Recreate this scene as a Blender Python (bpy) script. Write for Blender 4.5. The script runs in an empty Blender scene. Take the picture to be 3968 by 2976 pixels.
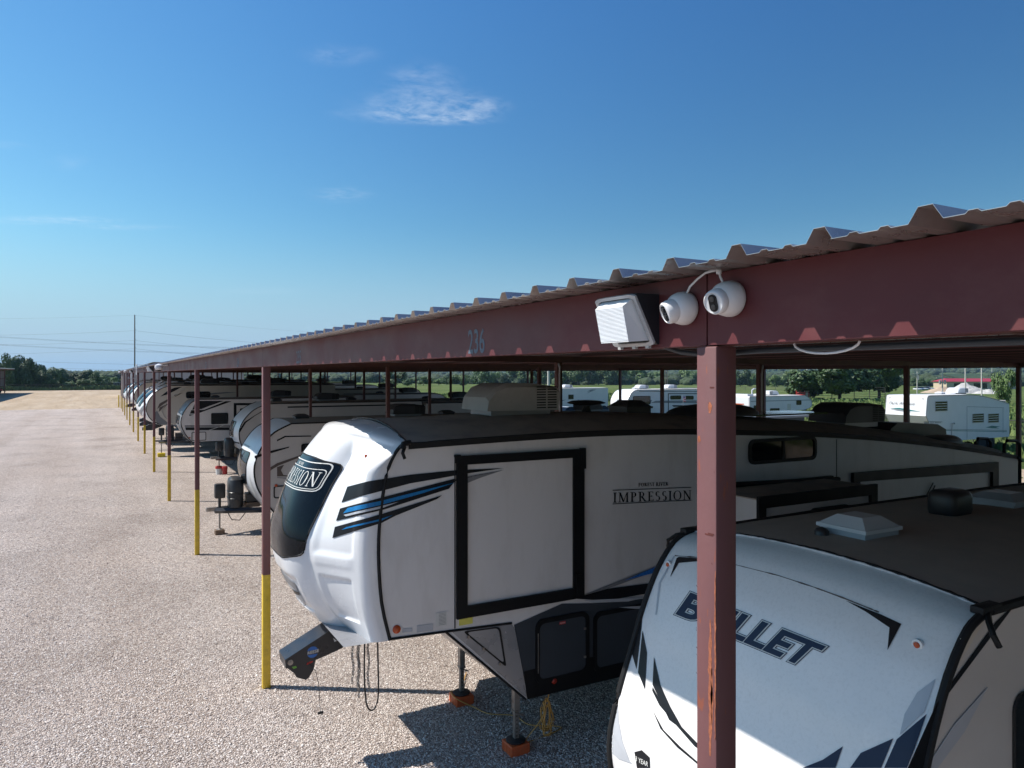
import bpy, bmesh, math, random
from mathutils import Vector, Matrix, noise
from mathutils.bvhtree import BVHTree
SC = bpy.context.scene
C = SC.collection
PI = math.pi
rnd = random.Random(7)

# ------------------------------------------------------------------ camera, sky, sun, exposure
# world axes: Y runs along the row of posts, X points into the canopy, the post line is X = 0
H = 4.3
CAMX = -1.957
YAW = math.atan(1584 / 2866)
FW = Vector((math.sin(YAW), math.cos(YAW), 0)); RT = Vector((math.cos(YAW), -math.sin(YAW), 0))
cam = bpy.data.cameras.new('camera'); cam.lens = 26.0; cam.sensor_width = 36.0
cam.shift_y = -38 / 3968; cam.clip_start = 0.05; cam.clip_end = 20000
camo = bpy.data.objects.new('camera', cam); C.objects.link(camo)
camo.location = (CAMX, 0, H); camo.rotation_euler = (PI / 2, 0, -YAW)
SC.camera = camo

SUN_EL = math.radians(49.3)
SUN_V = Vector((-0.84, 0.543, 0)).normalized() * math.cos(SUN_EL) + Vector((0, 0, math.sin(SUN_EL)))
world = bpy.data.worlds.new('World'); SC.world = world; world.use_nodes = True
SKY_STRENGTH = 0.089
def build_world():
    nt = world.node_tree; N = nt.nodes; Lk = nt.links
    N.clear()
    out = N.new('ShaderNodeOutputWorld'); bg = N.new('ShaderNodeBackground')
    sky = N.new('ShaderNodeTexSky'); sky.sky_type = 'NISHITA'; sky.sun_disc = False
    sky.sun_elevation = SUN_EL
    sky.sun_rotation = math.atan2(SUN_V.x, SUN_V.y)
    sky.altitude = 0; sky.air_density = 1.0; sky.dust_density = 0.3; sky.ozone_density = 6
    bg.inputs['Strength'].default_value = SKY_STRENGTH
    # clear summer air: deeper blue than the default, a little darker away from the sun, pale haze at the horizon all round
    sc = N.new('ShaderNodeSeparateColor'); Lk.new(sky.outputs[0], sc.inputs[0]); cc_ = N.new('ShaderNodeCombineColor')
    for i, (k, g_) in enumerate(((.2 * 10 ** .5 * 1.0, 1.5), (.145 * 10 ** .2 * 6.3, 1.2), (.108 * 10 ** -.2 * 16, .8))):
        k = ((1.95, 1.60, 1.15)[i]) * .1 ** g_ / .1
        pw = N.new('ShaderNodeMath'); pw.operation = 'POWER'; pw.inputs[1].default_value = g_; Lk.new(sc.outputs[i], pw.inputs[0])
        ml = N.new('ShaderNodeMath'); ml.operation = 'MULTIPLY'; ml.inputs[1].default_value = k; Lk.new(pw.outputs[0], ml.inputs[0]); Lk.new(ml.outputs[0], cc_.inputs[i])
    tc0 = N.new('ShaderNodeTexCoord'); dt0 = N.new('ShaderNodeVectorMath'); dt0.operation = 'DOT_PRODUCT'; dt0.inputs[1].default_value = SUN_V; Lk.new(tc0.outputs['Generated'], dt0.inputs[0])
    r0 = N.new('ShaderNodeMapRange'); r0.interpolation_type = 'SMOOTHSTEP'; r0.inputs[1].default_value = -.25; r0.inputs[2].default_value = .75; r0.inputs[3].default_value = .60; r0.inputs[4].default_value = .98; Lk.new(dt0.outputs['Value'], r0.inputs[0])
    mm = N.new('ShaderNodeVectorMath'); mm.operation = 'SCALE'; Lk.new(cc_.outputs[0], mm.inputs[0]); Lk.new(r0.outputs[0], mm.inputs['Scale'])
    sp0 = N.new('ShaderNodeSeparateXYZ'); Lk.new(tc0.outputs['Generated'], sp0.inputs[0])
    r1 = N.new('ShaderNodeMapRange'); r1.interpolation_type = 'SMOOTHERSTEP'; r1.inputs[1].default_value = -.02; r1.inputs[2].default_value = .22; r1.inputs[3].default_value = .92; r1.inputs[4].default_value = 0; Lk.new(sp0.outputs['Z'], r1.inputs[0])
    hz = N.new('ShaderNodeMix'); hz.data_type = 'RGBA'; hz.inputs[7].default_value = (3.1, 4.55, 6.2, 1); Lk.new(r1.outputs[0], hz.inputs[0]); Lk.new(mm.outputs[0], hz.inputs[6])
    # thin clouds: a high flat layer, direction / height gives the place on the layer
    tc = N.new('ShaderNodeTexCoord'); sp = N.new('ShaderNodeSeparateXYZ'); Lk.new(tc.outputs['Generated'], sp.inputs[0])
    mx = N.new('ShaderNodeMath'); mx.operation = 'MAXIMUM'; mx.inputs[1].default_value = 0.02; Lk.new(sp.outputs['Z'], mx.inputs[0])
    dv = N.new('ShaderNodeVectorMath'); dv.operation = 'DIVIDE'; Lk.new(tc.outputs['Generated'], dv.inputs[0])
    cb = N.new('ShaderNodeCombineXYZ'); cb.inputs[2].default_value = 1
    Lk.new(mx.outputs[0], cb.inputs[0]); Lk.new(mx.outputs[0], cb.inputs[1]); Lk.new(cb.outputs[0], dv.inputs[1])
    fl = N.new('ShaderNodeVectorMath'); fl.operation = 'MULTIPLY'; fl.inputs[1].default_value = (1, 1, 0); Lk.new(dv.outputs[0], fl.inputs[0])
    warp = N.new('ShaderNodeTexNoise'); warp.inputs['Scale'].default_value = 3.0; warp.inputs['Detail'].default_value = 3
    Lk.new(fl.outputs[0], warp.inputs['Vector'])
    ws = N.new('ShaderNodeVectorMath'); ws.operation = 'MULTIPLY_ADD'; ws.inputs[1].default_value = (.16, .16, 0)
    Lk.new(warp.outputs['Color'], ws.inputs[0]); Lk.new(fl.outputs[0], ws.inputs[2])
    nz = N.new('ShaderNodeTexNoise'); nz.inputs['Scale'].default_value = 13; nz.inputs['Detail'].default_value = 9
    nz.inputs['Roughness'].default_value = .62; Lk.new(ws.outputs[0], nz.inputs['Vector'])
    cr = N.new('ShaderNodeMapRange'); cr.inputs[1].default_value = .36; cr.inputs[2].default_value = .86; Lk.new(nz.outputs['Fac'], cr.inputs[0])
    def lay(u, v):   # place on the layer seen toward lateral u, rise v
        d = FW + RT * u + Vector((0, 0, v)); return (d.x / v, d.y / v)
    total = None
    #   centre (lateral, rise), half width, half height, weight
    spots = [(-.115, .362, .068, .018, .85), (-.075, .3445, .045, .007, 1.1), (-.17, .350, .050, .009, .5), (-.035, .360, .028, .010, .7),
             (-.120, .398, .035, .016, .5), (-.235, .431, .040, .010, .38), (-.23, .243, .030, .009, .42),
             (-.62, .208, .065, .0045, .75), (-.52, .199, .05, .003, .5), (-.60, .285, .02, .008, .25), (-.69, .308, .02, .004, .25), (-.34, .112, .05, .004, .25)]
    for (u, v, a, b, w) in spots:
        c0 = Vector(lay(u, v)); eu = Vector(lay(u + a, v)) - c0; ev = Vector(lay(u, v + b)) - c0
        M = Matrix(((eu.x, ev.x), (eu.y, ev.y))).inverted()
        sb = N.new('ShaderNodeVectorMath'); sb.operation = 'SUBTRACT'; sb.inputs[1].default_value = (c0.x, c0.y, 0); Lk.new(ws.outputs[0], sb.inputs[0])
        sb.inputs[1].default_value = (c0.x + .08, c0.y + .08, 0)
        cs = []
        for row in range(2):
            dt = N.new('ShaderNodeVectorMath'); dt.operation = 'DOT_PRODUCT'; dt.inputs[1].default_value = (M[row][0], M[row][1], 0)
            Lk.new(sb.outputs[0], dt.inputs[0]); cs.append(dt)
        cc = N.new('ShaderNodeCombineXYZ'); Lk.new(cs[0].outputs['Value'], cc.inputs[0]); Lk.new(cs[1].outputs['Value'], cc.inputs[1])
        ln = N.new('ShaderNodeVectorMath'); ln.operation = 'LENGTH'; Lk.new(cc.outputs[0], ln.inputs[0])
        mr = N.new('ShaderNodeMapRange'); mr.interpolation_type = 'SMOOTHSTEP'
        mr.inputs[1].default_value = 1.9; mr.inputs[2].default_value = 0.0; mr.inputs[3].default_value = 0; mr.inputs[4].default_value = w
        Lk.new(ln.outputs['Value'], mr.inputs[0])
        if total is None: total = mr.outputs[0]
        else:
            ad = N.new('ShaderNodeMath'); ad.operation = 'ADD'; Lk.new(total, ad.inputs[0]); Lk.new(mr.outputs[0], ad.inputs[1]); total = ad.outputs[0]
    mul = N.new('ShaderNodeMath'); mul.operation = 'MULTIPLY'; mul.use_clamp = True; Lk.new(total, mul.inputs[0]); Lk.new(cr.outputs[0], mul.inputs[1])
    m2 = N.new('ShaderNodeMath'); m2.operation = 'MULTIPLY'; m2.inputs[1].default_value = .52; Lk.new(mul.outputs[0], m2.inputs[0])
    mix = N.new('ShaderNodeMix'); mix.data_type = 'RGBA'; Lk.new(m2.outputs[0], mix.inputs[0]); Lk.new(hz.outputs[2], mix.inputs[6])
    mix.inputs[7].default_value = (8.2, 8.8, 9.6, 1)
    Lk.new(mix.outputs[2], bg.inputs[0]); Lk.new(bg.outputs[0], out.inputs[0])
build_world()
sun = bpy.data.lights.new('sun', 'SUN'); sun.energy = 5.0; sun.angle = math.radians(.53); sun.color = (1, .955, .88)
suno = bpy.data.objects.new('sun', sun); C.objects.link(suno); suno.rotation_euler = SUN_V.to_track_quat('Z', 'Y').to_euler()
vs = SC.view_settings; vs.view_transform = 'Standard'; vs.look = 'None'; vs.exposure = 0.42; vs.gamma = 1; vs.use_curve_mapping = False
SC.cycles.max_bounces = 6; SC.cycles.diffuse_bounces = 4; SC.cycles.glossy_bounces = 3; SC.cycles.transparent_max_bounces = 12
SC.cycles.caustics_reflective = False; SC.cycles.caustics_refractive = False

# ------------------------------------------------------------------ survey helpers (a measured sight line cut with a known plane)
def ray(px, py):
    return FW + RT * ((px - 1984) / 2866) + Vector((0, 0, (1450 - py) / 2866))
ORG = Vector((CAMX, 0, H))
def at_y(px, py, Y): d = ray(px, py); return ORG + d * (Y / d.y)
def at_z(px, py, z=0.0): d = ray(px, py); return ORG + d * ((z - H) / d.z)
DS = 3968 / 2212
def terr(x, y):
    r = math.hypot(x + 2, y)
    def ss(a, b, t): t = min(1, max(0, (t - a) / (b - a))); return t * t * (3 - 2 * t)
    h = -0.12
    h -= 2.6 * ss(70, 240, x)
    az = math.degrees(math.atan2(x + 2, y))
    A = 6 + 52 * ss(8, 40, az)
    n = noise.noise(Vector((x / 900, y / 900, 3.3))) + .5 * noise.noise(Vector((x / 350, y / 350, 1.3)))
    h += ss(900, 4200, r) * (A * (1 + .22 * n)) + ss(500, 1600, r) * (2.0 + 1.5 * n)
    return h
def on_terrain(px, py):
    d = ray(px, py); t = 15.0
    while t < 6000:
        p = ORG + d * t
        if p.z <= terr(p.x, p.y): return p, t
        t *= 1.004
    return ORG + d * 3000, 3000

# ------------------------------------------------------------------ materials
def mat(name, col, rough=.6, metal=0.0, var=.08, vscale=4.0, bump=0.0, bscale=60.0, spec=.5, coat=0.0, dirt=None, dirt_amt=0.0, dirt_scale=1.5, stretch=None, trans=0.0, emit=None):
    m = bpy.data.materials.new(name); m.use_nodes = True
    nt = m.node_tree; N = nt.nodes; L = nt.links; b = N['Principled BSDF']
    b.inputs['Roughness'].default_value = rough; b.inputs['Metallic'].default_value = metal
    b.inputs['Specular IOR Level'].default_value = spec; b.inputs['Coat Weight'].default_value = coat
    b.inputs['Transmission Weight'].default_value = trans
    tc = N.new('ShaderNodeTexCoord'); src = tc.outputs['Object']
    if stretch:
        mp = N.new('ShaderNodeMapping'); mp.inputs['Scale'].default_value = stretch; L.new(src, mp.inputs[0]); src = mp.outputs[0]
    n1 = N.new('ShaderNodeTexNoise'); n1.inputs['Scale'].default_value = vscale; n1.inputs['Detail'].default_value = 6; L.new(src, n1.inputs['Vector'])
    mr = N.new('ShaderNodeMapRange'); mr.inputs[1].default_value = .3; mr.inputs[2].default_value = .7; mr.inputs[3].default_value = 1 - var; mr.inputs[4].default_value = 1 + var
    L.new(n1.outputs['Fac'], mr.inputs[0])
    mu = N.new('ShaderNodeMix'); mu.data_type = 'RGBA'; mu.blend_type = 'MULTIPLY'; mu.inputs[0].default_value = 1; mu.inputs[6].default_value = (*col, 1)
    L.new(mr.outputs[0], mu.inputs[7]); co = mu.outputs[2]
    if dirt:
        n2 = N.new('ShaderNodeTexNoise'); n2.inputs['Scale'].default_value = dirt_scale; n2.inputs['Detail'].default_value = 9; n2.inputs['Roughness'].default_value = .65; L.new(src, n2.inputs['Vector'])
        r2 = N.new('ShaderNodeMapRange'); r2.inputs[1].default_value = .48; r2.inputs[2].default_value = .72; r2.inputs[4].default_value = dirt_amt; L.new(n2.outputs['Fac'], r2.inputs[0])
        mi = N.new('ShaderNodeMix'); mi.data_type = 'RGBA'; mi.inputs[7].default_value = (*dirt, 1); L.new(r2.outputs[0], mi.inputs[0]); L.new(co, mi.inputs[6]); co = mi.outputs[2]
    L.new(co, b.inputs['Base Color'])
    rr = N.new('ShaderNodeMapRange'); rr.inputs[1].default_value = .3; rr.inputs[2].default_value = .7; rr.inputs[3].default_value = max(.02, rough - .07); rr.inputs[4].default_value = min(1, rough + .07)
    L.new(n1.outputs['Fac'], rr.inputs[0]); L.new(rr.outputs[0], b.inputs['Roughness'])
    if bump:
        n3 = N.new('ShaderNodeTexNoise'); n3.inputs['Scale'].default_value = bscale; n3.inputs['Detail'].default_value = 4; L.new(src, n3.inputs['Vector'])
        bp = N.new('ShaderNodeBump'); bp.inputs['Strength'].default_value = 1; bp.inputs['Distance'].default_value = bump; L.new(n3.outputs['Fac'], bp.inputs['Height']); L.new(bp.outputs[0], b.inputs['Normal'])
    return m
M = {}
M['gel'] = mat('white_gelcoat', (.76, .77, .79), .22, var=.02, bump=.0006, bscale=3, coat=.3, dirt=(.5, .5, .5), dirt_amt=.08, dirt_scale=5)
M['bul'] = mat('dusty_white_gelcoat', (.80, .785, .78), .32, var=.03, vscale=2, coat=.15, dirt=(.38, .37, .35), dirt_amt=.18, dirt_scale=45)
M['side'] = mat('light_grey_siding', (.66, .64, .635), .42, var=.035, vscale=1.2, bump=.0012, bscale=2.2, dirt=(.44, .41, .385), dirt_amt=.34, dirt_scale=3.2, stretch=(1, 1, .3))
M['side_dark'] = mat('charcoal_siding', (.040, .048, .060), .4, spec=.3, var=.08, vscale=2)
M['beige'] = mat('beige_siding', (.58, .53, .46), .45, var=.04, vscale=2)
M['taupe'] = mat('taupe_siding', (.55, .52, .50), .45, var=.04, vscale=2)
M['white'] = mat('white_siding', (.72, .73, .74), .4, var=.03, vscale=2, dirt=(.4, .38, .34), dirt_amt=.12)
M['pale'] = mat('pale_siding', (.70, .655, .645), .4, var=.03, vscale=2)
M['silver'] = mat('silver_film', (.34, .34, .36), .28, .35, var=.08, vscale=3, bump=.004, bscale=3)
M['silver2'] = mat('silver_cap', (.60, .61, .63), .35, .04, var=.06, vscale=3)
M['grey'] = mat('grey_graphic', (.20, .205, .22), .35, var=.05)
M['midgrey'] = mat('pale_grey_graphic', (.44, .46, .50), .35, var=.05)
M['black'] = mat('black_graphic', (.010, .011, .014), .35, var=.15, spec=.25)
M['trim'] = mat('black_rubber_trim', (.014, .014, .015), .6, var=.2, spec=.25)
M['frame'] = mat('black_aluminium', (.007, .0075, .009), .5, var=.1, spec=.2)
M['navy'] = mat('navy_graphic', (.014, .024, .058), .4, var=.08, spec=.25)
M['brown'] = mat('brown_graphic', (.10, .075, .065), .35, var=.1)
M['glass'] = mat('dark_tinted_glass', (.006, .008, .011), .035, var=.1, spec=.27)
M['window'] = mat('dark_window', (.012, .013, .015), .10, var=.1, spec=.6)
M['roof'] = mat('dusty_roof_membrane', (.42, .35, .305), .75, var=.10, vscale=2.2, bump=.0015, bscale=20, dirt=(.16, .15, .155), dirt_amt=.6, dirt_scale=2.5)
M['bulroof'] = mat('tan_roof_membrane', (.46, .375, .315), .8, var=.07, vscale=3, bump=.001, bscale=40, dirt=(.32, .27, .235), dirt_amt=.4, dirt_scale=4)
M['whiteroof'] = mat('white_roof_membrane', (.55, .54, .52), .7, var=.1, dirt=(.3, .28, .25), dirt_amt=.4)
M['ac'] = mat('air_conditioner_shell', (.50, .48, .455), .5, var=.05, vscale=5, dirt=(.28, .25, .22), dirt_amt=.3, dirt_scale=6)
M['acdark'] = mat('dark_air_conditioner_shell', (.05, .05, .055), .5, var=.1)
M['slot'] = mat('vent_slot', (.012, .011, .010), .9)
M['galv'] = mat('galvalume_sheet', (.50, .47, .455), .30, .75, var=.07, vscale=9, bump=.0008, bscale=14, dirt=(.28, .24, .22), dirt_amt=.3, dirt_scale=6)
M['steel'] = mat('bare_steel', (.33, .31, .29), .38, .7, var=.15, vscale=20, dirt=(.16, .08, .04), dirt_amt=.5, dirt_scale=18)
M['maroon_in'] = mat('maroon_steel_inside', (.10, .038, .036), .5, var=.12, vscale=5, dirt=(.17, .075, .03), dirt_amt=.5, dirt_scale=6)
M['purlin_shaded'] = mat('purlin_shaded_web', (.05, .02, .019), .6, var=.15)  # shade painted into the web colour so the lips stand out
M['purlin'] = mat('purlin_lit_lip', (.24, .10, .09), .5, var=.12)  # bounce light on the lips, put in as a lighter colour than the web
M['beam'] = mat('maroon_beam_paint', (.108, .027, .031), .5, spec=.25, var=.10, vscale=3, bump=.0012, bscale=6, dirt=(.17, .075, .07), dirt_amt=.45, dirt_scale=4, stretch=(1, .6, 1))
M['yellow'] = mat('yellow_post_paint', (.66, .44, .03), .45, var=.08, vscale=8, bump=.001, bscale=40, dirt=(.33, .20, .04), dirt_amt=.5, dirt_scale=10)
M['number'] = mat('stencil_grey_paint', (.095, .125, .165), .6, var=.3, vscale=60)
M['orange'] = mat('orange_plastic', (.62, .11, .03), .4, var=.08, vscale=15, dirt=(.35, .16, .10), dirt_amt=.4, dirt_scale=20)
M['yplastic'] = mat('yellow_plastic', (.72, .52, .02), .4, var=.06)
M['redp'] = mat('red_paint', (.42, .03, .03), .4, var=.08)
M['amber'] = mat('amber_lens', (.45, .07, .015), .25, var=.1)
M['redlens'] = mat('red_lens', (.28, .022, .012), .25, var=.1)
M['blackp'] = mat('black_plastic', (.022, .023, .026), .42, var=.12)
M['box'] = mat('black_powder_coat', (.020, .022, .028), .33, var=.08, vscale=9)
M['cable'] = mat('black_cable', (.015, .015, .016), .5)
M['whitep'] = mat('white_plastic', (.68, .68, .70), .35, var=.03)
M['lens'] = mat('frosted_light_lens', (.76, .78, .80), .18, var=.05, spec=.7)
M['lensrim'] = mat('clear_lens_rim', (.42, .42, .43), .2, var=.1)
M['wood'] = mat('weathered_timber', (.18, .12, .08), .8, var=.2, vscale=20, stretch=(1, 8, 8))
M['pole'] = mat('grey_pole', (.16, .13, .11), .8, var=.15, vscale=3)
M['palepole'] = mat('pale_pole', (.48, .46, .42), .8, var=.1)
M['wire'] = mat('wire', (.16, .18, .21), .6)
M['bark'] = mat('bark', (.075, .055, .042), .9, var=.25, vscale=6, bump=.02, bscale=8)
M['stickw'] = mat('white_sticker', (.62, .62, .60), .5, var=.05)
M['sticky'] = mat('yellow_sticker', (.62, .58, .12), .5, var=.1)
M['stickr'] = mat('red_sticker', (.5, .03, .03), .5)
M['stickg'] = mat('green_sticker', (.15, .42, .06), .5)
M['blue'] = mat('blue_graphic', (.02, .16, .55), .3, var=.25, vscale=90)
M['blueglow'] = mat('blue_honeycomb_graphic', (.012, .17, .42), .35, spec=.25, var=.3, vscale=140)
M['logo_blue'] = mat('logo_blue', (.03, .16, .50), .4)
M['teal'] = mat('teal_graphic', (.03, .16, .16), .35)
M['carw'] = mat('white_car_paint', (.68, .69, .70), .2, var=.02, coat=.6)
M['carb'] = mat('blue_silver_car_paint', (.22, .30, .42), .22, .4, var=.02, coat=.6)
M['carr'] = mat('red_car_paint', (.40, .02, .03), .22, var=.02, coat=.6)
M['card'] = mat('dark_car_paint', (.03, .033, .04), .2, var=.02, coat=.6)
M['tyre'] = mat('tyre_rubber', (.02, .02, .02), .85, var=.2)
M['rim'] = mat('wheel_rim', (.45, .46, .48), .3, .6)
M['corr'] = mat('grey_corrugated_steel', (.36, .35, .36), .45, .3, var=.06)
M['tanwall'] = mat('tan_wall', (.52, .42, .30), .7, var=.05)
M['redroof'] = mat('red_metal_roof', (.34, .03, .045), .4, var=.06)
M['rubble'] = mat('crushed_stone', (.46, .44, .42), .95, var=.12, vscale=.6, bump=.15, bscale=1.6)
M['sandpile'] = mat('tan_spoil', (.42, .32, .23), .95, var=.12, vscale=.5, bump=.15, bscale=1.2)
M['fence'] = mat('dark_fence_steel', (.05, .048, .045), .6)
M['flagw'] = mat('flag_white', (.7, .7, .7), .8); M['flagr'] = mat('flag_red', (.5, .03, .04), .8); M['flagb'] = mat('flag_blue', (.03, .05, .25), .8)
M['rust'] = mat('bare_rust', (.30, .095, .045), .85, var=.35, vscale=60, bump=.001, bscale=90)
M['scratch'] = mat('dark_rust_scratch', (.09, .02, .016), .85, var=.3, vscale=60)

def post_paint():
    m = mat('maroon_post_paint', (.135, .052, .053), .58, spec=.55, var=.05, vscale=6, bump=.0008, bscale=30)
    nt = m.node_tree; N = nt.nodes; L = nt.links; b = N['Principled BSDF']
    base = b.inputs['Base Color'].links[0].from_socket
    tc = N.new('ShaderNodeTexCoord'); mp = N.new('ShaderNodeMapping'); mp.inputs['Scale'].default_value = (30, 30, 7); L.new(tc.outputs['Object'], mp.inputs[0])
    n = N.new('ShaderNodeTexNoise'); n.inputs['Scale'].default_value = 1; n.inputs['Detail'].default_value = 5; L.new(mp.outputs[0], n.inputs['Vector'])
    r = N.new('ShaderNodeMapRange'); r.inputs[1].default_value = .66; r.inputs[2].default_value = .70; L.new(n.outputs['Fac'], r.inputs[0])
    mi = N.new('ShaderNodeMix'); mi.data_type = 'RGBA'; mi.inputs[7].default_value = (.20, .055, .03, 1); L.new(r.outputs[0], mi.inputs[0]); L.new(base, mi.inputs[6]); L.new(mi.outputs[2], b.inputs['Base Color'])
    return m
M['post'] = post_paint()

def leafmat(name, c1, c2):
    m = bpy.data.materials.new(name); m.use_nodes = True
    N = m.node_tree.nodes; L = m.node_tree.links; b = N['Principled BSDF']; b.inputs['Roughness'].default_value = .55
    g = N.new('ShaderNodeNewGeometry'); oi = N.new('ShaderNodeObjectInfo')
    mi = N.new('ShaderNodeMix'); mi.data_type = 'RGBA'; mi.inputs[6].default_value = (*c1, 1); mi.inputs[7].default_value = (*c2, 1)
    L.new(g.outputs['Random Per Island'], mi.inputs[0])
    hs = N.new('ShaderNodeHueSaturation'); mr = N.new('ShaderNodeMapRange'); mr.inputs[3].default_value = .75; mr.inputs[4].default_value = 1.3
    L.new(oi.outputs['Random'], mr.inputs[0]); L.new(mr.outputs[0], hs.inputs['Value']); L.new(mi.outputs[2], hs.inputs['Color']); L.new(hs.outputs[0], b.inputs['Base Color'])
    b.inputs['Subsurface Weight'].default_value = 0
    return m
M['leaf'] = leafmat('dark_green_foliage', (.028, .058, .018), (.075, .135, .038))
M['leaf2'] = leafmat('mid_green_foliage', (.055, .10, .025), (.13, .20, .055))
M['weed'] = leafmat('pale_weeds', (.07, .12, .03), (.17, .22, .07))

def ground_mat(name, kind):
    m = bpy.data.materials.new(name); m.use_nodes = True
    N = m.node_tree.nodes; L = m.node_tree.links; b = N['Principled BSDF']; b.inputs['Roughness'].default_value = .95; b.inputs['Specular IOR Level'].default_value = .15
    tc = N.new('ShaderNodeTexCoord'); src = tc.outputs['Object']
    def noise_(sc, det=6, rough=.55, vec=None):
        n = N.new('ShaderNodeTexNoise'); n.inputs['Scale'].default_value = sc; n.inputs['Detail'].default_value = det; n.inputs['Roughness'].default_value = rough
        L.new(vec or src, n.inputs['Vector']); return n.outputs['Fac']
    def ramp(f, stops):
        r = N.new('ShaderNodeValToRGB'); e = r.color_ramp.elements
        e[0].position, e[0].color = stops[0][0], (*stops[0][1], 1); e[1].position, e[1].color = stops[-1][0], (*stops[-1][1], 1)
        for p, c in stops[1:-1]: x = e.new(p); x.color = (*c, 1)
        L.new(f, r.inputs[0]); return r.outputs[0]
    def mix(f, a, c, t='MIX'):
        x = N.new('ShaderNodeMix'); x.data_type = 'RGBA'; x.blend_type = t
        if isinstance(f, float): x.inputs[0].default_value = f
        else: L.new(f, x.inputs[0])
        for i, v in ((6, a), (7, c)):
            if isinstance(v, tuple): x.inputs[i].default_value = (*v, 1)
            else: L.new(v, x.inputs[i])
        return x.outputs[2]
    if kind == 'gravel':
        v = N.new('ShaderNodeTexVoronoi'); v.inputs['Scale'].default_value = 38; v.inputs['Randomness'].default_value = 1; L.new(src, v.inputs['Vector'])
        ve = N.new('ShaderNodeTexVoronoi'); ve.feature = 'DISTANCE_TO_EDGE'; ve.inputs['Scale'].default_value = 38; L.new(src, ve.inputs['Vector'])
        sep = N.new('ShaderNodeSeparateColor'); L.new(v.outputs['Color'], sep.inputs[0])
        stone = ramp(sep.outputs[0], [(0, (.27, .225, .205)), (.35, (.47, .405, .375)), (.7, (.60, .53, .495)), (.93, (.70, .64, .605)), (1, (.80, .76, .72))])
        gap = N.new('ShaderNodeMapRange'); gap.inputs[1].default_value = 0; gap.inputs[2].default_value = .09; L.new(ve.outputs['Distance'], gap.inputs[0])
        col = mix(gap.outputs[0], (.24, .20, .18), stone)
        big = ramp(noise_(.35, 5), [(.3, (.90, .865, .83)), (.48, (1.10, 1.075, 1.045)), (.7, (1.19, 1.15, 1.105))])
        col = mix(1.0, col, big, 'MULTIPLY')
        mp = N.new('ShaderNodeMapping'); mp.inputs['Scale'].default_value = (1, .07, 1); L.new(src, mp.inputs[0])
        trk = ramp(noise_(.55, 4, .6, mp.outputs[0]), [(.40, (1.03, 1.03, 1.03)), (.5, (.97, .96, .95)), (.62, (.90, .875, .85))]); col = mix(1.0, col, trk, 'MULTIPLY')
        tan = N.new('ShaderNodeMapRange'); tan.inputs[1].default_value = .60; tan.inputs[2].default_value = .75; tan.inputs[4].default_value = .5; L.new(noise_(.22, 7, .7), tan.inputs[0])
        col = mix(tan.outputs[0], col, (.42, .33, .25))
        L.new(col, b.inputs['Base Color'])
        hh = N.new('ShaderNodeMath'); hh.operation = 'MULTIPLY_ADD'; hh.inputs[1].default_value = .7; L.new(sep.outputs[1], hh.inputs[0])
        g2 = N.new('ShaderNodeMapRange'); g2.inputs[1].default_value = 0; g2.inputs[2].default_value = .28; L.new(ve.outputs['Distance'], g2.inputs[0]); L.new(g2.outputs[0], hh.inputs[2])
        bp = N.new('ShaderNodeBump'); bp.inputs['Distance'].default_value = .012; bp.inputs['Strength'].default_value = 1; L.new(hh.outputs[0], bp.inputs['Height'])
        bp2 = N.new('ShaderNodeBump'); bp2.inputs['Distance'].default_value = .05; bp2.inputs['Strength'].default_value = .8; L.new(noise_(1.3, 6, .7), bp2.inputs['Height']); L.new(bp.outputs[0], bp2.inputs['Normal'])
        L.new(bp2.outputs[0], b.inputs['Normal'])
    elif kind == 'dirt':
        mp = N.new('ShaderNodeMapping'); mp.inputs['Scale'].default_value = (1, .16, 1); mp.inputs['Rotation'].default_value = (0, 0, math.radians(62)); L.new(src, mp.inputs[0])
        col = ramp(noise_(.35, 7, .6, mp.outputs[0]), [(.3, (.34, .26, .175)), (.5, (.40, .31, .22)), (.7, (.46, .37, .275))])
        col = mix(1.0, col, ramp(noise_(3, 6, .7), [(.3, (.88, .88, .88)), (.7, (1.08, 1.08, 1.08))]), 'MULTIPLY')
        L.new(col, b.inputs['Base Color'])
        bp = N.new('ShaderNodeBump'); bp.inputs['Distance'].default_value = .35; bp.inputs['Strength'].default_value = .9; L.new(noise_(.6, 6, .6, mp.outputs[0]), bp.inputs['Height']); L.new(bp.outputs[0], b.inputs['Normal'])
    elif kind == 'grass':
        col = ramp(noise_(.06, 8, .65), [(.25, (.12, .13, .045)), (.42, (.075, .115, .03)), (.55, (.11, .15, .045)), (.68, (.19, .185, .085)), (.8, (.25, .21, .12))])
        col = mix(1.0, col, ramp(noise_(1.2, 8, .75), [(.3, (.6, .62, .55)), (.7, (1.25, 1.2, 1.1))]), 'MULTIPLY')
        # wooded hills: dark tree cover with paler clearings, by distance from the yard
        ln = N.new('ShaderNodeVectorMath'); ln.operation = 'LENGTH'; L.new(src, ln.inputs[0])
        far = N.new('ShaderNodeMapRange'); far.inputs[1].default_value = 480; far.inputs[2].default_value = 800; L.new(ln.outputs['Value'], far.inputs[0])
        wood = ramp(noise_(.0035, 8, .7), [(.36, (.030, .050, .018)), (.56, (.045, .07, .025)), (.62, (.13, .16, .06)), (.8, (.17, .19, .08))])
        wood = mix(1.0, wood, ramp(noise_(.05, 4, .8), [(.3, (.55, .55, .55)), (.7, (1.3, 1.3, 1.3))]), 'MULTIPLY')
        L.new(mix(far.outputs[0], col, wood), b.inputs['Base Color'])
        bp = N.new('ShaderNodeBump'); bp.inputs['Distance'].default_value = .25; L.new(noise_(2.5, 6, .8), bp.inputs['Height']); L.new(bp.outputs[0], b.inputs['Normal'])
    return m
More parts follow.
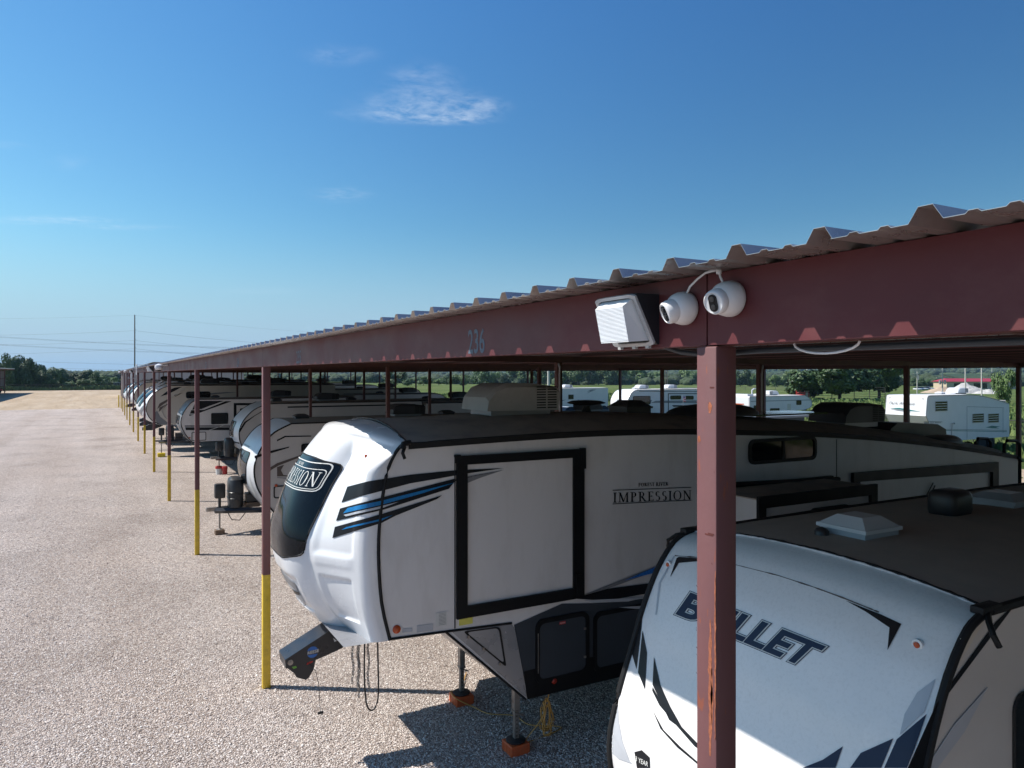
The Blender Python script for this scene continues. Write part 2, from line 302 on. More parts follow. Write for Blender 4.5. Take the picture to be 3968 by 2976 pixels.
M['gravel'] = ground_mat('pink_grey_gravel', 'gravel'); M['dirt'] = ground_mat('graded_tan_dirt', 'dirt'); M['grass'] = ground_mat('pasture_and_hills', 'grass')

# ------------------------------------------------------------------ mesh helpers
def mesh(name, vs_, fs, m, smooth=None):
    me = bpy.data.meshes.new(name); me.from_pydata([tuple(v) for v in vs_], [], fs)
    me.materials.append(M[m] if isinstance(m, str) else m)
    if smooth is not None:
        me.polygons.foreach_set('use_smooth', [True] * len(me.polygons)); me.set_sharp_from_angle(angle=math.radians(smooth))
    me.update(); return me
def put(name, me, parent=None, loc=(0, 0, 0), rot=(0, 0, 0)):
    o = bpy.data.objects.new(name, me); C.objects.link(o); o.location = loc; o.rotation_euler = rot
    if parent: o.parent = parent
    return o
class G:
    """collects verts/faces; coordinates may be offset to a thing's origin"""
    def __init__(s, off=(0, 0, 0)): s.v = []; s.f = []; s.off = Vector(off)
    def add(s, vs_, fs):
        n = len(s.v); s.v += [Vector(a) - s.off for a in vs_]; s.f += [tuple(i + n for i in f) for f in fs]; return s
    def box(s, a, b, T=None):
        x0, y0, z0 = a; x1, y1, z1 = b
        p = [(x0, y0, z0), (x1, y0, z0), (x1, y1, z0), (x0, y1, z0), (x0, y0, z1), (x1, y0, z1), (x1, y1, z1), (x0, y1, z1)]
        if T: p = [T @ Vector(q) for q in p]
        return s.add(p, [(0, 3, 2, 1), (4, 5, 6, 7), (0, 1, 5, 4), (1, 2, 6, 5), (2, 3, 7, 6), (3, 0, 4, 7)])
    def rbox(s, a, b, r, n=2, T=None):
        bm = bmesh.new(); bmesh.ops.create_cube(bm, size=1)
        a = Vector(a); b = Vector(b)
        for v in bm.verts: v.co = Vector((a[i] + (v.co[i] + .5) * (b[i] - a[i]) for i in range(3)))
        bmesh.ops.bevel(bm, geom=bm.edges[:], offset=r, segments=n, affect='EDGES', profile=.5)
        bm.verts.index_update()
        s.add([(T @ v.co if T else v.co.copy()) for v in bm.verts], [tuple(v.index for v in f.verts) for f in bm.faces]); bm.free(); return s
    def tube(s, pts, r, n=6, cap=True, closed=False):
        pts = [Vector(p) for p in pts]; k = len(pts); base = len(s.v); up = Vector((0, 0, 1)); rings = []
        for i, p in enumerate(pts):
            d = (pts[min(i + 1, k - 1)] - pts[max(i - 1, 0)]).normalized()
            a = d.cross(up if abs(d.z) < .95 else Vector((1, 0, 0))).normalized(); b_ = d.cross(a)
            rr = r[i] if isinstance(r, (list, tuple)) else r
            rings += [p + (a * math.cos(2 * PI * j / n) + b_ * math.sin(2 * PI * j / n)) * rr for j in range(n)]
        fs = [(i * n + j, i * n + (j + 1) % n, (i + 1) * n + (j + 1) % n, (i + 1) * n + j) for i in range(k - 1) for j in range(n)]
        if cap: fs += [tuple(range(n))[::-1], tuple((k - 1) * n + j for j in range(n))]
        return s.add(rings, fs)
    def lathe(s, prof, n=20, T=None):
        vs_ = []
        for (r, z) in prof: vs_ += [Vector((r * math.cos(2 * PI * j / n), r * math.sin(2 * PI * j / n), z)) for j in range(n)]
        if T: vs_ = [T @ v for v in vs_]
        k = len(prof)
        return s.add(vs_, [(i * n + j, i * n + (j + 1) % n, (i + 1) * n + (j + 1) % n, (i + 1) * n + j) for i in range(k - 1) for j in range(n)] + [tuple(range(n))[::-1], tuple((k - 1) * n + j for j in range(n))])
    def prism(s, poly, f0, f1):
        """poly 2D list; f0/f1 map (a,b) to 3D for both faces"""
        n = len(poly); return s.add([f0(*p) for p in poly] + [f1(*p) for p in poly], [tuple(range(n)), tuple(range(2 * n - 1, n - 1, -1))] + [(i, i + n, (i + 1) % n + n, (i + 1) % n) for i in range(n)])
    def obj(s, name, m, parent=None, smooth=None, loc=(0, 0, 0), rot=(0, 0, 0)):
        return put(name, mesh(name, s.v, s.f, m, smooth), parent, loc, rot)
def split(o):
    """give each loose piece of a mesh an object of its own"""
    me = o.data; par = list(range(len(me.vertices)))
    def find(a):
        while par[a] != a: par[a] = par[par[a]]; a = par[a]
        return a
    for p in me.polygons:
        v = list(p.vertices)
        for q in v[1:]: par[find(q)] = find(v[0])
    isl = {}
    for p in me.polygons: isl.setdefault(find(p.vertices[0]), []).append(p)
    if len(isl) < 2: return
    sm = me.polygons[0].use_smooth
    for k, ps in enumerate(isl.values()):
        ids = sorted({v for p in ps for v in p.vertices}); mp = {v: i for i, v in enumerate(ids)}
        m2 = mesh(me.name, [me.vertices[v].co for v in ids], [[mp[v] for v in p.vertices] for p in ps], me.materials[0], 40 if sm else None)
        if k == 0: first = m2
        else: put(o.name.split('.')[0], m2, o.parent, o.location, o.rotation_euler)
    o.data = first
def tag(o, label, cat, group=None):
    o['label'] = label; o['category'] = cat
    if group: o['group'] = group
    return o
def thing(name, label, cat, loc=(0, 0, 0), rz=0, group=None):
    o = bpy.data.objects.new(name, None); C.objects.link(o); o.location = loc; o.rotation_euler = (0, 0, rz); o.empty_display_size = .2
    return tag(o, label, cat, group)
def structure(o, kind='structure'): o['kind'] = kind; return o
def copy_tree(o, parent=None):
    c = o.copy(); C.objects.link(c); c.parent = parent
    for ch in o.children: copy_tree(ch, c)
    return c
def round_rect(x0, z0, x1, z1, r, n=4):
    pts = []
    for cx, cz, a0 in ((x1 - r, z1 - r, 0), (x0 + r, z1 - r, 90), (x0 + r, z0 + r, 180), (x1 - r, z0 + r, 270)):
        pts += [(cx + r * math.cos(math.radians(a0 + 90 * i / n)), cz + r * math.sin(math.radians(a0 + 90 * i / n))) for i in range(n + 1)]
    return pts
def round_poly(poly, r, n=4):
    out = []; k = len(poly)
    for i in range(k):
        p0 = Vector(poly[i - 1]); p = Vector(poly[i]); p1 = Vector(poly[(i + 1) % k])
        a = p + (p0 - p).normalized() * min(r, (p0 - p).length * .45); b = p + (p1 - p).normalized() * min(r, (p1 - p).length * .45)
        for j in range(n + 1):
            t = j / n; out.append(tuple((a * (1 - t) ** 2 + p * 2 * t * (1 - t) + b * t * t)))
    return out
def ring(outer, inner, f0, f1):
    """flat frame between two outlines with the same number of points, with thickness"""
    n = len(outer); v = [f0(*p) for p in outer] + [f0(*p) for p in inner] + [f1(*p) for p in outer] + [f1(*p) for p in inner]; f = []
    for i in range(n):
        j = (i + 1) % n
        f += [(i, j, n + j, n + i), (2 * n + i, 3 * n + i, 3 * n + j, 2 * n + j), (i, 2 * n + i, 2 * n + j, j), (n + i, n + j, 3 * n + j, 3 * n + i)]
    return v, f

# projecting flat graphics on curved bodies
def dense(poly, step):
    bm = bmesh.new(); bm.faces.new([bm.verts.new((p[0], p[1], 0)) for p in poly]); bmesh.ops.triangulate(bm, faces=bm.faces[:])
    for _ in range(7):
        es = [e for e in bm.edges if e.calc_length() > step]
        if not es: break
        bmesh.ops.subdivide_edges(bm, edges=es, cuts=1); bmesh.ops.triangulate(bm, faces=[f for f in bm.faces if len(f.verts) > 3])
    bm.verts.index_update(); v = [(q.co.x, q.co.y) for q in bm.verts]; f = [tuple(a.index for a in q.verts) for q in bm.faces]; bm.free(); return v, f
def decal_view(poly, bvhs, off, step=14, g=None):
    """outline measured along sight lines from the survey point, laid on the real surface it marks"""
    v, f = dense(poly, step); pts = []
    for (x, y) in v:
        d = ray(x, y).normalized(); best = None
        for b in bvhs:
            h = b.ray_cast(ORG, d)
            if h[0] is not None and (best is None or h[3] < best[3]): best = h
        if best is None: pts.append(None); continue
        n = best[1]; n = -n if n.dot(d) > 0 else n
        pts.append(best[0] + n * off)
    f = [q for q in f if all(pts[i] is not None for i in q)]
    g.add([p if p is not None else Vector((0, 0, 0)) for p in pts], f); return g
def bvh_of(g): return BVHTree.FromPolygons([v + g.off for v in g.v], g.f)

# ------------------------------------------------------------------ lettering
GL = {
 'I': [[(.15, 0), (.15, 1)], 'v', .30], 'L': 0}
def serif(text, bold=1.0, gap=.10):
    """roman capitals from strokes: list of polygons, advance; unit cap height"""
    th = .135 * bold; tn = .05 * bold; out = []; x = 0
    def bar(x0, z0, x1, z1, w):
        d = Vector((x1 - x0, z1 - z0)); n = Vector((-d.y, d.x)).normalized() * w / 2
        return [(x0 + n.x, z0 + n.y), (x0 - n.x, z0 - n.y), (x1 - n.x, z1 - n.y), (x1 + n.x, z1 + n.y)]
    def arc(cx, cz, rx, rz, a0, a1, wt, wn, n=12):
        o = []; i_ = []
        for k in range(n + 1):
            a = math.radians(a0 + (a1 - a0) * k / n); w = wn + (wt - wn) * abs(math.cos(a))
            o.append((cx + rx * math.cos(a), cz + rz * math.sin(a))); i_.append((cx + (rx - w) * math.cos(a), cz + (rz - wn) * math.sin(a)))
        return [[o[k], o[k + 1], i_[k + 1], i_[k]] for k in range(n)]
    def stem(c, w, z0=0, z1=1): return [bar(c, z0, c, z1, w)]
    def ser(c, z, w=.30): return [bar(c - w / 2, z, c + w / 2, z, tn)]
    for ch in text:
        P = []; w = .6; h = tn / 2
        if ch == ' ': x += .35; continue
        if ch == 'I': w = .34; P += stem(.17, th) + ser(.17, h) + ser(.17, 1 - h)
        elif ch == 'M':
            w = .98; P += stem(.15, tn * 1.3) + stem(.82, th) + ser(.15, h) + ser(.82, h) + ser(.12, 1 - h, .2) + ser(.85, 1 - h, .2) + [bar(.17, .98, .48, .03, th)] + [bar(.48, .03, .79, .98, tn)]
        elif ch == 'N':
            w = .84; P += stem(.14, tn * 1.3) + stem(.72, tn * 1.3) + ser(.14, h, .24) + ser(.72, 1 - h, .24) + ser(.1, 1 - h, .2) + [bar(.15, .98, .71, .02, th)]
        elif ch in 'PR':
            w = .62 if ch == 'P' else .74; P += stem(.17, th) + ser(.17, h) + ser(.1, 1 - h, .2) + arc(.30, .74, .26, .26, -90, 90, th, tn) + [bar(.17, 1 - h, .31, 1 - h, tn), bar(.17, .48 + h, .31, .48 + h, tn)]
            if ch == 'R': P += [bar(.32, .5, .66, .02, th), bar(.58, h, .78, h, tn)]
        elif ch in 'EF':
            w = .60; P += stem(.17, th) + ser(.12, h, .2) + ser(.12, 1 - h, .2) + [bar(.17, 1 - h, .52, 1 - h, tn), bar(.17, .52, .42, .52, tn), bar(.52, 1, .52, .82, tn), bar(.42, .60, .42, .44, tn)]
            P += [bar(.17, h, .55, h, tn), bar(.55, 0, .55, .2, tn)] if ch == 'E' else [bar(.17, h, .3, h, tn)]
        elif ch == 'S':
            w = .52; P += arc(.26, .735, .22, .265, 40, 270, th, tn) + arc(.26, .265, .22, .265, -140, 90, th, tn)
        elif ch == 'O': w = .86; P += arc(.43, .5, .40, .51, 0, 360, th, tn, 24)
        elif ch == 'T': w = .68; P += stem(.34, th) + ser(.34, h) + [bar(.04, 1 - h, .64, 1 - h, tn), bar(.06, 1, .06, .8, tn), bar(.62, 1, .62, .8, tn)]
        elif ch == 'V': w = .72; P += [bar(.1, .98, .38, .02, th), bar(.38, .02, .64, .98, tn), bar(0, 1 - h, .24, 1 - h, tn), bar(.54, 1 - h, .76, 1 - h, tn)]
        out += [[(a + x, b) for a, b in p] for p in P]; x += w + gap
    return out, x - gap
def sans(text, bold=0.0, shear=0.0, res=3):
    """mesh of the built-in font: verts (x,y), faces; scaled so cap height is 1"""
    cu = bpy.data.curves.new('t', 'FONT'); cu.body = text; cu.size = 1; cu.resolution_u = res; cu.offset = bold; cu.shear = shear; cu.fill_mode = 'FRONT'
    o = bpy.data.objects.new('t', cu); C.objects.link(o); dg = bpy.context.evaluated_depsgraph_get(); dg.update()
    me = bpy.data.meshes.new_from_object(o.evaluated_get(dg)); v = [(a.co.x, a.co.y) for a in me.vertices]; f = [tuple(p.vertices) for p in me.polygons]
    bpy.data.objects.remove(o); bpy.data.meshes.remove(me); bpy.data.curves.remove(cu)
    return [(a / .73, b / .73) for a, b in v], f
def text_on(g, text, f, w=None, h=1, **k):
    """sans text mapped by f(u, v): u along 0..w, v 0..h"""
    v, fs = sans(text, **k); x0 = min(a for a, b in v); x1 = max(a for a, b in v); s = (w / (x1 - x0)) if w else h
    g.add([f((a - x0) * s, b * h) for a, b in v], fs); return g

# ================================================================== SETTING: ground
def ground():
    # terrain sheet: polar grid out to the hills
    vs_ = [(0, 0, -.12)]; fs = []; rr = [0]; r = 12
    while r < 9500: rr.append(r); r *= 1.06
    na = 220
    for r in rr[1:]:
        for j in range(na):
            a = 2 * PI * j / na; x = r * math.sin(a); y = r * math.cos(a); vs_.append((x, y, terr(x, y)))
    for j in range(na): fs.append((0, 1 + (j + 1) % na, 1 + j))
    for i in range(len(rr) - 2):
        for j in range(na):
            a = 1 + i * na + j; b = 1 + i * na + (j + 1) % na; fs.append((a, b, b + na, a + na))
    structure(put('grass_field', mesh('grass_field', vs_, fs, 'grass', 60)))
    def sheet(name, m, x0, x1, y0, y1, z, edge=None, n=60):
        g = G(); xs = [x0 + (x1 - x0) * i / n for i in range(n + 1)]
        def e(x): return (edge(x) if edge else 0)
        v = [(x, y0, z) for x in xs] + [(x, y1 + e(x), z) for x in xs]
        g.add(v, [(i, i + 1, n + 2 + i, n + 1 + i) for i in range(n)])
        return structure(g.obj(name, m))
    sheet('gravel_yard', 'gravel', -70, 30, -40, 107.5, 0.004, lambda x: -1.2 + .5 * noise.noise(Vector((x * .15, 0, 0))) + .12 * x * .1, 120)
    sheet('dirt_yard', 'dirt', -140, 24, 100, 229, 0.0, lambda x: 1.2 * noise.noise(Vector((x * .1, 4, 0))), 120)
    sheet('verge', 'dirt', 30.0, 34.5, -40, 107, -.004, lambda x: 0, 4)
ground()

# a belt of real loose stones on the near yard
def stones():
    bm = bmesh.new(); bmesh.ops.create_icosphere(bm, subdivisions=1, radius=1)
    base = []
    for k in range(6):
        vv = [(v.co * (1 + .35 * noise.noise(v.co * 1.3 + Vector((k * 9, 0, 0))))) for v in bm.verts]
        base.append([(p.x, p.y * (.65 + .1 * (k % 3)), p.z * (.5 + .08 * (k % 2))) for p in vv])
    fs = [tuple(v.index for v in f.verts) for f in bm.faces]; bm.free()
    m = bpy.data.materials.new('loose_stone'); m.use_nodes = True; N = m.node_tree.nodes; L = m.node_tree.links; b = N['Principled BSDF']
    b.inputs['Roughness'].default_value = .9; b.inputs['Specular IOR Level'].default_value = .2
    oi = N.new('ShaderNodeNewGeometry'); r = N.new('ShaderNodeValToRGB'); e = r.color_ramp.elements
    e[0].color = (.32, .265, .235, 1); e[1].color = (.82, .765, .715, 1); x = e.new(.45); x.color = (.56, .49, .45, 1); x = e.new(.8); x.color = (.68, .61, .565, 1)
    L.new(oi.outputs['Random Per Island'], r.inputs[0]); L.new(r.outputs[0], b.inputs['Base Color'])
    import array
    V = []; F = []; n = 0; R = random.Random(3)
    for i in range(85000):
        # density follows nearness
        t = R.random() ** 1.0
        dd = 7.6 + (26 - 7.6) * (t ** 1.7); lat = (-.72 + R.random() * .95) * dd
        p = ORG + FW * dd + RT * lat
        if p.x > 6 or p.x < -30: continue
        if noise.noise(Vector((p.x * .5, p.y * .5, 0))) * .5 + R.random() > .95: continue
        s = R.uniform(.008, .0155) * (1 + .6 * (R.random() > .97)); a = R.random() * 6.28; ca, sa = math.cos(a) * s, math.sin(a) * s
        bb = base[i % 6]; z0 = .004 + s * .25
        V += [(p.x + x * ca - y * sa, p.y + x * sa + y * ca, z0 + z * s) for x, y, z in bb]
        F += [(q[0] + n, q[1] + n, q[2] + n) for q in fs]; n += 12
    o = put('loose_gravel', mesh('loose_gravel', V, F, m)); structure(o, 'stuff'); tag(o, 'loose pinkish grey gravel stones lying over the near part of the yard', 'gravel')
stones()

# ================================================================== the canopy
ROWS = [0, 4.75, 9.5, 14.25, 19.0]; Y1 = 2.0; BAY = 8.52; NP = 13; YEND = Y1 + BAY * (NP - 1)
canopy = thing('storage_canopy', 'long maroon steel carport with ribbed metal roof sheltering the parked trailers', 'carport')
def tube_post(w, z0, z1):
    g = G(); g.rbox((-w / 2, -w / 2, z0), (w / 2, w / 2, z1), .008, 2); return g
front_post = mesh('post', tube_post(.101, 0, 4.40).v, tube_post(.101, 0, 4.40).f, 'post', 40)
paint = tube_post(.1035, -.02, 1.56); paint_me = mesh('yellow_base', paint.v, paint.f, 'yellow', 40)
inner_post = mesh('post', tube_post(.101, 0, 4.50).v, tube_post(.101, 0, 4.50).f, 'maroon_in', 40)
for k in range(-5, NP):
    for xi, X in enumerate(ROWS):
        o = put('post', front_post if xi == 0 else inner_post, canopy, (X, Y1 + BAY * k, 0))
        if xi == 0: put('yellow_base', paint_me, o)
# rust streaks and scuffs on the nearest post (on its aisle face, X = -.0505)
near_post = [o for o in canopy.children if o.name.startswith('post') and abs(o.location.y - Y1) < .01 and abs(o.location.x) < .01][0]
R = random.Random(5)
g = G(); gs = G()
def streak(g_, y, z0, z1, w, x=-.0512):
    n = max(3, int((z1 - z0) / .02)); L_ = []; R_ = []
    for i in range(n + 1):
        z = z0 + (z1 - z0) * i / n; ww = w * (.35 + .65 * math.sin(PI * min(1, max(0.02, i / n)))) * R.uniform(.6, 1.25) / 2; dy = R.uniform(-.0015, .0015)
        L_.append((x, y - ww + dy, z)); R_.append((x, y + ww + dy, z))
    k = n + 1; g_.add(L_ + R_, [(i, i + 1, k + i + 1, k + i) for i in range(n)])
streak(g, -.022, 2.93, 3.42, .020); streak(g, -.030, 3.05, 3.25, .012); streak(g, -.046, 3.0, 3.6, .008); streak(g, -.040, 2.05, 2.62, .018); streak(g, -.047, 2.2, 2.9, .007); streak(g, .0, 2.1, 2.2, .01)
streak(g, -.046, 1.6, 2.0, .01); streak(g, -.02, 4.16, 4.20, .02); streak(g, .035, 4.05, 4.075, .018)
for i in range(34):
    y = .049 if R.random() < .55 else R.uniform(-.045, .045); z = R.uniform(1.8, 4.35); gs.add([(-.0514, y - R.uniform(.001, .006), z), (-.0514, y + .001, z + R.uniform(.002, .006)), (-.0514, y + .0005, z + .008)], [(0, 1, 2)])
for z, y0, y1 in ((3.72, .005, -.035), (3.725, -.01, -.04), (2.73, -.005, -.045), (2.72, -.01, -.046), (2.41, -.005, -.046), (2.40, 0, -.045), (4.25, -.02, -.04)):
    gs.box((-.0515, y1, z), (-.0508, y0, z + .005))
g.obj('rust_streaks', 'rust', near_post); gs.obj('scratches', 'scratch', near_post)

# front channel beams, one per bay (seams at the posts)
BZ0, BZ1 = 4.405, 4.662
def beam_bay(y0, y1):
    g = G(); g.box((-.045, y0 + .004, BZ0), (-.035, y1 - .004, BZ1)); g.box((-.035, y0 + .004, BZ0), (.045, y1 - .004, BZ0 + .010)); g.box((-.035, y0 + .004, BZ1 - .010), (.045, y1 - .004, BZ1)); g.box((.037, y0 + .004, BZ0 + .010), (.045, y1 - .004, BZ0 + .03)); return g
beams = []
for k in range(-5, NP - 1):
    y0 = Y1 + BAY * k; y1 = y0 + BAY
    beams.append((beam_bay(y0, y1).obj('front_beam', 'beam', canopy), y0))
# slot numbers on the beams
slot = 246
for bo, y0 in beams:
    for j in (.25, .75):
        yc = y0 + BAY * j; t = str(slot); slot -= 1
        if yc < 1 or yc > 40: continue
        if slot == 235: yc -= .24
        g = G(); text_on(g, t, lambda u, v: (-.0465, yc + .11 - u, 4.425 + v), w=.22, h=.145, bold=.012); g.obj('slot_number', 'number', bo)
# back beam, rafters, purlins
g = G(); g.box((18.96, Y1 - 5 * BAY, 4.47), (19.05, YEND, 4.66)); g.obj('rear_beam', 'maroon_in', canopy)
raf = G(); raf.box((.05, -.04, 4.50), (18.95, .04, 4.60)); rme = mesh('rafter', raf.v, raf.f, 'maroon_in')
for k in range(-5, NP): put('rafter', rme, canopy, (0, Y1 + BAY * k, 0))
def purlin_mesh():
    g = G(); y0 = Y1 - 5 * BAY; y1 = YEND
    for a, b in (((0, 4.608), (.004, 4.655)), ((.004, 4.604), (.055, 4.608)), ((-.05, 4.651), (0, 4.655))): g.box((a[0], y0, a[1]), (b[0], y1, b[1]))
    l = G(); l.box((-.001, y0, 4.598), (.0045, y1, 4.607)); l.box((.051, y0, 4.608), (.055, y1, 4.620)); return mesh('purlin', g.v, g.f, 'purlin_shaded'), mesh('purlin_lip', l.v, l.f, 'purlin')
pme, lme = purlin_mesh()
for i in range(14): o = put('purlin', pme, canopy, (1.3 + i * 1.3, 0, -.001 * i)); put('purlin_lip', lme, o)
# ribbed roof sheets: one panel is three major ribs wide
def roof_panel():
    pr = []; p = .305
    for k in range(3):
        b = k * p
        for (dy, dz) in ((-.043, 0), (-.018, .038), (.018, .038), (.043, 0), (.088, 0), (.096, .007), (.116, .007), (.124, 0), (.176, 0), (.184, .007), (.204, .007), (.212, 0)): pr.append((b + dy, dz))
    pr.append((3 * p - .043, 0))
    x0, x1 = -.238, 19.2; n = len(pr); v = []
    for x in (x0, x1):
        v += [(x, y, 4.664 + z) for y, z in pr] + [(x, y, 4.6655 + z) for y, z in pr]
    f = []
    for i in range(n - 1):
        f += [(i, i + 1, 2 * n + i + 1, 2 * n + i), (n + i + 1, n + i, 3 * n + i, 3 * n + i + 1), (i, n + i, n + i + 1, i + 1), (2 * n + i, 2 * n + i + 1, 3 * n + i + 1, 3 * n + i)]
    return mesh('roof_panel', v, f, 'galv')
rp = roof_panel(); ypan = Y1 - BAY + .28; c = 0
off = (1.068 - (ypan)) % .305
y = ypan + off - .915 * 47
while y < YEND + .2:
    put('roof_panel', rp, canopy, (rnd.uniform(-.006, .006), y, rnd.uniform(0, .0008)))
    y += .915
# conduit under the beam, with a drop, and a looped white lead
g = G(); g.tube([(.10, -5, 4.385), (.10, 1.90, 4.385)], .011, 8)
g.tube([(.10, 1.90, 4.385), (.10, 2.15, 4.375), (.10, 2.3, 4.39), (.1, 2.5, 4.44)], .011, 8); g.obj('conduit', 'side_dark', canopy, 50)
g = G(); g.tube([(0.02, 1.55 + .12 * math.cos(a / 10 * PI), 4.40 - .035 * math.sin(a / 10 * PI)) for a in range(11)], .004, 6); g.obj('cable_loop', 'whitep', canopy, 50)
for (xx, yy) in ((4.70, 10.40), (9.45, 10.42), (4.82, 10.6)):
    g = G(); g.tube([(xx, yy, 0.5), (xx, yy, 4.3), (xx - .03, yy - .05, 4.42), (xx - .1, yy - .12, 4.47)], .018, 8); g.obj('conduit', 'corr', canopy, 50)

# ------------------------------------------------------------------ flood light and cameras on the beam
def flood(y0, w=.235, name_label='black wall pack flood light with ribbed frosted lens beside two white cameras', z0=4.405, parentless=True):
    t = thing('flood_light', name_label, 'flood light', (-.046, y0 + w / 2, z0))
    g = G(); h = .225; d = .145
    # wedge housing: plate on the beam, deep at the top
    h = .195 if parentless else h
    prof = [(0, -.005), (0, h), (-.055, h), (-d * .42, h - .004), (-.03, -.005)]
    g.prism([(0, 0), (0, h), (-.115, h), (-.012, -.002)], lambda a, b: (a, -w / 2, b), lambda a, b: (a, w / 2, b)); g.obj('housing', 'box', t)
    # lens frame plane from (-.118,h) down to (-.014,0)
    A = Vector((-.118, 0, h)); B = Vector((-.014, 0, -.002)); dn = (B - A); n = Vector((-dn.z * -1, 0, dn.x * -1)).normalized(); n = Vector((dn.z, 0, -dn.x)).normalized()
    if n.x > 0: n = -n
    def fr(u, v, e=0): p = A + dn * v + n * e; return (p.x, u, p.z)
    o = round_rect(-w / 2, 0.0, w / 2, 1, .05, 3); o = [(a, b) for a, b in o]; i_ = [(a * .86, .5 + (b - .5) * .88) for a, b in o]
    v, f = ring(o, i_, lambda a, b: fr(a, b, .0), lambda a, b: fr(a, b, .010)); g = G(); g.add(v, f); g.obj('lens_frame', 'lensrim', t)
    g = G(); W = w * .385
    P = [fr(-W, .09), fr(W, .09), fr(W, .91), fr(-W, .91), fr(-W * .90, .13, .05), fr(W * .90, .13, .05), fr(W * .90, .74, .088), fr(-W * .90, .74, .088)]
    g.add(P, [(4, 5, 6, 7), (0, 1, 5, 4), (1, 2, 6, 5), (2, 3, 7, 6), (3, 0, 4, 7)]); lens = g.obj('lens', 'lens', t)
    g = G()
    for k in range(26):
        s = .02 + .96 * k / 26; a = Vector(P[4]).lerp(Vector(P[7]), s); b = Vector(P[5]).lerp(Vector(P[6]), s); q = n * .0016; q2 = (Vector(P[7]) - Vector(P[4])).normalized() * .0014
        g.add([a - q2, b - q2, b + q, a + q, b + q2, a + q2], [(0, 1, 2, 3), (3, 2, 4, 5)])
    g.obj('lens_ribs', 'lens', lens)
    g = G()
    for s in (-.32, .0, .36):
        p = fr(s * w, 1.0, .004); g.box((p[0] - .006, p[1] - .010, p[2] - .012), (p[0] + .008, p[1] + .010, p[2] + .002))
    g.obj('clips', 'lensrim', t)
    return t
flood(2.262, w=.262, z0=4.418)
def turret(y, z, aim, label, cable):
    t = thing('security_camera', label, 'camera', (-.046, y, z), group='white turret cameras beside the near post')
    T = Matrix.Rotation(-PI / 2, 4, 'Y')   # lathe axis z -> -x
    g = G(); g.lathe([(.056, 0), (.0615, .006), (.0625, .022), (.059, .045), (.051, .064), (.038, .078), (.030, .082)], 32, T); g.obj('base_shell', 'whitep', t, 50)
    d = Vector(aim).normalized(); q = d.to_track_quat('Z', 'Y').to_matrix().to_4x4(); c0 = Vector((-.062, 0, -.006)) + d * .012
    g = G(); Tm = Matrix.Translation(c0) @ q
    g.lathe([(.030, -.040), (.043, -.012), (.0445, .012), (.042, .026), (.038, .031), (.036, .032), (.035, .029), (.001, .029)], 32, Tm); ball = g.obj('eyeball', 'whitep', t, 50)
    g = G(); ol = round_rect(-.016, -.030, .016, .030, .0155, 6); g.prism(ol, lambda a, b: Tm @ Vector((a, b, .029)), lambda a, b: Tm @ Vector((a, b, .0335))); face = g.obj('lens_window', 'glass', ball)
    g = G()
    for b in (-.014, .014):
        g.lathe([(.0095, .0336), (.0095, .036), (.006, .0365)], 16, Tm @ Matrix.Translation((0, b, 0)))
    g.obj('lens_ring', 'blackp', face, 50)
    g = G(); g.tube(cable, .0042, 8); g.obj('cable', 'whitep', t, 60)
    return t
turret(2.10, 4.545, (-.80, .28, -.36), 'white turret camera nearer the flood light, its lens turned toward the yard', [(-.03, -.03, .055), (-.035, -.05, .075), (-.03, -.085, .10), (-.035, -.13, .116), (-.04, -.165, .117), (-.03, -.18, .119)])
turret(1.87, 4.560, (-.85, -.14, -.28), 'white turret camera right of the beam seam, facing outward', [(-.04, .012, .058), (-.042, .02, .075), (-.042, .028, .098), (-.04, .03, .104)])
g = G(); g.lathe([(.008, 0), (.010, .004), (.010, .014), (.006, .018)], 10); g.obj('cable_gland', 'whitep', [o for o in bpy.data.objects if o.name.startswith('security_camera')][-1], 40, (-.04, .03, .087))

# ================================================================== generic RV builder (nose toward local -X, camera side is local -Y)
def shell(g, prof, w, ny=10):
    """prof: (x, z, bx, bz) ; bx bulges forward, bz crowns upward in the middle of the width"""
    k = len(prof); v = []
    for (x, z, bx, bz) in prof:
        for j in range(ny + 1):
            u = -1 + 2 * j / ny; c_ = 1 - abs(u) ** 2.4; v.append((x - bx * c_, u * w / 2, z + bz * c_))
    g.add(v, [(i * (ny + 1) + j, (i + 1) * (ny + 1) + j, (i + 1) * (ny + 1) + j + 1, i * (ny + 1) + j + 1) for i in range(k - 1) for j in range(ny)])
def smooth_prof(pts, n=4):
    """Catmull-Rom through (x,z)"""
    out = []
    for i in range(len(pts) - 1):
        p0 = Vector(pts[max(i - 1, 0)]); p1 = Vector(pts[i]); p2 = Vector(pts[i + 1]); p3 = Vector(pts[min(i + 2, len(pts) - 1)])
        for j in range(n):
            t = j / n; out.append(tuple(.5 * ((2 * p1) + (p2 - p0) * t + (2 * p0 - 5 * p1 + 4 * p2 - p3) * t * t + (3 * p1 - p0 - 3 * p2 + p3) * t ** 3)))
    out.append(tuple(pts[-1])); return out
_ac = {}
